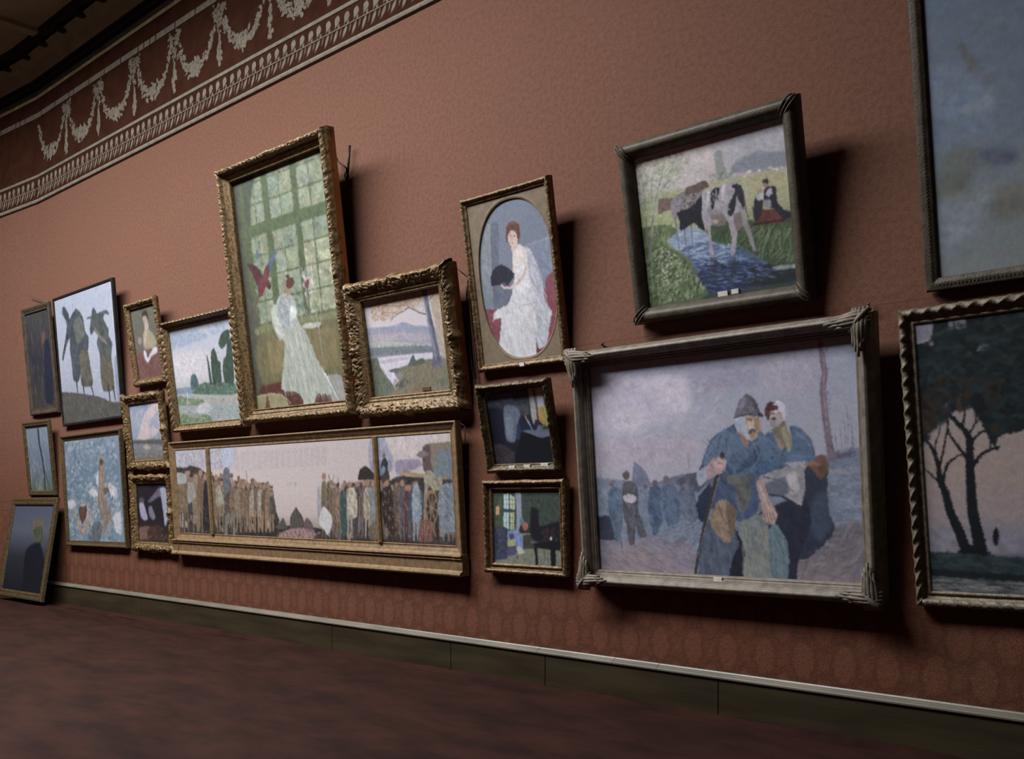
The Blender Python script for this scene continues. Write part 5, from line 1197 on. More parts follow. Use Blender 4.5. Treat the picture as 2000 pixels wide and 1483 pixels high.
("P","8a6e5a",[833,482,832,496,830,505,827,505,825,496,824,481,825,467,828,458,831,458,833,467],1.2,0.12,0.3,1),
("P","4a5666",[904,512,913,512,914,592,911,726,911,860,905,905,896,870,899,637],1.0,0.4,1,1),
("P","4c3c34",[913,481,912,494,910,502,907,502,905,494,905,481,906,467,908,459,910,460,912,468],1.2,0.12,0.3,1),
("P","4a4440",[759,507,767,508,769,596,765,743,764,891,758,941,750,902,753,645],1.0,0.4,1,1),
("P","7d6252",[768,473,767,488,765,497,762,496,759,487,759,473,760,459,763,450,765,450,768,459],1.2,0.12,0.3,1),
("P","77664e",[921,500,929,501,931,586,928,728,927,870,921,918,913,881,916,633],1.0,0.4,1,1),
("P","6a5042",[930,468,929,482,926,490,924,490,922,481,921,467,922,454,924,445,927,445,929,454],1.2,0.12,0.3,1),
("P","3a302a",[675,470,684,470,685,568,681,732,680,896,673,951,665,908,669,623],1.0,0.4,1,1),
("P","7d6252",[686,432,685,448,682,458,678,457,676,447,675,431,676,415,679,406,683,406,685,416],1.2,0.12,0.3,1),
("P","5c4a3c",[666,528,674,528,675,612,672,752,670,893,665,940,658,903,661,659],1.0,0.4,1,1),
("P","8a6e5a",[676,496,674,509,672,518,669,518,667,509,666,495,667,482,670,473,673,474,675,482],1.2,0.12,0.3,1),
("P","6f5a44",[791,514,798,514,798,603,795,753,793,902,789,953,783,914,786,653],1.0,0.4,1,1),
("P","7d6252",[800,479,799,494,796,503,793,503,791,493,790,479,791,464,794,455,797,455,799,465],1.2,0.12,0.3,1),
("P","6a5442",[771,478,779,478,779,579,776,748,774,918,769,1045,762,931,766,636],1.0,0.4,1,1),
("P","8a6e5a",[781,439,780,455,777,465,774,465,771,455,770,438,772,422,775,412,778,412,780,422],1.2,0.12,0.3,1),
("P","6a5442",[801,489,809,490,810,582,806,738,805,893,799,946,792,905,796,634],1.0,0.4,1,1),
("P","7d6252",[810,454,809,469,807,478,804,478,801,468,801,453,802,438,804,429,808,429,810,438],1.2,0.12,0.3,1),
("P","8a7c6c",[921,509,930,509,932,602,928,757,927,912,921,964,913,924,916,654],1.0,0.4,1,1),
("P","8a6e5a",[931,473,930,488,928,498,925,498,922,488,922,473,923,458,925,449,928,449,931,458],1.2,0.12,0.3,1),
("P","3c3a3c",[712,498,721,498,722,594,719,753,717,913,711,967,702,926,706,647],1.0,0.4,1,1),
("P","4c3c34",[722,461,721,477,718,486,715,486,713,477,712,461,713,445,716,436,719,436,722,446],1.2,0.12,0.3,1),
("P","5c4a3c",[646,541,656,541,657,631,653,782,652,934,645,1055,637,946,640,682],1.0,0.4,1,1),
("P","7d6252",[657,506,655,520,653,529,650,529,647,520,646,505,648,491,650,481,654,482,656,491],1.2,0.12,0.3,1),
("P","5c4a3c",[621,470,629,471,630,562,626,715,624,869,619,920,612,880,616,613],1.0,0.4,1,1),
("P","6a5042",[631,435,630,450,627,459,624,459,621,450,621,435,622,420,625,411,628,411,630,420],1.2,0.12,0.3,1),
("P","524c48",[866,559,875,559,877,630,874,749,874,868,868,909,859,878,861,670],1.0,0.4,1,1),
("P","4c3c34",[875,531,874,543,872,550,870,550,868,542,867,531,868,519,870,512,873,512,874,519],1.2,0.12,0.3,1),
("P","6a604c",[605,410,617,410,620,507,614,725,611,764,597,765,596,648,599,506],1.0,0.3,1,1),
("S","6a604c",[601,713,598,842,595,973],25.3,14.4,0.7,0.1),
("S","6a604c",[609,712,607,842,605,971],25.3,14.4,0.7,0.1),
("P","8f6e5a",[620,362,618,384,614,397,609,397,605,383,604,361,606,340,610,327,615,327,619,341],1.2,0.12,0.3,1),
("P","6f5a44",[629,473,643,473,646,558,641,751,638,785,622,786,621,683,623,558],1.0,0.3,1,1),
("S","6f5a44",[626,740,624,855,620,969],28.3,16.2,0.7,0.1),
("S","6f5a44",[635,740,633,854,632,968],28.3,16.2,0.7,0.1),
("P","8f6e5a",[644,431,642,450,639,461,634,461,631,449,630,430,632,411,635,399,640,400,643,412],1.2,0.12,0.3,1),
("P","76644e",[652,535,665,535,668,609,664,776,661,806,646,807,645,718,646,609],1.0,0.3,1,1),
("S","76644e",[650,767,648,866,645,966],27.3,15.6,0.7,0.1),
("S","76644e",[659,767,657,866,656,965],27.3,15.6,0.7,0.1),
("P","8f6e5a",[666,498,664,515,661,525,657,525,654,514,653,498,655,481,658,471,662,471,665,481],1.2,0.12,0.3,1),
("P","2e4a48",[667,504,679,505,682,583,677,762,675,794,660,795,660,700,661,583],1.0,0.3,1,1),
("S","2e4a48",[664,752,662,858,659,964],25.3,14.4,0.7,0.1),
("S","2e4a48",[672,752,670,857,669,963],25.3,14.4,0.7,0.1),
("P","8f6e5a",[680,466,679,483,675,494,671,494,668,483,667,465,669,447,672,437,676,437,680,448],1.2,0.12,0.3,1),
("P","8f8270",[689,485,705,485,709,567,704,751,701,784,681,786,679,687,681,567],1.0,0.3,1,1),
("S","8f8270",[686,741,684,851,681,961],35.4,20.2,0.7,0.1),
("S","8f8270",[697,741,695,850,695,960],35.4,20.2,0.7,0.1),
("P","8f6e5a",[704,445,703,463,699,474,695,474,692,462,691,444,692,426,696,415,700,415,703,426],1.2,0.12,0.3,1),
("P","4a3830",[714,486,725,486,728,567,723,750,721,783,707,784,706,686,708,567],1.0,0.3,1,1),
("S","4a3830",[711,740,709,849,706,958],25.3,14.4,0.7,0.1),
("S","4a3830",[719,740,717,848,716,957],25.3,14.4,0.7,0.1),
("P","8f6e5a",[727,446,725,464,722,475,718,475,715,463,714,445,715,427,719,416,723,416,726,427],1.2,0.12,0.3,1),
("P","6c5646",[736,476,748,477,752,559,747,744,744,777,729,779,728,679,730,558],1.0,0.3,1,1),
("S","6c5646",[733,734,731,845,728,955],28.3,16.2,0.7,0.1),
("S","6c5646",[742,734,740,844,739,954],28.3,16.2,0.7,0.1),
("P","8f6e5a",[750,436,748,454,745,466,740,465,737,454,736,435,738,417,741,406,746,406,749,417],1.2,0.12,0.3,1),
("P","94887a",[746,477,761,477,764,559,760,744,757,777,739,778,737,679,739,559],1.0,0.3,1,1),
("S","94887a",[744,734,741,844,738,954],33.4,19.1,0.7,0.1),
("S","94887a",[754,733,752,843,751,952],33.4,19.1,0.7,0.1),
("P","8f6e5a",[761,436,759,455,756,466,751,466,748,454,747,436,749,417,753,406,757,407,760,418],1.2,0.12,0.3,1),
("P","6b7680",[764,477,775,478,778,559,773,743,771,776,758,777,757,678,759,559],1.0,0.3,1,1),
("S","6b7680",[762,733,759,842,756,951],25.3,14.4,0.7,0.1),
("S","6b7680",[769,732,767,841,766,950],25.3,14.4,0.7,0.1),
("P","8f6e5a",[777,437,776,455,772,467,768,466,765,455,764,437,766,418,769,407,773,408,776,419],1.2,0.12,0.3,1),
("P","6d6858",[785,478,798,478,801,559,797,742,794,774,778,775,777,678,779,559],1.0,0.3,1,1),
("S","6d6858",[783,732,780,840,777,949],30.3,17.3,0.7,0.1),
("S","6d6858",[791,731,789,839,789,947],30.3,17.3,0.7,0.1),
("P","8f6e5a",[799,438,797,456,794,467,790,467,787,456,786,438,787,420,791,409,795,409,798,420],1.2,0.12,0.3,1),
("P","3c2c28",[803,479,822,479,828,559,823,740,819,772,796,774,793,677,795,559],1.0,0.3,1,1),
("S","3c2c28",[802,730,800,838,796,946],45.5,26.0,0.7,0.1),
("S","3c2c28",[815,730,813,837,813,944],45.5,26.0,0.7,0.1),
("P","8f6e5a",[820,439,818,457,815,468,811,468,808,457,807,439,809,421,812,410,816,410,819,421],1.2,0.12,0.3,1),
("P","2f4a48",[662,565,673,506,684,541,677,915,661,929],2.4,0.2,1,1),
("P","a39a88",[689,495,707,473,717,542,715,749,689,774,684,635],3.6,0.25,1,1),
("P","b4b0b4",[590,745,604,660,623,719,632,790,617,952,603,900,586,841],2.4,0.12,1,1),
("P","8a8c94",[587,468,595,493,595,684,581,805],3.6,0.12,1,1),
("P","33251f",[779,565,802,498,827,477,829,964,805,956,797,789,796,632],3.6,0.25,1,1),
("P","66584a",[752,849,775,813,803,833,805,956,750,964],3.6,0.3,1,1),
("S","9a8a68",[726,565,717,910],6.0,6.0,0.7,0.1),
("S","4a3a34",[660,377,654,565],7.2,6.0,0.7,0.1),
("S","4a3a34",[647,353,637,446],7.2,6.0,0.7,0.1),
("S","57604c",[629,351,633,446],16.8,9.6,0.7,0.1),
("P","4e4c5c",[852,483,864,484,867,565,863,751,860,784,846,785,844,686,846,565],1.0,0.3,1,1),
("S","4e4c5c",[850,741,847,851,845,962],30.3,17.3,0.7,0.1),
("S","4e4c5c",[858,741,856,850,855,960],30.3,17.3,0.7,0.1),
("P","8f6e5a",[865,443,864,461,860,472,856,472,853,461,852,442,854,424,857,413,861,413,864,424],1.2,0.12,0.3,1),
("P","5a2c2c",[865,522,874,522,876,597,872,767,870,797,859,798,859,708,860,597],1.0,0.3,1,1),
("S","5a2c2c",[862,758,860,859,858,960],22.2,12.7,0.7,0.1),
("S","5a2c2c",[868,757,867,858,866,959],22.2,12.7,0.7,0.1),
("P","8f6e5a",[876,484,875,501,871,512,868,511,865,501,864,484,866,467,869,457,872,457,875,467],1.2,0.12,0.3,1),
("P","3c4658",[874,522,882,522,884,597,880,767,878,797,868,798,868,707,870,597],1.0,0.3,1,1),
("S","3c4658",[871,757,869,858,867,959],20.2,11.5,0.7,0.1),
("S","3c4658",[877,757,875,857,874,958],20.2,11.5,0.7,0.1),
("P","8f6e5a",[884,485,883,501,880,512,876,512,874,501,873,484,874,467,877,457,881,457,884,468],1.2,0.12,0.3,1),
("P","77889c",[890,494,904,494,908,573,903,753,900,785,884,786,882,690,883,573],1.0,0.3,1,1),
("S","77889c",[888,743,886,850,883,957],35.4,20.2,0.7,0.1),
("S","77889c",[897,743,896,849,895,955],35.4,20.2,0.7,0.1),
("P","8f6e5a",[904,455,902,472,899,483,895,483,892,472,891,454,893,436,896,426,900,426,903,437],1.2,0.12,0.3,1),
("P","6b7a88",[971,487,1058,488,1063,566,1058,743,1055,775,965,776,962,682,963,566],1.0,0.3,1,1),
("S","6b7a88",[970,734,968,839,965,945],45.5,26.0,0.7,0.1),
("S","6b7a88",[981,733,979,838,980,943],45.5,26.0,0.7,0.1),
("P","8f6e5a",[1056,449,1054,466,1051,477,1048,477,1045,466,1044,448,1045,430,1049,420,1052,420,1055,431],1.2,0.12,0.3,1),
("P","7c5c4c",[1055,560,1066,560,1069,626,1066,774,1064,801,1050,802,1049,723,1050,626],1.0,0.3,1,1),
("S","7c5c4c",[984,766,982,855,980,943],30.3,17.3,0.7,0.1),
("S","7c5c4c",[991,766,990,854,990,942],30.3,17.3,0.7,0.1),
("P","8f6e5a",[1066,528,1065,542,1062,551,1059,551,1057,542,1056,527,1057,513,1060,504,1063,504,1065,513],1.2,0.12,0.3,1),
("P","7f8fa0",[887,501,899,447,907,501,909,673,904,781,887,782],3.6,0.25,1,1),
("S","9a7c50",[856,336,920,379,981,388],26.5,40.9,1.8,0.1),
("P","8c8574",[920,416,927,342,940,333,953,376,971,409,963,503,947,513,935,470,925,502],2.4,0.3,1,1),
("P","64727e",[958,229,969,152,1047,211,1046,378,952,386],3.6,0.2,1,1),
("P","8a6a4c",[957,661,951,754,940,813,928,814,919,756,917,662,922,568,933,510,945,510,954,568],1.2,0.12,0.3,1),
("P","38302c",[953,666,949,744,941,793,932,794,925,746,923,667,927,589,936,540,945,540,952,588],1.2,0.12,0.3,1),
("S","94745a",[937,663,954,692],9.6,7.2,0.7,0.1),
("S","94745a",[937,663,945,785],9.6,7.2,0.7,0.1),
("S","94745a",[937,663,931,808],9.6,7.2,0.7,0.1),
("S","94745a",[937,663,921,746],9.6,7.2,0.7,0.1),
("S","94745a",[937,663,920,635],9.6,7.2,0.7,0.1),
("S","94745a",[937,663,929,541],9.6,7.2,0.7,0.1),
("S","94745a",[937,663,943,520],9.6,7.2,0.7,0.1),
("S","94745a",[937,663,953,582],9.6,7.2,0.7,0.1),
("P","94745a",[942,663,941,676,938,684,935,684,933,676,933,664,934,651,936,643,939,643,941,651],1.2,0.12,0.3,1),
("P","6f7d8c",[967,461,1056,451,1064,566,1063,837,970,871,956,735],4.8,0.3,1,1),
("P","6c3c34",[904,792,933,779,937,960,897,965],3.6,0.3,1,1),
("S","a0806c",[904,786,901,959],3.6,3.6,0.7,0.1),
("S","a0806c",[910,786,907,959],3.6,3.6,0.7,0.1),
("S","a0806c",[916,785,913,958],3.6,3.6,0.7,0.1),
("S","a0806c",[922,785,919,957],3.6,3.6,0.7,0.1),
("S","a0806c",[928,784,925,956],3.6,3.6,0.7,0.1),
("S","a0806c",[934,784,931,955],3.6,3.6,0.7,0.1),
("D",["7c6a58","3c3836","8f8070","5a4a40","98928c","4a5666"],[636,470,834,455,995,483,997,941,631,944],420,28.9,8.4,85,40,0.45),
("D",["3c4038","5a3c38","2e3432"],[578,926,999,899,1000,982,577,999],160,21.7,9.6,0,60,0.5),
 ]),
 'p14': dict(name='painting', label='small gilt framed dark room with a yellow-curtained window, directly under the oval portrait', clabel='dark interior with a lit window', style='kitchen', loc=(-5.4988, -0.092, 1.7209), rot=(0.2166, 0.0009, 0.0003), W=0.7775, H=0.7295, bd=(0.065, 0.065, 0.065, 0.065), t=0.08, rc=0.06, ny=143, seed=101, gain=1.0, tags=[(-0.1087, 0.0367, 0.07, 0.034, 'paper', 'paper_tag', 'pale paper tag'), (0.0565, 0.0395, 0.07, 0.034, 'paper', 'paper_tag', 'pale paper tag'), (0.2396, 0.0459, 0.08, 0.036, 'paper', 'paper_tag', 'pale paper tag')], ops=[
("G",[(0,"2e3440"),(500,"1e2432"),(1000,"161a26")]),
("P","3c4450",[-53,58,626,36,713,92,692,343,523,332,471,211,248,195,-69,208],19.8,0.3,1,1),
("D",["4a5462","2b3038","505a60","3a4440"],[19,48,698,42,702,285,11,219],120,39.6,15.8,60,80,0.4),
("P","161c30",[-66,259,235,264,213,715,-66,727],7.9,0.12,1,1),
("P","5c6a82",[294,218,469,220,547,334,473,468,394,693,258,677,250,516],11.9,0.2,1,1),
("P","6f7f96",[277,377,392,364,397,543,337,660,266,637],13.9,0.2,1,1),
("P","4a5a78",[274,58,449,61,457,151,270,147],9.9,0.12,1,1),
("P","243a60",[458,546,536,392,612,377,619,476,713,559,553,571,535,669,412,664],4.9,0.12,1,1),
("P","1a2440",[540,373,612,377,622,456,689,558,530,560,510,470],4.9,0.12,1,1),
("S","c88c70",[620,368,637,408],15.8,13.9,3.0,0.1),
("S","7fa6c4",[646,428,677,489,703,549],21.8,7.9,2.0,0.1),
("P","5c4838",[653,331,646,348,636,358,626,357,619,346,619,329,625,312,636,302,646,302,652,313],1.0,0.12,0.3,1),
("P","a09a9c",[726,-50,787,-55,812,273,797,427,754,464,739,482,721,384,728,209],4.9,0.12,1,1),
("P","6f7f50",[809,-48,856,-44,858,218,830,274],4.9,0.12,1,1),
("P","a9a9bc",[865,-58,948,-61,945,263,848,275],3.0,0.1,1,1),
("P","7f9cb4",[971,-59,1076,-61,1086,153,972,207],4.0,0.12,1,1),
("P","a8842c",[842,275,944,267,949,436,904,492,832,429],5.9,0.25,1,1),
("P","8f8a3c",[943,272,1087,249,1089,440,959,514,916,492],5.9,0.25,1,1),
("S","3a4430",[957,24,956,264],9.9,9.9,0.6,0.1),
("S","4a5030",[1015,96,1020,402],11.9,9.9,0.6,0.1),
("D",["b08a30","8a8f48","6a6a30"],[859,276,1016,258,1006,517,854,508],60,33.6,9.9,75,40,0.5),
("P","2b2440",[758,444,797,427,834,488,798,554,752,542],4.0,0.12,1,1),
("P","56698a",[776,543,820,497,868,528,870,587,824,614,766,601],3.0,0.12,1,1),
("P","46606c",[820,565,918,550,1053,583,883,617],4.0,0.12,1,1),
("P","606a84",[542,561,714,555,888,588,1105,585,1105,619,862,664,759,640],3.0,0.12,1,1),
("P","10141f",[528,570,735,639,856,669,1108,634,1116,1067,324,1072,430,764],3.0,0.12,1,1),
("P","38323c",[-53,728,147,723,354,842,273,1071,-80,1074],15.8,0.3,1,1),
("D",["463e48","2a2c38","54483f"],[17,728,357,822,275,991,-9,994],60,33.6,11.9,0,60,0.4),
 ]),
 'p15': dict(name='painting', label='gilt framed room with an arched window, lowest under the oval portrait', clabel='interior with an arched window', style='hollow_gilt', loc=(-5.4815, -0.082, 0.8898), rot=(0.0386, -0.0005, -0.0002), W=0.9021, H=0.7674, bd=(0.08, 0.08, 0.08, 0.08), t=0.07, rc=0.05, ny=145, seed=108, gain=1.0, ops=[
("G",[(0,"2f3c3a"),(500,"222a2c"),(750,"2a2e34"),(1000,"65685c")]),
("P","3c4a3c",[-88,29,175,31,160,519,47,543,-90,281],14.9,0.3,1,1),
("P","31403a",[440,-48,958,-50,958,417,580,488,442,384],17.0,0.3,1,1),
("D",["3f4c40","26302e","4c5340","2c3c40"],[440,22,958,20,956,479,462,490],160,42.5,12.7,70,80,0.4),
("D",["48583e","2c3c3c","5c5c3c"],[-18,29,174,41,147,519,-14,501],60,36.1,10.6,80,50,0.4),
("P","7f89a0",[344,53,428,43,435,192,436,384,389,535,341,536,355,278],4.2,0.15,1,1),
("P","2c4248",[155,63,235,47,343,85,362,257,341,536,171,540],3.2,0.12,1,1),
("P","a6c0c8",[176,72,249,63,246,263,174,258],2.1,0.15,0.2,0),
("P","a9b894",[269,69,336,107,340,268,265,263],2.1,0.15,0.2,0),
("P","a2bcc0",[168,310,247,312,242,533,163,497],2.1,0.15,0.2,0),
("P","9fae78",[266,311,327,311,322,536,262,538],2.1,0.15,0.2,0),
("S","2c4248",[216,63,206,518],6.4,6.4,0.6,0.1),
("S","2c4248",[307,85,296,537],6.4,6.4,0.6,0.1),
("S","3c5458",[174,139,336,143],5.3,5.3,0.6,0.1),
("S","3c5458",[172,198,335,202],5.3,5.3,0.6,0.1),
("S","3c5458",[166,377,329,379],5.3,5.3,0.6,0.1),
("S","3c5458",[164,448,327,449],5.3,5.3,0.6,0.1),
("P","b59058",[54,237,104,231,106,335,56,341],3.2,0.12,1,1),
("P","2a3c58",[-99,172,-46,281,39,609,36,916,-104,930],10.6,0.12,1,1),
("P","2c3850",[40,565,184,518,213,778,210,886,61,893],5.3,0.3,1,1),
("D",["3a4c70","50404c","6c5840","1e2840"],[39,412,197,496,210,875,49,893],80,31.9,8.5,80,60,0.5),
("P","5f82b4",[220,561,341,547,447,619,441,790,358,772,338,654,228,679],4.2,0.2,1,1),
("P","6a7fb8",[305,558,377,535,434,630,424,769,347,751,313,666],4.2,0.2,1,1),
("P","8f9a6c",[222,669,326,655,335,751,225,766],3.2,0.12,1,1),
("P","433a6c",[243,603,304,591,314,655,253,668],4.2,0.12,1,1),
("P","a85548",[528,489,519,520,497,540,471,541,450,522,443,491,452,459,474,439,500,439,521,458],1.1,0.12,0.3,1),
("P","5c6c80",[470,421,468,450,453,471,431,475,411,460,399,433,401,404,416,383,438,379,458,394],1.1,0.12,0.3,1),
("S","a03c38",[361,493,366,514],14.9,12.7,0.6,0.1),
("P","76806c",[394,588,601,577,612,598,411,611],2.1,0.12,1,1),
("P","3c3a30",[459,608,646,602,619,762,454,779],5.3,0.12,1,1),
("P","14161f",[575,255,679,275,696,485,958,417,962,686,644,676,553,594],12.7,0.12,1,1),
("D",["6c3a30","3c2a2c","5c3028"],[695,506,956,479,956,686,713,695],50,25.5,8.5,80,60,0.5),
("P","a4b4c4",[861,638,858,650,850,658,840,658,832,651,829,639,833,626,841,618,851,618,858,625],1.1,0.12,0.3,1),
("P","6f7264",[-92,963,210,886,453,789,959,779,959,1046,-99,1044],8.5,0.2,1,1),
("D",["8a8a74","5c6058","7c7c68"],[-16,951,453,811,959,789,959,965],90,42.5,8.5,5,30,0.4),
("P","46466a",[213,778,335,751,344,858,210,886],4.2,0.12,1,1),
("P","a0a898",[346,772,407,748,453,811,476,831,380,857],3.2,0.12,1,1),
("P","4c4440",[369,900,366,915,360,925,353,926,347,916,345,901,348,886,354,876,361,876,367,885],1.1,0.12,0.3,1),
("P","333c5a",[-90,897,210,886,184,931,-98,963],8.5,0.12,1,1),
("P","5c6678",[550,695,598,683,758,725,711,742],2.1,0.12,1,1),
("P","10121a",[597,704,967,675,970,789,642,761],3.2,0.12,1,1),
("P","0f1118",[601,762,648,760,651,855,657,971,607,1044,620,899],2.1,0.12,1,1),
("P","0f1118",[836,774,903,771,903,1043,841,1047],2.1,0.12,1,1),
("S","3c2420",[750,798,758,913],8.5,7.4,0.6,0.1),
("S","3c2420",[790,797,798,922],8.5,7.4,0.6,0.1),
 ]),
 'p16': dict(name='painting', label='dark rounded frame around a black and white cow wading in a stream', clabel='painting of cows in a stream', style='half_round', loc=(-3.6662, -0.112, 2.7661), rot=(0.1942, 0.0051, -0.0012), W=1.3946, H=1.2749, bd=(0.115, 0.115, 0.115, 0.115), t=0.1, rc=0.07, ny=293, seed=115, gain=1.12, tags=[(0.0311, 0.1308, 0.075, 0.036, 'paper', 'paper_tag', 'oval white paper tag'), (0.1267, 0.135, 0.055, 0.032, 'paper', 'paper_tag', 'square white paper tag')], ops=[
("G",[(0,"a9a6b4"),(250,"b2aab4"),(360,"b2aaa4"),(450,"a3a283"),(600,"7d8a62"),(800,"4c6048"),(1000,"33483f")]),
("P","a4a4b2",[642,-100,1049,-68,1051,207,778,206,627,118],31.5,0.12,1,1),
("P","c0b4b6",[-83,-48,418,-67,561,122,502,273,274,263,-83,221],31.5,0.12,1,1),
("D",["c2b8bc","9fa0ae","bdb2a8"],[-13,22,968,18,977,255,-13,221],300,35.7,10.5,-15,90,0.25),
("P","82889a",[661,208,728,174,792,169,834,155,893,185,972,195,1043,293,781,277,657,248],8.4,0.12,1,1),
("D",["757c92","8d92a0","7e8a86"],[685,183,972,195,972,303,678,253],120,18.9,10.5,80,90,0.5),
("P","8a9290",[558,265,556,172,551,119,581,91,611,114,610,185,634,263,611,283],6.3,0.12,1,1),
("D",["6f7f76","93a096"],[506,232,659,228,642,295,503,263],60,16.8,8.4,0,180,0.7),
("P","aaa67e",[456,284,611,278,971,313,970,441,706,402,442,407],10.5,0.12,1,1),
("P","99a36e",[-93,307,179,264,364,284,346,451,163,500,-100,462],14.7,0.12,1,1),
("D",["b3ae86","8f9a62","a5a86e","c0b89a"],[-23,307,458,263,971,322,979,562,123,536],360,27.3,7.3,5,60,0.5),
("P","d2c6b6",[762,273,759,277,753,278,746,277,741,272,739,267,742,263,748,262,755,263,760,267],1.0,0.12,0.3,1),
("P","d2c6b6",[778,268,775,273,769,274,763,272,757,268,755,263,758,259,764,257,771,259,776,263],1.0,0.12,0.3,1),
("P","d2c6b6",[834,278,831,282,826,283,819,282,814,278,812,272,814,268,820,267,827,269,832,273],1.0,0.12,0.3,1),
("P","d2c6b6",[903,279,901,283,895,284,888,282,883,278,881,273,884,269,890,268,896,269,902,273],1.0,0.12,0.3,1),
("P","d2c6b6",[920,288,917,292,911,294,905,292,899,288,898,283,900,279,906,278,913,279,918,283],1.0,0.12,0.3,1),
("P","d2c6b6",[939,295,937,299,931,301,924,299,919,295,917,290,920,286,926,284,932,286,937,290],1.0,0.12,0.3,1),
("P","d2c6b6",[969,294,967,298,961,300,954,298,949,294,948,289,950,285,956,284,962,285,967,289],1.0,0.12,0.3,1),
("P","d2c6b6",[741,293,738,297,732,299,725,297,720,293,718,288,721,283,727,282,734,284,739,288],1.0,0.12,0.3,1),
("P","8aa0bc",[170,545,246,506,328,511,437,565,485,649,478,711,342,698,253,654,199,606],5.2,0.12,1,1),
("P","48618f",[266,651,419,626,507,653,677,705,795,799,1051,883,1049,968,429,961,372,855,338,740],5.2,0.12,1,1),
("P","26314f",[380,780,562,769,771,826,1053,893,1049,968,429,961,372,855],14.7,0.12,1,1),
("P","25302f",[728,839,874,844,1052,903,1049,968,706,961],10.5,0.12,1,1),
("P","8a968e",[851,861,934,849,1053,863,1049,892,870,884],4.2,0.12,1,1),
("D",["b4c2d4","8aa2c6","5f7cae","6b86b4"],[176,547,427,552,634,698,690,791,402,784,265,656],260,35.7,6.3,10,30,0.6),
("D",["2b3e70","47619a","1d2740","6a84b4","39527e"],[364,712,774,796,969,911,453,954,372,855],260,35.7,6.3,8,30,0.55),
("D",["35342f","4a4448","283050"],[455,718,510,728,481,904,447,899],30,21.0,8.4,80,20,0.6),
("D",["35342f","3a3438","283050"],[598,733,652,743,626,896,588,890],30,21.0,8.4,80,20,0.6),
("P","3c5238",[461,549,651,524,774,570,1049,621,1051,863,852,850,755,772,657,691,486,638],4.2,0.12,1,1),
("D",["2c3f2c","55703f","466038","6f7f4a","22332a"],[471,561,755,556,973,630,978,862,774,796,508,642],380,35.7,5.2,-60,60,0.6),
("D",["8b9680","7f8f60"],[770,620,981,662,974,851,776,775],60,52.5,3.1,-60,70,0.5),
("P","52683f",[-87,465,179,470,267,532,166,578,184,636,-83,634],5.2,0.12,1,1),
("D",["5f7a48","7f8f55","48603c","8a9468"],[-16,454,225,480,198,617,-25,632],160,25.2,6.3,-70,60,0.6),
("P","4f6340",[-89,633,115,601,230,650,315,736,349,851,429,961,193,1051,-106,1052],5.2,0.12,1,1),
("D",["5f7a4c","34492f","76905a","98a07c","283a2c","8fa06a"],[-14,645,138,611,293,721,429,961,-36,982],480,23.1,9.4,-50,90,0.6),
("D",["b6a8a0","a8a0a8","c4b8a8"],[116,590,261,694,253,868,120,870],40,14.7,8.4,0,90,0.7),
("S","776f74",[39,671,70,548,99,421,132,297,174,198,208,109,240,42],23.1,4.2,1.0,0.1),
("S","776f74",[34,575,45,466,52,323,53,192,39,101],12.6,3.1,1.0,0.1),
("S","776f74",[132,297,207,227,285,159,340,88],9.4,3.1,1.0,0.1),
("S","776f74",[103,312,120,163,181,38],8.4,3.1,1.0,0.1),
("S","776f74",[191,158,267,112,371,116],5.2,2.1,1.0,0.1),
("S","776f74",[155,258,234,201],5.2,2.1,1.0,0.1),
("S","776f74",[54,390,4,291],5.2,2.1,1.0,0.1),
("S","a79c9c",[77,528,108,401,143,277],6.3,3.1,0.6,0.1),
("D",["93a080","8a8f70","a9b094","7f8f6a","b4b49c"],[-15,33,182,27,346,36,392,132,265,240,148,420,-19,375],420,23.1,12.6,0,90,0.6),
("P","6f5b58",[149,311,174,301,256,318,243,380,194,386,139,397],2.1,0.12,1,1),
("D",["8b6a5a","5f4a48"],[149,311,255,324,236,384,140,386],20,16.8,6.3,0,180,0.7),
("P","837c86",[235,341,269,305,317,295,411,273,475,257,499,294,451,325,438,448,333,469,278,436,252,453,230,416],2.1,0.2,1,1),
("P","625049",[349,270,412,263,465,252,491,262,504,297,453,309,381,341,338,310],2.1,0.2,1,1),
("D",["a49aa2","6d666c","524648"],[248,333,407,315,396,418,267,423],50,21.0,8.4,0,180,0.7),
("S","76707c",[253,442,257,540,260,650],12.6,7.3,0.6,0.1),
("S","76707c",[310,518,309,594,316,671],12.6,7.3,0.6,0.1),
("S","76707c",[357,506,355,581,356,657],12.6,7.3,0.6,0.1),
("P","a49dac",[423,382,445,334,497,316,564,313,620,298,683,313,722,370,716,466,688,532,629,530,578,493,504,467,461,496,420,508],1.6,0.15,1,1),
("P","8d8794",[440,428,506,442,591,480,609,515,521,518,478,499],6.3,0.12,1,1),
("P","7a6d66",[481,468,589,496,583,552,539,553,487,522],5.2,0.12,1,1),
("P","9b93a2",[431,458,496,482,483,574,484,659,488,724,462,714,464,634,460,559],1.6,0.12,1,1),
("P","a39aa8",[576,404,633,489,647,565,653,618,625,738,600,744,615,652,611,578,589,501],1.6,0.12,1,1),
("P","8e8692",[692,440,712,506,735,603,752,699,763,747,740,738,715,640,690,573,673,518],1.6,0.12,1,1),
("P","7c6a68",[638,501,686,500,690,573,649,607],3.1,0.12,1,1),
("D",["8a8490","bcb4c2","746e7c"],[445,386,689,357,685,510,479,489],40,35.7,12.6,70,40,0.4),
("P","1f212c",[266,418,305,401,351,403,400,377,447,336,440,428,437,480,446,567,411,539,381,503,339,514,303,530,277,525,281,459],1.6,0.25,1,1),
("P","22232d",[508,337,541,316,567,321,551,388,533,395,518,439,501,435,501,388],1.6,0.12,1,1),
("P","2b2a34",[644,327,677,319,711,352,720,426,709,485,682,428,673,395,650,482,626,508,602,493,620,424,653,380,663,351],1.6,0.2,1,1),
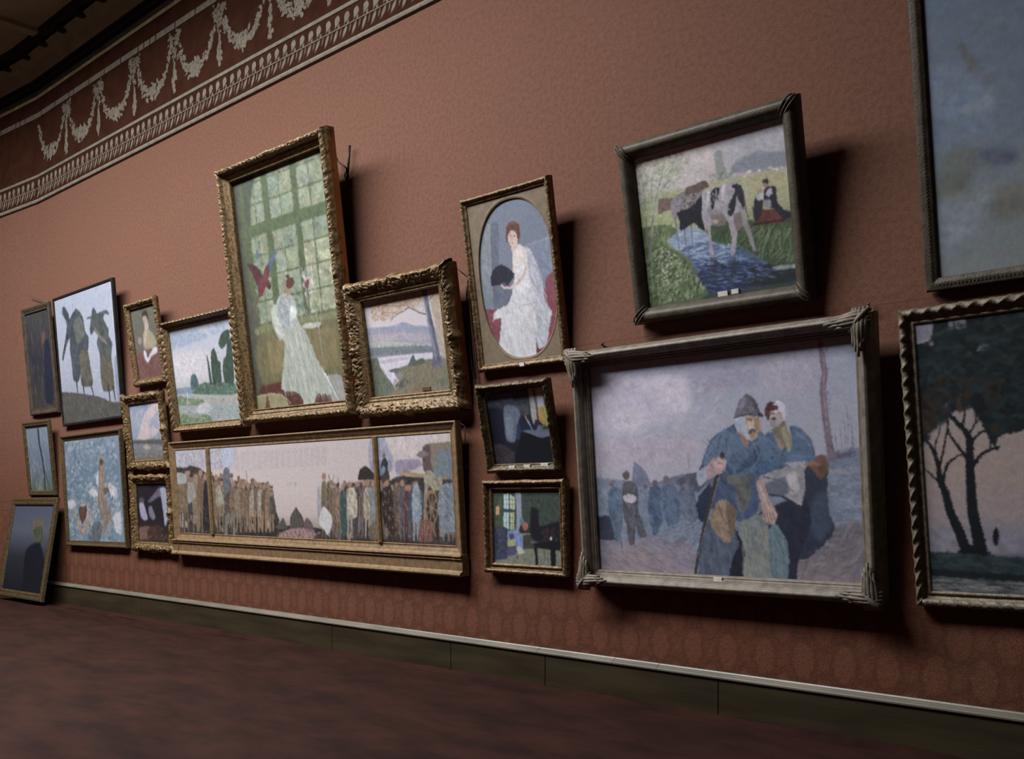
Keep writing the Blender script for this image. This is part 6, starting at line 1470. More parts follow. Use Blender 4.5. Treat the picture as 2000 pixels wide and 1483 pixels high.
("S","4c4248",[715,373,719,466,731,530,770,620],10.5,4.2,0.6,0.1),
("S","d0c8d0",[495,334,476,414],16.8,8.4,4.2,0.1),
("S","cfc7d0",[596,316,577,394],18.9,10.5,5.2,0.1),
("P","b6a49c",[540,524,535,531,525,533,513,531,504,524,501,516,505,510,516,507,528,510,537,516],1.0,0.12,0.3,1),
("D",["b9b2be","8c8694"],[456,336,649,328,625,467,454,462],50,27.3,6.3,70,50,0.4),
("P","6c332e",[762,476,802,504,902,526,957,587,945,610,793,594,766,548],2.1,0.25,1,1),
("P","2c2b38",[773,457,794,416,815,416,832,450,822,509,802,555,769,569],1.6,0.12,1,1),
("P","25283a",[835,421,854,385,890,383,914,398,917,479,952,536,1047,591,946,595,892,523,844,493],1.6,0.12,1,1),
("P","a08478",[832,402,828,413,820,418,810,416,803,407,801,395,805,384,814,378,823,381,830,389],1.0,0.12,0.3,1),
("P","9a7668",[872,369,868,379,859,385,849,382,842,374,840,361,844,350,852,345,862,347,870,356],1.0,0.12,0.3,1),
("P","2b2b38",[837,351,843,334,869,334,879,355,866,362],1.6,0.12,1,1),
("P","b4b0b8",[794,416,836,411,832,450,802,448],2.1,0.12,1,1),
("P","a8a6b4",[851,414,884,391,891,423,864,442],2.1,0.12,1,1),
("P","8f8c98",[837,461,873,459,874,499,848,504],3.1,0.12,1,1),
("S","3a1f20",[762,588,946,595],14.7,10.5,3.1,0.1),
 ]),
 'p17': dict(name='painting', label='large reeded frame around two bandaged soldiers in blue coats under a grey sky', clabel='painting of two wounded soldiers', style='reeded', loc=(-3.6658, -0.152, 0.8472), rot=(0.0806, -0.0063, -0.0022), W=2.3251, H=1.7719, bd=(0.125, 0.125, 0.125, 0.125), t=0.14, rc=0.1, ny=399, seed=122, gain=1.25, step=0.008, tags=[(0.0103, 0.1016, 0.065, 0.03, 'paper', 'paper_tag', 'small white paper tag')], ops=[
("G",[(0,"888ea8"),(200,"8e93a8"),(400,"9496a8"),(600,"9a94a4"),(1000,"8d8996")]),
("P","a59db4",[-47,147,136,74,287,77,411,98,425,189,386,266,277,308,165,278,84,336,-54,288],25.5,0.08,1,1),
("P","b3a9ba",[259,89,359,86,410,137,414,238,368,275,326,220,274,173],25.5,0.08,1,1),
("P","aca2b4",[59,237,159,214,241,284,191,333,85,325],25.5,0.08,1,1),
("P","aba2b4",[486,146,546,124,560,174,510,188],25.5,0.08,1,1),
("P","88869f",[412,88,614,46,767,67,750,130,568,175,459,183],25.5,0.08,1,1),
("P","9d92a4",[-58,375,347,354,450,401,395,479,-55,506],25.5,0.08,1,1),
("P","9a93a8",[691,76,863,53,865,208,762,225,687,169],25.5,0.08,1,1),
("D",["b9aebc","a79eb2","8f8ba4"],[29,40,532,54,521,327,62,378],160,58.9,11.8,-25,60,0.25),
("D",["a39aae","8884a0","9e95a6"],[-11,24,975,43,975,452,-26,504],300,39.3,8.8,-10,120,0.16),
("P","5d6379",[160,586,245,577,311,558,374,539,462,532,563,506,573,663,175,660],4.9,0.12,1,1),
("P","6a7690",[-109,565,151,562,264,577,442,592,749,570,884,474,1046,478,1054,1074,-96,1073],3.9,0.12,1,1),
("P","6d7890",[889,547,1050,532,1056,756,903,766,885,666],7.9,0.12,1,1),
("P","7f8398",[896,538,1050,523,1051,541,903,561],4.9,0.12,1,1),
("P","666b86",[169,586,171,511,180,475,198,491,220,513,237,556,245,587],2.9,0.12,1,1),
("S","4e5468",[905,484,974,478],13.7,15.7,2.9,0.1),
("S","7d7790",[957,281,961,352,954,486],2.9,4.9,0.6,0.1),
("S","7d7790",[946,324,951,396,945,486],2.9,4.9,0.6,0.1),
("S","7d7790",[967,326,972,398,966,487],2.9,4.9,0.6,0.1),
("S","7d7790",[919,394,923,467,920,484],2.9,4.9,0.6,0.1),
("S","7d7790",[934,359,938,431,934,485],2.9,4.9,0.6,0.1),
("S","7d7790",[971,380,975,452,971,487],2.9,4.9,0.6,0.1),
("D",["4f5165","5c5a70"],[906,466,975,460,976,487,908,493],30,13.7,7.9,0,180,0.7),
("S","6f5f70",[885,19,889,84,895,148,886,210,891,320,898,411,905,484],21.6,33.4,2.0,0.1),
("S","8a7684",[889,21,893,121,890,229,895,356],5.9,7.9,2.0,0.1),
("D",["5b4f60","857080"],[885,21,903,23,909,475,888,474],40,13.7,3.9,80,30,0.7),
("S","7d7890",[27,430,25,550],2.9,2.9,0.6,0.1),
("S","7d7890",[401,444,403,530],3.9,3.9,0.6,0.1),
("S","6f5f70",[895,157,910,123],3.9,2.0,0.6,0.1),
("S","6f5f70",[892,211,876,196],4.9,2.9,0.6,0.1),
("P","7b7488",[-87,836,98,855,252,829,378,856,429,895,424,1088,-96,1078],9.8,0.12,1,1),
("P","82747e",[46,900,165,885,294,922,408,1048,407,1079,30,1075],9.8,0.12,1,1),
("D",["8d7c84","6d6878","968891","5d6478"],[-13,858,414,845,424,1008,-21,1003],260,49.1,4.9,18,40,0.5),
("P","6b6470",[782,909,871,859,909,784,1056,756,1054,1078,764,1066],5.9,0.12,1,1),
("P","7c7078",[781,928,848,906,918,940,1053,1042,1054,1078,771,1065],7.9,0.12,1,1),
("D",["57545f","7c6d72","8a7f88","60687c"],[797,899,879,849,917,757,987,720,984,1004,779,995],260,33.4,7.9,-30,90,0.5),
("D",["59616f","6f8098","7d8aa2","505a6c"],[237,766,436,723,429,885,278,870],160,39.3,4.9,-20,90,0.5),
("D",["74829c","5c6c86","8290a8"],[-30,581,72,584,139,821,-12,836],120,29.4,7.9,20,90,0.5),
("D",["7484a0","5d6c84","8b90a6"],[903,556,982,550,986,756,910,757],120,29.4,6.9,10,90,0.5),
("P","31374c",[-86,803,-68,753,34,730,69,741,81,790,83,844,38,851,-82,830],2.0,0.12,1,1),
("P","474a5f",[427,531,462,527,459,592,432,622,372,600,356,559],2.9,0.12,1,1),
("P","4c6078",[54,638,63,605,86,589,112,606,122,660,115,746,100,844,78,855,67,779,55,714],1.5,0.25,1,1),
("P","6d5a60",[88,575,85,585,80,591,73,590,68,584,66,575,69,565,74,560,81,560,86,566],1.0,0.12,0.3,1),
("S","566578",[93,746,101,833,104,887],19.6,8.8,0.6,0.1),
("P","4c4c55",[119,617,126,579,151,564,179,581,188,629,187,713,207,788,217,830,186,836,170,778,161,863,136,870,131,778,119,724],1.5,0.25,1,1),
("P","5b4a4e",[157,538,154,550,145,557,135,557,127,549,124,537,128,524,137,517,147,517,155,525],1.0,0.12,0.3,1),
("P","a8a2b0",[123,638,148,626,181,639,170,666,132,662],2.0,0.12,1,1),
("P","46597a",[232,629,240,598,268,588,286,609,285,682,284,744,267,807,244,819,232,755,226,692],1.5,0.25,1,1),
("P","5c5563",[273,578,271,587,265,593,258,593,253,587,251,577,254,567,259,561,266,562,272,568],1.0,0.12,0.3,1),
("P","4a5f7e",[288,620,296,589,319,579,345,600,361,641,362,713,347,765,310,775,290,713],1.5,0.25,1,1),
("P","665a66",[321,561,318,571,311,578,303,577,297,571,295,561,298,550,305,544,313,544,319,551],1.0,0.12,0.3,1),
("P","56617a",[357,621,381,580,416,601,422,662,436,723,400,764,366,723],2.9,0.25,1,1),
("D",["3a4760","5f7696","6b6a78","43506a"],[56,594,425,591,416,784,70,823],110,21.6,5.9,80,40,0.45),
("P","5c5663",[405,573,402,580,397,585,391,585,387,580,385,572,387,564,392,560,398,560,403,565],1.0,0.12,0.3,1),
("P","5c5663",[363,575,361,582,357,586,352,586,348,582,347,574,349,567,353,563,358,563,362,567],1.0,0.12,0.3,1),
("P","5c5663",[230,592,228,599,223,603,218,603,214,599,213,592,215,585,219,581,224,581,229,586],1.0,0.12,0.3,1),
("P","2b3448",[817,535,863,482,893,520,886,629,890,721,906,766,894,812,849,869,812,908,782,919,772,1056,756,1066,742,759,791,665],1.5,0.12,1,1),
("P","36455c",[842,647,886,629,890,721,899,766,851,832,824,758],11.8,0.12,1,1),
("P","23293c",[651,722,806,646,831,758,782,919,768,1065,687,1071,661,857],2.9,0.12,1,1),
("P","6f4a3f",[818,512,848,481,877,473,896,511,889,542,860,564,839,527],2.0,0.12,1,1),
("S","8a5f4a",[825,512,854,509,868,523],15.7,9.8,0.6,0.1),
("P","5b4035",[861,518,886,524,881,565,863,573],2.9,0.12,1,1),
("P","58707f",[679,808,712,760,747,835,751,901,737,1067,683,1071,683,904],2.0,0.2,1,1),
("P","475469",[452,763,504,723,560,771,581,860,545,940,522,1069,412,1063,435,865],2.0,0.2,1,1),
("P","6d7678",[578,742,667,722,690,817,683,914,684,1066,576,1070,598,888,583,820],2.0,0.2,1,1),
("P","1f2233",[560,771,583,820,598,888,576,1070,521,1069,550,920,577,860],2.0,0.12,1,1),
("D",["7f8683","5e6873","8b8a80"],[593,781,684,779,680,991,584,997],120,39.3,5.9,80,30,0.4),
("D",["526078","3a465a","5a6880"],[450,803,567,811,527,991,425,982],120,39.3,5.9,75,30,0.4),
("D",["6a8290","4a5f70"],[690,817,747,844,738,992,684,996],60,39.3,5.9,80,30,0.4),
("P","475a7a",[426,561,436,531,465,452,493,384,545,344,594,328,640,375,683,378,668,472,673,549,662,645,643,722,586,751,504,723,465,662,511,554,547,486,515,465,460,562,442,592],1.5,0.22,1,1),
("P","3c4e70",[511,554,547,496,577,565,642,538,653,664,635,722,570,747,496,713,474,642],2.0,0.2,1,1),
("P","566a8a",[465,462,510,385,569,360,599,411,564,467,532,446,470,522],8.8,0.2,1,1),
("P","33456a",[578,536,629,470,663,414,679,396,668,472,618,537],2.9,0.2,1,1),
("S","31425f",[578,331,599,411,637,471,594,537],6.9,4.9,0.6,0.1),
("S","55708f",[647,414,660,491,594,542],4.9,3.9,2.9,0.1),
("S","2f405e",[517,425,497,503],6.9,2.9,0.6,0.1),
("S","354a6c",[536,358,517,415,481,463],5.9,2.9,0.6,0.1),
("S","5c7696",[549,349,510,385,482,443],6.9,3.9,4.9,0.1),
("D",["526888","384862","455a76","5a6e88"],[467,402,585,351,661,453,642,529,545,545,462,522],140,35.3,4.9,60,60,0.35),
("P","8e93a5",[432,531,480,503,512,534,477,563,442,592,430,561],2.9,0.12,1,1),
("S","4c4f50",[540,554,585,566,650,548],19.6,17.7,0.6,0.1),
("P","55585a",[581,565,618,552,631,625,612,702,583,707,574,634],2.0,0.25,1,1),
("P","5f6260",[545,555,578,546,580,590,551,589],2.0,0.12,1,1),
("P","86715f",[477,723,507,663,540,663,573,703,567,762,549,841,524,847,493,803,473,763],1.5,0.25,1,1),
("P","6b5648",[536,668,573,703,567,762,550,836,540,762],3.9,0.12,1,1),
("S","5a4538",[506,673,532,762,567,722],4.9,3.9,0.6,0.1),
("P","222d47",[421,682,440,632,481,583,490,663,461,743,435,753],2.0,0.12,1,1),
("S","33333a",[532,456,512,544,482,643,451,773,425,896,406,993],23.6,14.7,1.0,0.1),
("S","6d6870",[516,554,460,763,419,916],4.9,2.9,0.6,0.1),
("P","a3868a",[470,522,476,498,506,469,539,476,545,501,524,539,495,548,473,562],1.5,0.2,1,1),
("S","6d5258",[506,476,541,482],2.9,2.0,0.6,0.1),
("S","6d5258",[514,493,537,498],2.9,2.0,0.6,0.1),
("S","6d5258",[521,510,533,515],2.9,2.0,0.6,0.1),
("S","6d5258",[529,527,529,531],2.9,2.0,0.6,0.1),
("S","c3a9a6",[515,477,535,487],5.9,3.9,0.6,0.1),
("P","a99f9c",[583,312,596,294,628,297,667,310,677,339,668,377,639,402,616,392,593,371],1.5,0.12,1,1),
("P","9d7868",[627,316,667,310,679,339,675,368,664,388,640,399,629,374],1.5,0.12,1,1),
("P","98a0b4",[589,303,627,302,623,345,630,388,612,384,593,352],1.5,0.12,1,1),
("S","4e3b38",[638,326,657,326],4.9,3.9,0.6,0.1),
("S","4e3b38",[664,325,674,329],3.9,2.9,0.6,0.1),
("S","b08c7c",[656,333,663,357],7.9,5.9,0.6,0.1),
("S","5c3f38",[631,366,647,364,664,373],9.8,5.9,0.6,0.1),
("P","3a2528",[656,379,654,382,649,384,644,383,639,381,637,377,639,374,644,372,650,373,654,375],1.0,0.12,0.3,1),
("S","6f5048",[639,338,651,339],5.9,2.9,0.6,0.1),
("P","7a5a50",[599,411,623,412,626,436,606,430],2.0,0.12,1,1),
("P","57505f",[587,311,592,270,600,237,612,215,629,209,648,218,661,239,670,267,674,285,687,296,682,305,651,296,621,292,604,299],1.2,0.15,1,1),
("S","433c49",[585,313,628,293,682,302],8.8,5.9,0.6,0.1),
("S","7d7484",[606,232,631,211,650,232],7.9,4.9,2.0,0.1),
("S","6e6674",[626,205,647,216,659,252,665,281],7.9,4.9,0.6,0.1),
("P","6a6272",[601,266,618,229,624,277],5.9,0.12,1,1),
("P","485f80",[650,539,660,491,683,397,718,371,756,383,780,347,816,368,843,416,852,472,844,504,796,497,751,504,810,544,735,532,665,549],1.5,0.22,1,1),
("P","3c557c",[646,529,699,478,741,490,743,528,673,559,646,567],2.0,0.2,1,1),
("S","5d7898",[793,376,832,425,841,471],9.8,5.9,5.9,0.1),
("S","2c3f60",[741,476,762,421,756,383],6.9,3.9,0.6,0.1),
("S","31466a",[659,501,722,475,752,490],5.9,3.9,0.6,0.1),
("S","5a7494",[709,417,753,467,819,480],6.9,3.9,3.9,0.1),
("D",["526c90","384a66","5a7492","42587a"],[678,415,829,406,844,490,674,530],120,35.3,4.9,20,80,0.35),
("P","70605f",[649,567,657,558,735,541,695,597,663,606],2.9,0.12,1,1),
("P","8b8893",[665,558,751,523,811,516,815,609,797,684,739,636,686,631,663,606],2.0,0.18,1,1),
("P","59606f",[671,597,749,561,762,627,716,645,674,635],5.9,0.12,1,1),
("P","a7a3a8",[757,561,788,539,792,618,769,637],7.9,0.12,1,1),
("S","2d3346",[674,635,739,646,797,688],9.8,7.9,2.0,0.1),
("S","4d5568",[673,559,734,579,777,627],5.9,3.9,2.0,0.1),
("P","a88a86",[650,587,672,568,689,635,699,674,717,712,712,750,704,764,685,760,670,741,666,693,658,635],1.5,0.15,1,1),
("S","6d5458",[673,712,677,763],3.9,2.0,0.6,0.1),
("S","6d5458",[683,712,688,758],3.9,2.0,0.6,0.1),
("S","6d5458",[693,712,698,753],3.9,2.0,0.6,0.1),
("S","6d5458",[703,712,708,748],3.9,2.0,0.6,0.1),
("S","c5a59c",[663,597,680,664,691,702],8.8,5.9,2.0,0.1),
("P","a09a8c",[737,372,757,345,775,365,777,421,768,458,754,420,744,401],2.0,0.12,1,1),
("P","8c7a6c",[718,371,749,354,758,420,742,448,725,409],2.0,0.12,1,1),
("P","b3877e",[695,274,707,257,741,260,755,299,750,345,730,357,715,352,701,322],1.5,0.12,1,1),
("P","5b2a2e",[692,284,700,251,719,241,745,260,740,288,722,281,706,299],1.5,0.12,1,1),
("P","c9c3cc",[715,243,742,241,758,271,759,308,748,298,741,269],1.5,0.12,1,1),
("S","3d2226",[702,289,718,286],6.9,4.9,0.6,0.1),
("P","4a2629",[723,327,722,331,719,333,715,332,712,330,711,326,712,322,715,320,719,320,722,323],1.0,0.12,0.3,1),
("S","c79b8e",[714,295,710,312],5.9,4.9,0.6,0.1),
("S","5c3236",[725,286,738,286],5.9,3.9,0.6,0.1),
("P","8a5c58",[712,337,731,348,750,331,746,356,723,362],2.9,0.12,1,1),
("P","4a6384",[669,358,685,380,709,361,693,400,683,447,661,422],1.5,0.2,1,1),
("P","6e6656",[709,361,729,346,756,324,763,353,776,400,774,447,760,437,734,405,718,380],1.2,0.12,1,1),
("P","8a8468",[746,356,759,348,770,400,772,449,760,434,750,392],2.5,0.12,1,1),
("P","a08e90",[705,292,712,278,735,276,752,294,755,320,743,337,729,348,717,355,710,346,703,322],1.2,0.12,1,1),
("P","87808f",[711,325,728,322,729,346,717,354,710,344],2.9,0.12,1,1),
("P","48282b",[692,286,698,258,714,244,733,245,739,264,740,280,720,281,712,283,708,297,703,327,698,315,692,300],1.2,0.3,1,1),
("P","b0acc0",[721,253,744,247,758,264,761,301,756,327,749,296,740,280,738,264],1.5,0.12,1,1),
("S","54363a",[709,289,720,293],8.3,5.4,2.0,0.1),
("P","bcbac4",[735,287,734,290,731,291,727,291,725,289,724,286,725,283,728,282,731,282,734,284],2.0,0.12,0.3,1),
("S","b89a90",[716,295,713,307],5.4,4.4,2.0,0.1),
("P","3c2629",[728,314,727,318,724,321,719,322,714,321,712,318,713,315,717,312,722,310,726,311],1.5,0.12,0.3,1),
("S","7a5c60",[739,290,747,314],5.9,3.4,2.9,0.1),
("P","98a2b8",[592,296,620,296,625,323,630,355,633,392,611,373,595,359,584,344,583,305],1.5,0.12,1,1),
("P","9c8576",[621,296,669,303,671,343,666,365,654,385,642,395,633,384,629,359,623,323],1.2,0.12,1,1),
("P","b39c8c",[629,323,645,320,642,346,632,352],3.4,0.12,1,1),
("P","857058",[653,321,669,317,669,350,659,359],3.4,0.12,1,1),
("S","544a3a",[626,308,646,313],6.4,4.9,2.0,0.1),
("S","544a3a",[653,313,668,312],5.9,3.9,2.0,0.1),
("S","bca294",[650,313,646,344],6.4,8.3,2.5,0.1),
("P","4a4642",[629,365,641,350,657,354,660,371,648,365,635,374],1.7,0.12,1,1),
("S","6e464a",[638,370,653,370],4.9,3.9,1.5,0.1),
("P","80685c",[634,377,654,376,644,394],2.0,0.12,1,1),
("P","8a6c5e",[590,359,609,375,630,403,621,436,611,419,598,384],1.5,0.12,1,1),
("P","4c6688",[579,368,591,364,611,419,618,448,588,441,566,391],2.9,0.2,1,1),
("P","5f5b6c",[583,297,591,262,602,234,616,211,632,202,647,214,662,236,669,262,672,277,685,293,679,304,667,293,644,286,618,290],1.2,0.25,1,1),
("S","3e3946",[582,298,618,291,654,281,671,279],6.4,4.4,2.0,0.1),
("S","201d28",[669,289,682,296],9.8,6.4,1.5,0.1),
("P","7b7688",[600,253,615,221,627,210,624,246,607,273],7.4,0.1,1,1),
("P","4a4554",[650,225,663,243,669,269,654,275,651,249],3.9,0.12,1,1),
 ]),
 'p18': dict(name='painting', label='huge thin framed hazy blue-grey picture at the upper right edge', clabel='hazy blue-grey painting', style='beaded', loc=(-1.5711, -0.062, 2.7253), rot=(0.1563, -0.005, 0.0043), W=1.3948, H=2.361, bd=(0.075, 0.075, 0.075, 0.075), t=0.05, rc=0.025, ny=283, seed=129, gain=0.95, step=0.011, ops=[
("G",[(0,"5c7086"),(350,"60748c"),(620,"6c8098"),(800,"7d8a94"),(1000,"868e90")]),
("P","5f5f5c",[147,431,181,435,235,497,282,533,327,584,279,567,207,517,177,478],8.3,0.12,1,1),
("P","7387a4",[-99,413,149,493,282,529,270,658,-88,638],27.6,0.12,1,1),
("P","6a7066",[-52,806,35,736,86,682,148,680,215,699,164,773,98,815,44,819],18.4,0.12,1,1),
("P","74746a",[81,813,164,777,256,804,373,798,416,871,199,867],18.4,0.12,1,1),
("P","55607a",[215,699,300,701,379,731,329,744,245,738],13.8,0.12,1,1),
("P","8895a4",[-109,820,223,790,252,843,103,938,-91,916],23.0,0.12,1,1),
("P","8fa0b4",[158,583,262,569,276,595,173,605],9.2,0.12,1,1),
("D",["7c8a9c","6a7684","8a8f8c","66788e"],[-23,359,933,236,922,1018,-31,999],500,41.4,13.8,-30,90,0.15),
 ]),
 'p19': dict(name='painting', label='ribbon-carved frame around dark spreading trees by water, at the lower right edge', clabel='painting of dark trees at dusk', style='ribbon', loc=(-1.6437, -0.082, 0.8778), rot=(0.1285, -0.0154, 0.0044), W=1.3514, H=1.7354, bd=(0.095, 0.095, 0.095, 0.095), t=0.07, rc=0.035, ny=398, seed=136, gain=1.0, step=0.009, ops=[
("G",[(0,"9c98ac"),(300,"a89a9c"),(550,"b09a90"),(700,"a8969c"),(800,"8c8c9c"),(820,"50606a"),(1000,"55606a")]),
("P","8d8a9e",[-103,752,333,777,1055,788,1052,849,-100,849],9.6,0.12,1,1),
("D",["b8a49c","9c90a0","b0a09c"],[-27,277,924,336,900,789,-22,752],300,31.9,11.2,0,90,0.25),
("P","182529",[-111,207,-95,98,-57,76,69,64,96,-61,183,-69,390,-84,768,-76,1216,-48,1198,392,831,437,557,408,358,431,344,480,298,412,261,344,193,274,103,319,41,400,-89,449,-90,329],3.2,0.3,1,1),
("P","8d8ca2",[-93,-72,91,-70,76,48,36,61,-58,84,-94,90],3.2,0.12,1,1),
("P","9090a4",[239,30,234,34,220,35,203,34,190,29,185,-46,191,-50,204,-52,221,-50,235,-46],0.8,0.12,0.3,1),
("P","7c7f94",[180,29,178,33,172,35,166,34,161,31,159,-43,161,-46,167,-48,173,-47,179,-45],0.8,0.12,0.3,1),
("P","9090a4",[334,103,332,109,322,117,308,122,294,123,286,119,287,113,297,105,312,100,326,99],0.8,0.12,0.3,1),
("P","7c7f94",[85,78,82,84,76,87,69,87,64,82,63,76,65,71,71,68,78,68,83,72],0.8,0.12,0.3,1),
("P","8486a0",[-71,159,-73,165,-79,169,-85,168,-90,164,-91,158,-89,152,-83,149,-77,149,-72,153],0.8,0.12,0.3,1),
("D",["1e343a","131f24","283f44","182629","2c4246"],[-25,124,105,26,389,-2,1105,32,1090,361,558,392,262,328,-4,278],700,27.1,12.8,0,90,0.5),
("D",["16242a","1c3036","243c42","3a3026","121c22"],[-20,192,373,221,364,415,300,379,243,310,157,322,76,385,-19,449],230,30.3,19.1,0,90,0.85),
("P","3a2f28",[-81,295,51,282,80,334,41,400,-75,415],6.4,0.4,1,1),
("P","4a3524",[176,290,204,266,210,325,182,340],4.8,0.3,1,1),
("P","1c2a2c",[-51,536,-57,559,-68,573,-81,573,-90,559,-92,535,-86,512,-75,498,-62,498,-53,513],0.8,0.12,0.3,1),
("S","171e26",[180,854,153,778,116,701,95,624,76,581,70,521,52,469,22,433],41.5,9.6,0.8,0.1),
("S","171e26",[70,589,34,558,7,536],11.2,6.4,0.8,0.1),
("S","171e26",[90,581,114,522,165,494,192,486],12.8,6.4,0.8,0.1),
("S","171e26",[60,503,65,444,85,402,93,369],9.6,4.0,0.8,0.1),
("S","171e26",[81,521,105,454,125,387,123,345],9.6,4.0,0.8,0.1),
("S","171e26",[248,861,234,777,219,693,218,609,218,525,223,458,216,416,174,373,144,346],47.8,14.3,0.8,0.1),
("S","171e26",[219,517,168,456,129,404,132,362],14.3,6.4,0.8,0.1),
("S","171e26",[231,534,282,486,355,468],15.9,8.0,0.8,0.1),
("S","171e26",[227,450,277,411,318,413],14.3,4.8,0.8,0.1),
("S","171e26",[219,417,259,369,253,311,245,277],9.6,4.0,0.8,0.1),
("S","171e26",[194,390,209,341,202,291,216,242],9.6,3.2,0.8,0.1),
("S","171e26",[259,377,292,346],6.4,3.2,0.8,0.1),
("S","171e26",[314,474,322,429,309,396],8.0,4.0,0.8,0.1),
("S","171e26",[226,326,260,295,273,263],5.6,2.4,0.8,0.1),
("S","171e26",[209,341,234,293],4.8,2.4,0.8,0.1),
("P","131a22",[149,837,204,820,266,836,306,865,136,859],2.4,0.12,1,1),
("P","2c4048",[-98,849,115,851,326,864,1093,886,1090,946,-96,928],2.4,0.25,1,1),
("D",["35505a","22343c","40565a"],[-25,853,1024,863,1020,939,-23,928],160,31.9,6.4,5,20,0.5),
("P","1a262c",[-94,914,424,924,1090,939,1089,961,-97,941],4.0,0.12,1,1),
("D",["8a888c","a09a98","2c3c44","26343a","74787c"],[-21,945,1019,961,1016,1030,-22,1016],300,47.8,5.6,3,8,0.6),
("P","151d26",[332,789,328,810,319,823,310,823,304,810,303,789,307,769,315,756,324,756,331,769],0.8,0.12,0.3,1),
("P","171e26",[526,873,527,711,567,551,557,408,614,411,614,553,585,711,593,880],2.4,0.12,1,1),
("P","171e26",[806,883,798,712,832,574,814,436,866,438,876,575,851,712,868,882],2.4,0.12,1,1),
 ]),
}
# ------------------------------------------------------------------ palette
gilt = surf('gilt', '382a1a', '846a44', 34., .42, .35, .5, 120., lo=.3, hi=.7, spec=.5)
gilt_pale = surf('gilt_pale', '64503a', '846c4e', 22., .5, .15, .25, 90., lo=.3, hi=.7)
gilt_dim = surf('gilt_dim', '2e2618', '64543a', 40., .45, .3, .4, 120., lo=.3, hi=.7)
gilt_grey = surf('gilt_grey', '574f42', '837864', 30., .5, .2, .4, 120., lo=.3, hi=.7)
bronze = surf('bronzed_wood', '5a5248', '7a7064', 16., .5, .05, .2, 80., lo=.3, hi=.7)
dark_gilt = surf('dark_gilt', '352e24', '50463a', 14., .5, .05, .25, 70., lo=.3, hi=.7)
black_wood = surf('black_wood', '141418', '24221f', 10., .4, 0., .1)
brown_wood = surf('brown_wood', '4a3016', '7a5228', 10., .55, 0., .2, 60., stretch=(1, 1, .2))
side_wood = surf('side_wood', '6a3c1c', '84502a', 10., .5, 0., .1, 60., stretch=(1, 1, .3))
mat_board = surf('beige_mount', '6e6050', '7a6c5a', 20., .8, 0., .1)
paper = surf('paper', 'c4c0b8', 'd2cec6', 30., .8)
plaque = surf('brass_plaque', '6b5138', '86684a', 30., .4, .4)
iron = surf('iron', '1c1c1c', '3a3835', 40., .45, .5)
cord_mat = surf('cord', '3a352c', '5a5244', 80., .8)
frieze_red = surf('frieze_red', '2f180f', '382016', 5., .9, 0., .2, 60., spec=.05)
stencil = surf('stencil_cream', '5e564c', '766c60', 18., .75, 0., .3, 60., lo=.3, hi=.7)
cornice_dark = surf('cornice_dark', '1e1a16', '2a251e', 5., .7)
cornice_gold = surf('cornice_gold', '7a6a4a', '93805c', 12., .6)
cove_mat = surf('cove_grey_green', '8a8c76', '9c9a84', 4., .8, 0., .2, 40.)
plaster = surf('ceiling_plaster', '92947e', 'a2a28c', 2., .85)
base_mat = surf('baseboard_paint', '2a2318', '362e20', 3., .55, 0., .15, 60., stretch=(.4, 1, 3), spec=.12)
base_cap = surf('baseboard_cap_paint', '58544a', '6a6458', 6., .35, 0., .1, stretch=(.3, 1, 1))
room_paint = surf('far_wall_paint', '3c241c', '482c24', 3., .85)
paint = paint_material()
wallmat = wall_material()

# ------------------------------------------------------------------ the room
XL, XR, YF, HC = -15.45, 4., -9.5, 8.15
def wall_grid(name, p0, p1, z0, z1, mat, thick=.2, nrm=(0, 1, 0)):
    n = Vector(nrm)*thick; a, b = Vector((*p0, 0)), Vector((*p1, 0))
    V = []
    for q in (a, b, b+n, a+n):
        V += [(q.x, q.y, z0), (q.x, q.y, z1)]
    F = [(0, 2, 3, 1), (2, 4, 5, 3), (4, 6, 7, 5), (6, 0, 1, 7), (1, 3, 5, 7), (0, 6, 4, 2)]
    return structure(mesh_obj(name, V, F, mat))
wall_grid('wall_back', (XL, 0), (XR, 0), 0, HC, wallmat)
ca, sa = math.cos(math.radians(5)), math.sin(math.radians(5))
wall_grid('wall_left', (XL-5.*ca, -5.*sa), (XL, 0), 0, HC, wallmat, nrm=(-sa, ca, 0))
wall_grid('wall_far', (XL-5.*ca, YF), (XL-5.*ca, -5.*sa), 0, HC, room_paint, nrm=(-1, 0, 0))
wall_grid('wall_right', (XR, 0), (XR, YF), 0, HC, room_paint, nrm=(1, 0, 0))
wall_grid('wall_front', (XR, YF), (XL-5.*ca, YF), 0, HC, room_paint, nrm=(0, -1, 0))

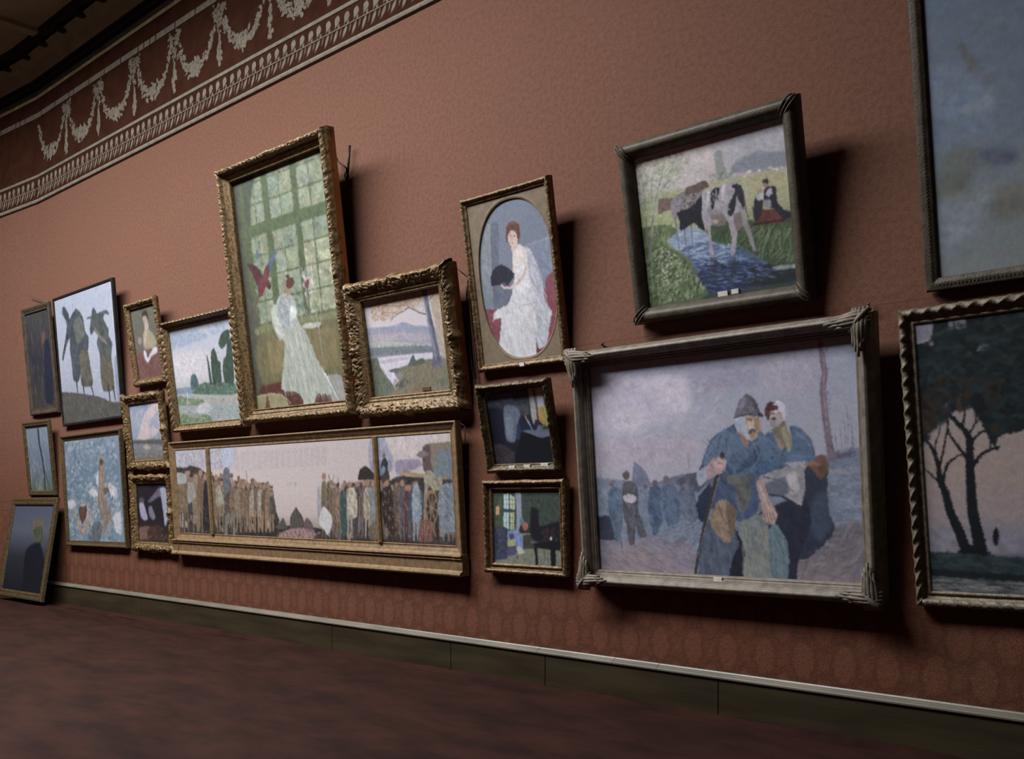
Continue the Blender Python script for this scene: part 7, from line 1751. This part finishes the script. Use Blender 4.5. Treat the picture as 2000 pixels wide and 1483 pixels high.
# carpet-covered floor, ruffled where it meets the wall
def make_floor():
    xs = np.arange(-21., XR+.05, .05); ys = np.concatenate([np.arange(-9.5, -3.6, .2), np.arange(-3.6, -.06, .035), [.5]])
    X, Y = np.meshgrid(xs, ys, indexing='ij')
    w = X*.55+Y*1.0
    n1 = vnoise(w*1.3+50, (X*.9-Y*.5)*.35+50, 11); n2 = vnoise(w*4.1+80, (X-Y*.5)*.5+80, 12); n3 = vnoise(X*2.2+90, Y*6+90, 13)
    Z = -.012+.050*(np.abs(n1-.5)*-2+.5)+.020*(n2-.5)+.008*(n3-.5)
    Z = Z*np.clip((-Y)/.25, .15, 1)-.012
    V = np.stack([X, Y, Z], -1).reshape(-1, 3)
    m, nt, b = new_mat('red_brown_carpet'); N, L = nt.nodes, nt.links
    tc = N.new('ShaderNodeTexCoord'); mp = N.new('ShaderNodeMapping'); mp.inputs['Scale'].default_value = (.8, 1.8, 1); mp.inputs['Rotation'].default_value = (0, 0, .45)
    L.new(tc.outputs['Object'], mp.inputs[0])
    n = N.new('ShaderNodeTexNoise'); n.inputs['Scale'].default_value = 1.6; n.inputs['Detail'].default_value = 8; n.inputs['Roughness'].default_value = .65; L.new(mp.outputs[0], n.inputs[0])
    cr = N.new('ShaderNodeValToRGB'); cr.color_ramp.elements[0].position = .36; cr.color_ramp.elements[1].position = .62
    cr.color_ramp.elements[0].color = (*lin('1c0d09'), 1); cr.color_ramp.elements[1].color = (*lin('2c1610'), 1)
    L.new(n.outputs['Fac'], cr.inputs[0]); L.new(cr.outputs[0], b.inputs['Base Color']); b.inputs['Roughness'].default_value = .9; b.inputs['Specular IOR Level'].default_value = .1
    n2_ = N.new('ShaderNodeTexNoise'); n2_.inputs['Scale'].default_value = 5.; n2_.inputs['Detail'].default_value = 6; L.new(mp.outputs[0], n2_.inputs[0])
    bp = N.new('ShaderNodeBump'); bp.inputs['Strength'].default_value = .35; bp.inputs['Distance'].default_value = .05; L.new(n2_.outputs['Fac'], bp.inputs['Height']); L.new(bp.outputs[0], b.inputs['Normal'])
    o = fast_mesh('floor', V, grid_faces(len(xs), len(ys)), m); structure(o)
    # hem of the carpet lapping the foot of the baseboard
    xs = np.arange(XL, XR, .02); P = []
    for x in xs: P.append(.004+.016*vnoise(np.array([x*3.5+99.]), np.array([3.]), 5)[0]+.010*vnoise(np.array([x*13+99.]), np.array([7.]), 6)[0])
    V = []
    for x, h in zip(xs, P): V += [(x, -.10-h*1.2, -.02), (x, -.062-h*.5, h*.8), (x, -.047, h)]
    k = len(xs); F = [(i*3+j, (i+1)*3+j, (i+1)*3+j+1, i*3+j+1) for i in range(k-1) for j in range(2)]
    structure(mesh_obj('trim_1', V, F, m, smooth=True))
make_floor()

# baseboard in lengths with open joints, moulded cap on top
mb = MB(); cap = MB()
joints = [XL, -12.1, -8.1, -6.38, -5.28, -3.69, XR-.01]
for a, b in zip(joints[:-1], joints[1:]):
    mb.extrude_x(a+.004, b-.004, [(0, 0), (-.045, 0), (-.045, .255), (-.036, .262), (0, .262)])
for a, b in zip([XL]+[-5.36, -4.6, -4.2], [-5.36, -4.6, -4.2]+[XR-.01]):
    cap.extrude_x(a+.002, b-.002, [(0, .258), (-.050, .258), (-.058, .266), (-.058, .276), (-.050, .284), (-.040, .287), (-.030, .296), (-.018, .300), (-.012, .308), (0, .308)])
structure(mb.build('baseboard_back', base_mat)); structure(cap.build('trim_2', base_cap))
mb = MB(); mb.extrude_x(-5., -.02, [(0, 0), (-.045, 0), (-.045, .255), (-.058, .266), (-.058, .276), (-.03, .296), (0, .308)])
o = structure(mb.build('baseboard_left', base_mat)); o.location = (XL, 0, 0); o.rotation_euler = (0, 0, math.radians(5))

# painted frieze high on the wall
ZB = dict(b0=5.955, l1=6.02, leaf=6.17, u0=6.325, u1=6.375, g0=7.225, g1=7.30, y0=7.50, y1=7.545)
def frieze(x0, x1, place=None):
    out = []
    def done(o):
        if place: o.location, o.rotation_euler = place
        out.append(structure(o))
    mb = MB(); mb.box(x0, x1, -.012, 0, ZB['b0']+.01, 7.60); done(mb.build('trim_3', frieze_red))
    mb = MB()
    mb.extrude_x(x0, x1, [(-.0, 5.945), (-.030, 5.955), (-.036, 5.975), (-.026, 6.0), (-.012, 6.012), (0, 6.012)])
    mb.extrude_x(x0, x1, [(-.012, ZB['u0']), (-.024, ZB['u0']+.006), (-.024, ZB['u1']-.006), (-.012, ZB['u1'])])
    done(mb.build('trim_4', stencil))
    # laurel row
    mb = MB(); R = random.Random(2); x = x0
    mb.box(x0, x1, -.0165, -.012, 6.158, 6.168)
    def leaf(cx, cz, ang, ln, wd, y=-.012, th=.006, pw=.8):
        n = 7; V = []; c, s = math.cos(ang), math.sin(ang)
        for i in range(n+1):
            t = i/n; w = wd/2*math.sin(PI*min(1, t**pw*.97+.02)); px, pz = cx+c*t*ln, cz+s*t*ln
            V += [(px-s*w, y, pz+c*w), (px, y-th, pz), (px+s*w, y, pz-c*w)]
        F = [(i*3+j, i*3+j+1, i*3+j+4, i*3+j+3) for i in range(n) for j in range(2)]; mb.add(V, F)
    while x < x1-.1:
        leaf(x, 6.166, 1.15+R.uniform(-.1, .1), .145, .085, pw=1.9); leaf(x+.055, 6.166, 1.2, .05, .03); leaf(x+.05, 6.160, -2.15+R.uniform(-.1, .1), .15, .042); leaf(x+.11, 6.160, -1.9, .10, .02)
        x += .15
    done(mb.build('trim_5', stencil))
    # beaded strip and thin upper line
    mb = MB(); x = x0
    while x < x1-.02:
        w = .46 if R.random() < .55 else .13
        mb.box(x, min(x+w, x1), -.020, -.012, ZB['g0'], ZB['g1']); x += w+.025
    done(mb.build('trim_6', stencil))
    # swags of leaves with hanging drops
    mb = MB(); R = random.Random(9)
    xc = -9.76+1.04*5
    while xc > x0+.3:
        if xc < x1-.5:
            for k in range(170):
                t = R.uniform(-1, 1); th = .018+.075*(1-abs(t)**1.3); px = xc+t*.47; pz = 6.63+.52*(abs(t)**2.9)
                r = R.uniform(-1, 1)*th; leaf(px+r*abs(t)*.8, pz+r*(1-.4*abs(t))-.02, R.uniform(0, 2*PI), R.uniform(.04, .08), R.uniform(.03, .05), -.012-.004*R.random())
            for k in range(12): leaf(xc+R.uniform(-.06, .06), 6.60+R.uniform(-.07, .09), R.uniform(0, 2*PI), .07, .06, -.016)
        xd = xc+.52
        for k in range(46):
            t = R.random(); w = .012+.034*math.sin(PI*min(1, t*1.25+.05)); leaf(xd+R.uniform(-1, 1)*w, 6.50+.34*t, -PI/2+R.uniform(-.5, .5), .07, .035)
        for k in range(34):
            t = R.random(); leaf(xd+R.uniform(-1, 1)*(.02+.06*t*(1-t)*2), 6.86+.34*t, -PI/2+R.uniform(-.7, .7), .055, .026)
        for sgn in (-1, 1):
            for k in range(16): leaf(xd+sgn*(.04+.10*R.random()), 7.13+R.uniform(-.05, .05), R.uniform(0, 2*PI), .05, .03)
        xc -= 1.04
    done(mb.build('trim_7', stencil))
    # cornice: gold fillet, black hollow, green-grey cove, bracketed bead below the ceiling
    mb = MB(); mb.extrude_x(x0, x1, [(0, ZB['y0']), (-.03, ZB['y0']), (-.035, ZB['y1']), (0, ZB['y1'])]); done(mb.build('trim_8', cornice_gold))
    mb = MB(); mb.extrude_x(x0, x1, [(0, 7.545), (-.04, 7.548), (-.05, 7.60), (-.02, 7.605), (-.02, 7.65), (-.07, 7.655), (-.075, 7.69), (-.03, 7.70), (-.03, 7.74), (-.09, 7.76), (0, 7.76)])
    done(mb.build('trim_9', cornice_dark))
    mb = MB(); mb.extrude_x(x0, x1, [(0, 7.76), (-.09, 7.76), (-.12, 7.80), (-.17, 7.90), (-.26, 7.99), (-.28, 8.0), (0, 8.0)]); done(mb.build('trim_10', cove_mat))
    mb = MB(); mb.extrude_x(x0, x1, [(0, 8.0), (-.24, 8.0), (-.24, 8.05), (-.36, 8.06), (-.38, 8.15), (0, 8.15)])
    x = x0+.2
    while x < x1-.2: mb.box(x, x+.10, -.34, -.22, 7.955, 8.06); x += .62
    done(mb.build('trim_11', cornice_dark))
    return out
frieze(XL, XR)
P5 = ((XL, 0, 0), (0, 0, math.radians(5)))
for o in frieze(-5., 0., P5): pass

# ceiling with its glazed skylight
SX0, SX1, SY0, SY1 = -17., -5., -5.9, -3.5
mb = MB()
for a in ((-21, SX0, YF, .6), (SX1, XR, YF, .6), (SX0, SX1, SY1, .6), (SX0, SX1, YF, SY0)):
    mb.box(a[0], a[1], a[2], a[3], HC, HC+.15)
for k in range(12): # shallow ribs across the plaster
    x = -20.4+k*1.9; mb.box(x, x+.18, SY1+.1, -.36, HC-.06, HC)
structure(mb.build('ceiling', plaster))
mb = MB(); n = 9
for k in range(n+1):
    x = SX0+(SX1-SX0)*k/n; mb.box(x-.025, x+.025, SY0, SY1, HC+.02, HC+.09)
for k in range(5):
    y = SY0+(SY1-SY0)*k/4; mb.box(SX0, SX1, y-.025, y+.025, HC+.03, HC+.08)
structure(mb.build('window_1', iron))
g, nt, b = new_mat('skylight_glass'); nt.nodes.remove(b)
tr = nt.nodes.new('ShaderNodeBsdfTransparent'); tr.inputs[0].default_value = (.95, .96, .97, 1)
gl = nt.nodes.new('ShaderNodeBsdfGlossy'); gl.inputs['Roughness'].default_value = .05; mx = nt.nodes.new('ShaderNodeMixShader'); mx.inputs[0].default_value = .05
nt.links.new(tr.outputs[0], mx.inputs[1]); nt.links.new(gl.outputs[0], mx.inputs[2]); nt.links.new(mx.outputs[0], nt.nodes['Material Output'].inputs[0])
mb = MB(); mb.box(SX0, SX1, SY0, SY1, HC+.10, HC+.106); structure(mb.build('window_2', g))

def area(name, loc, rot, sx, sy, power, col=(1, 1, 1)):
    l = bpy.data.lights.new(name, 'AREA'); l.shape = 'RECTANGLE'; l.size = sx; l.size_y = sy; l.energy = power; l.color = col
    o = bpy.data.objects.new(name, l); C.objects.link(o); o.location = loc; o.rotation_euler = rot; return o
area('skylight_daylight', ((SX0+SX1)/2, (SY0+SY1)/2, HC+.6), (.3, 0, 0), SX1-SX0-.1, SY1-SY0-.1, 4300., (1.,.985,.965))
w = bpy.data.worlds.new('sky'); bpy.context.scene.world = w; w.use_nodes = True
w.node_tree.nodes['Background'].inputs[0].default_value = (.7, .8, 1, 1); w.node_tree.nodes['Background'].inputs[1].default_value = .3

# ------------------------------------------------------------------ framed pictures
STYLES = {
 # profile (inset, height), material, ornament
 'thin_black': ([(0, 0), (0, .85), (.1, 1), (.7, 1), (1, .8), (1, .5)], black_wood, None),
 'dark_wood': ([(0, 0), (0, .8), (.15, 1), (.4, .92), (.8, .62), (.9, .7), (1, .66), (1, .3)], dark_gilt, None),
 'thin_gilt': ([(0, 0), (0, .9), (.25, 1), (.55, .85), (.8, .9), (1, .7), (1, .35)], gilt_dim, None),
 'gilt_floor': ([(0, 0), (0, .9), (.25, 1), (.55, .85), (.8, .9), (1, .7), (1, .35)], gilt_dim, None),
 'gilt_outer': ([(0, 0), (0, .9), (.2, 1), (.35, .9), (.45, .7), (.9, .5), (1, .55), (1, .3)], gilt_dim, None),
 'small_carved': ([(0, 0), (0, .6), (.1, .85), (.35, 1), (.6, .8), (.75, .6), (.9, .62), (1, .55), (1, .3)], gilt, orn_rococo(.016, 3)),
 'swept': ([(0, 0), (0, .6), (.12, .9), (.35, 1), (.55, .8), (.75, .6), (.88, .62), (1, .5), (1, .35)], gilt, orn_rococo(.024, 8, 1.1, .6)),
 'leaf_rope': ([(0, 0), (0, .8), (.05, .9), (.1, .82), (.25, 1), (.45, .8), (.6, .55), (.85, .4), (.92, .45), (1, .4), (1, .25)], gilt, orn_rope(.022, .085, .06, .5)),
 'tall_carved': ([(0, 0), (0, .62), (.04, .72), (.08, .86), (.22, 1), (.4, .95), (.5, .7), (.62, .6), (.66, .66), (.72, .55), (.9, .42), (.95, .5), (1, .45), (1, .2)], gilt, orn_sum(orn_rococo(.020, 5, .5, 1.2, .06, .5), orn_bead(.006, .02, [(.95, .05)]))),
 'wide_rococo': ([(0, 0), (0, .62), (.06, .82), (.18, 1), (.4, .92), (.6, .7), (.72, .6), (.78, .66), (.86, .55), (.94, .6), (1, .5), (1, .25)], gilt, orn_sum(orn_rococo(.026, 21, .8, 1.1, .02, .7), orn_bead(.006, .03, [(.82, .05)]))),
 'narrow_leaf': ([(0, 0), (0, .7), (.15, .95), (.4, 1), (.6, .8), (.8, .7), (.9, .75), (1, .6), (1, .4)], gilt, orn_sum(orn_rococo(.010, 31, .6, 2., .05, .62))),
 'classical': ([(0, 0), (0, .9), (.05, 1), (.16, 1), (.22, .86), (.42, .82), (.5, .7), (.6, .72), (.66, .62), (.9, .55), (.93, .6), (1, .55), (1, .45)], gilt_pale, None),
 'kitchen': ([(0, 0), (0, .7), (.15, .9), (.35, 1), (.55, .75), (.8, .5), (.9, .55), (1, .45), (1, .3)], gilt_dim, orn_rococo(.014, 44, .8, 1.2, .0, .7)),
 'hollow_gilt': ([(0, 0), (0, .75), (.08, .9), (.25, 1), (.42, .85), (.55, .45), (.68, .4), (.75, .6), (.86, .66), (.93, .5), (1, .45), (1, .25)], gilt, orn_rococo(.011, 51, .5, 1.6, .03, .5)),
 'half_round': ([(0, 0), (0, .25), (.05, .55), (.15, .8), (.3, .96), (.45, 1), (.6, .96), (.75, .84), (.88, .66), (.95, .55), (1, .45), (1, .35)], dark_gilt, orn_reed(.0022, 9, .1, .9)),
 'reeded': ([(0, 0), (0, .45), (.03, .5), (.08, .74), (.2, .92), (.36, 1), (.52, .93), (.66, .76), (.72, .6), (.76, .62), (.86, .5), (.9, .54), (.96, .42), (1, .44), (1, .3)], bronze, orn_reed(.004, 11, .05, .7)),
 'beaded': ([(0, 0), (0, .85), (.12, 1), (.3, .9), (.5, .95), (.7, .9), (.85, .8), (1, .75), (1, .5)], dark_gilt, orn_bead(.009, .022, [(.52, .2)])),
 'ribbon': ([(0, 0), (0, .7), (.05, .8), (.12, .95), (.3, 1), (.45, .85), (.52, .62), (.7, .5), (.76, .6), (.88, .62), (.94, .5), (1, .45), (1, .3)], gilt_grey, orn_ribbon(.010, .085)),
}
for key, d in PICS.items():
    root = empty(d['name'], d['loc'], d['rot'], d['label'], 'painting', d.get('group'))
    W, H, t, rc = d['W'], d['H'], d['t'], d['rc']; l, r, tp, bt = d['bd']
    prof, mat, orn = STYLES[d['style']]
    cbd = l
    zf = 0. if key != 'p13' else bt-l
    frame_mesh('frame', W, H-zf, cbd, t, prof, mat, root, orn, z0=zf, step=d.get('step', .009))
    # stretched canvas with its painting
    x0, x1, z0, z1 = -W/2+l, W/2-r, bt, H-tp; e = .006
    ny = d['ny']; nx = max(40, int(ny*(x1-x0)/(z1-z0))); cv = Canvas(nx, ny, d['seed']); img = cv.run(d['ops'])*d.get('gain', 1.)
    gx = np.linspace(x0-e, x1+e, nx); gz = np.linspace(z1+e, z0-e, ny); GX, GZ = np.meshgrid(gx, gz)
    V = np.stack([GX, np.full_like(GX, rc), GZ], -1).reshape(-1, 3)
    can = fast_mesh('canvas', V, grid_faces(ny, nx)[:, ::-1], paint, root, colors=np.clip(img, 0, .97).reshape(-1, 3)); can['label'] = d['clabel']
    mb = MB(); mb.box(-W/2+.02, W/2-.02, rc+.004, t-.002, zf+.02, H-.02); mb.build('backing_board', brown_wood, root)
    if key == 'p12':      # oval mount in front of the canvas
        n = 120; cx, cz = d['oval'][0], d['oval'][1]; rx, rz = d['oval'][2], d['oval'][3]; V = []; yb = rc-.012
        for i in range(n):
            a = 2*PI*i/n; c, s = math.cos(a), math.sin(a); q = 2/2.35
            ox, oz = cx+rx*math.copysign(abs(c)**q, c), cz+rz*math.copysign(abs(s)**q, s)
            k = min(abs(((x1+e if c > 0 else x0-e)-cx)/(c or 1e-9)), abs(((z1+e if s > 0 else z0-e)-cz)/(s or 1e-9)))
            V += [(ox, rc-.001, oz), (cx+(ox-cx)*1.01, yb, cz+(oz-cz)*1.01), (cx+(ox-cx)*1.03, yb-.003, cz+(oz-cz)*1.03), (cx+(ox-cx)*1.05, yb, cz+(oz-cz)*1.05), (cx+c*k, yb, cz+s*k), (cx+c*k, rc+.002, cz+s*k)]
        F = [(i*6+j, i*6+j+1, ((i+1) % n)*6+j+1, ((i+1) % n)*6+j) for i in range(n) for j in range(5)]
        o = mesh_obj('oval_mount', V, F, mat_board, root); o['label'] = 'beige mount with oval opening'
    if key == 'p13':
        for u in (.158, .787):
            x = x0+(x1-x0)*u; mb = MB(); w = .030
            V = [(x-w, rc, z0), (x-w, rc-.014, z0), (x-w*.5, .004, z0), (x+w*.5, .004, z0), (x+w, rc-.014, z0), (x+w, rc, z0)]
            V += [(a, b_, z1+.004) for a, b_, _ in V]; mb.add(V, [(i, i+1, i+7, i+6) for i in range(5)]+[(0, 6, 11, 5)]+[(0, 1, 2, 3, 4, 5)[::-1], (6, 7, 8, 9, 10, 11)])
            mb.build('dividing_bar', gilt_pale, root)
        mb = MB(); lw = W/2+.02
        def block(a, b_, g):  # moulded predella
            mb.extrude_x(a, b_, [(t, .185), (-g-.015, .185), (-g-.02, .172), (-g-.004, .162), (-g-.004, .154), (-g-.012, .148), (-g+.002, .138), (-g+.002, .048), (-g-.01, .040), (-g-.03, .030), (-g-.036, .016), (-g-.03, .002), (t, 0.)])
        block(-W/2+.10, W/2-.10, .0); block(-W/2-.012, -W/2+.10, .012); block(W/2-.10, W/2+.012, .012)
        mb.build('predella', gilt_pale, root)
    if key == 'p17':
        for cx in (-1, 1):
            for cz in (-1, 1): leaf_fan(W, H, l, cx, cz).build('corner_leaf', bronze, root, True)
    if key == 'p16':
        for cx in (-1, 1):
            for cz in (0, 1):
                mb = MB()
                for off_ in (-.017, 0, .017):
                    pts = []
                    for j in range(9):
                        a = j/8*l; hh = math.sin(PI*(j/8*.8+.12)); pts.append((cx*(W/2-max(a-off_, .004)), (1-hh)*.045-.004, (H-max(a+off_, .004) if cz else max(a+off_, .004))))
                    mb.tube(pts, .006, 6)
                mb.build('corner_strap', dark_gilt, root, True)
    if key in ('p10', 'p11', 'p12', 'p9'):   # plain wooden sides of the deep frames
        mb = MB(); k = .004; ya, yb = t*.42, t+.002
        mb.box(-W/2-k, -W/2+.012, ya, yb, -k, H+k); mb.box(W/2-.012, W/2+k, ya, yb, -k, H+k); mb.box(-W/2+.012, W/2-.012, ya, yb, -k, .012); mb.box(-W/2+.012, W/2-.012, ya, yb, H-.012, H+k)
        o = mb.build('frame_side', side_wood, root); o['label'] = 'orange-brown wooden side'
    for (lx, lz, lw, lh, mt, nm, lab) in d.get('tags', []):
        a_ = lz/cbd; hs = np.interp(a_, [p[0] for p in prof], [p[1] for p in prof]) if a_ < 1 else 1-(rc-.001)/t
        yt = (1-hs)*t; mb = MB(); mb.box(lx-lw/2, lx+lw/2, yt-.009, yt+.004, lz-lh/2, lz+lh/2); o = mb.build(nm, {'paper': paper, 'plaque': plaque}[mt], root); o['label'] = lab

# ------------------------------------------------------------------ hanging gear
def wire(name, paths, mat, label, cat='hanger', extra=None):
    mb = MB()
    for pts, r in paths: mb.tube(pts, r, 6)
    return tag(mb.build(name, mat, None, True), label, cat)
wire('hanging_rod', [([(-7.808, -0.05, 4.944), (-7.824, -0.05, 4.809), (-7.84, -0.05, 4.673), (-7.857, -0.05, 4.617)], 0.013), ([(-7.995, -0.07, 4.849), (-7.945, -0.07, 4.802), (-7.847, -0.07, 4.734), (-7.806, -0.07, 4.69)], 0.009), ([(-7.995, -0.07, 4.849), (-7.983, -0.085, 4.842)], 0.018), ([(-7.822, -0.07, 4.714), (-7.863, -0.07, 4.658), (-7.83, -0.07, 4.586), (-7.798, -0.07, 4.634), (-7.814, -0.07, 4.702)], 0.007), ([(-7.852, -0.06, 4.613), (-7.827, -0.06, 4.558), (-7.852, -0.06, 4.513), (-7.827, -0.06, 4.443)], [0.012, 0.016, 0.013, 0.008]), ([(-7.849, -0.05, 4.46), (-7.824, -0.05, 4.221), (-7.792, -0.05, 3.593)], 0.006)], iron, 'dark iron rod and hook just right of the tall parrot picture', 'hanger')
wire('hanging_wire', [([(-6.202, -0.16, 3.485), (-6.159, -0.05, 3.408)], 0.004), ([(-6.159, -0.05, 3.417), (-6.134, -0.05, 3.387), (-6.165, -0.05, 3.365), (-6.171, -0.05, 3.393)], 0.008), ([(-6.169, -0.04, 3.385), (-6.125, -0.04, 2.975), (-6.069, -0.04, 2.531)], 0.006), ([(-6.165, -0.05, 3.365), (-6.171, -0.05, 3.221)], 0.005), ([(-6.205, -0.03, 3.339), (-6.148, -0.03, 2.759), (-6.116, -0.03, 2.527)], 0.005)], cord_mat, 'thin cord and hook between the gilt oak tree picture and the oval portrait', 'wire')
wire('hanging_wire', [([(-6.263, -0.06, 2.173), (-6.197, -0.05, 2.131), (-6.201, -0.04, 1.924), (-6.213, -0.04, 1.77), (-6.194, -0.04, 1.668)], 0.004), ([(-6.256, -0.06, 2.164), (-6.245, -0.04, 2.014), (-6.201, -0.04, 1.813), (-6.22, -0.04, 1.681)], 0.004), ([(-6.213, -0.04, 1.814), (-6.188, -0.04, 1.782), (-6.213, -0.04, 1.748), (-6.207, -0.04, 1.8)], 0.005)], cord_mat, 'twisted wire beside the right end of the long three-part frieze picture', 'wire')
wire('picture_hook', [([(-4.705, -0.03, 2.699), (-4.715, -0.03, 2.677), (-4.69, -0.03, 2.659), (-4.695, -0.03, 2.612)], 0.01)], iron, 'small dark hook above the top left of the wounded soldiers picture', 'hook')
wire('picture_hook', [([(-2.625, -0.03, 2.72), (-2.631, -0.03, 2.699), (-2.618, -0.03, 2.681), (-2.621, -0.03, 2.65)], 0.007)], iron, 'small dark hook above the top right of the wounded soldiers picture', 'hook')
wire('hanging_wire', [([(-15.646, -0.08, 4.582), (-15.408, -0.06, 4.513), (-15.132, -0.05, 4.431), (-15.094, -0.05, 4.381)], 0.006)], cord_mat, 'slack dark cord above the dim picture at the far left', 'wire')

# ------------------------------------------------------------------ camera
cam = bpy.data.cameras.new('camera'); co = bpy.data.objects.new('camera', cam); C.objects.link(co)
cam.sensor_width = 36; cam.sensor_fit = 'HORIZONTAL'; cam.lens = 36*1950/2000.
cam.shift_y = (976-741.5)/2000.; cam.clip_start = .05
co.location = (0, -6.0273, 1.5); co.rotation_euler = (PI/2, 0, 0.756280)
sc = bpy.context.scene; sc.camera = co
sc.view_settings.view_transform = 'Standard'; sc.view_settings.look = 'None'; sc.view_settings.gamma = 1; sc.view_settings.use_curve_mapping = False
sc.view_settings.exposure = 0.
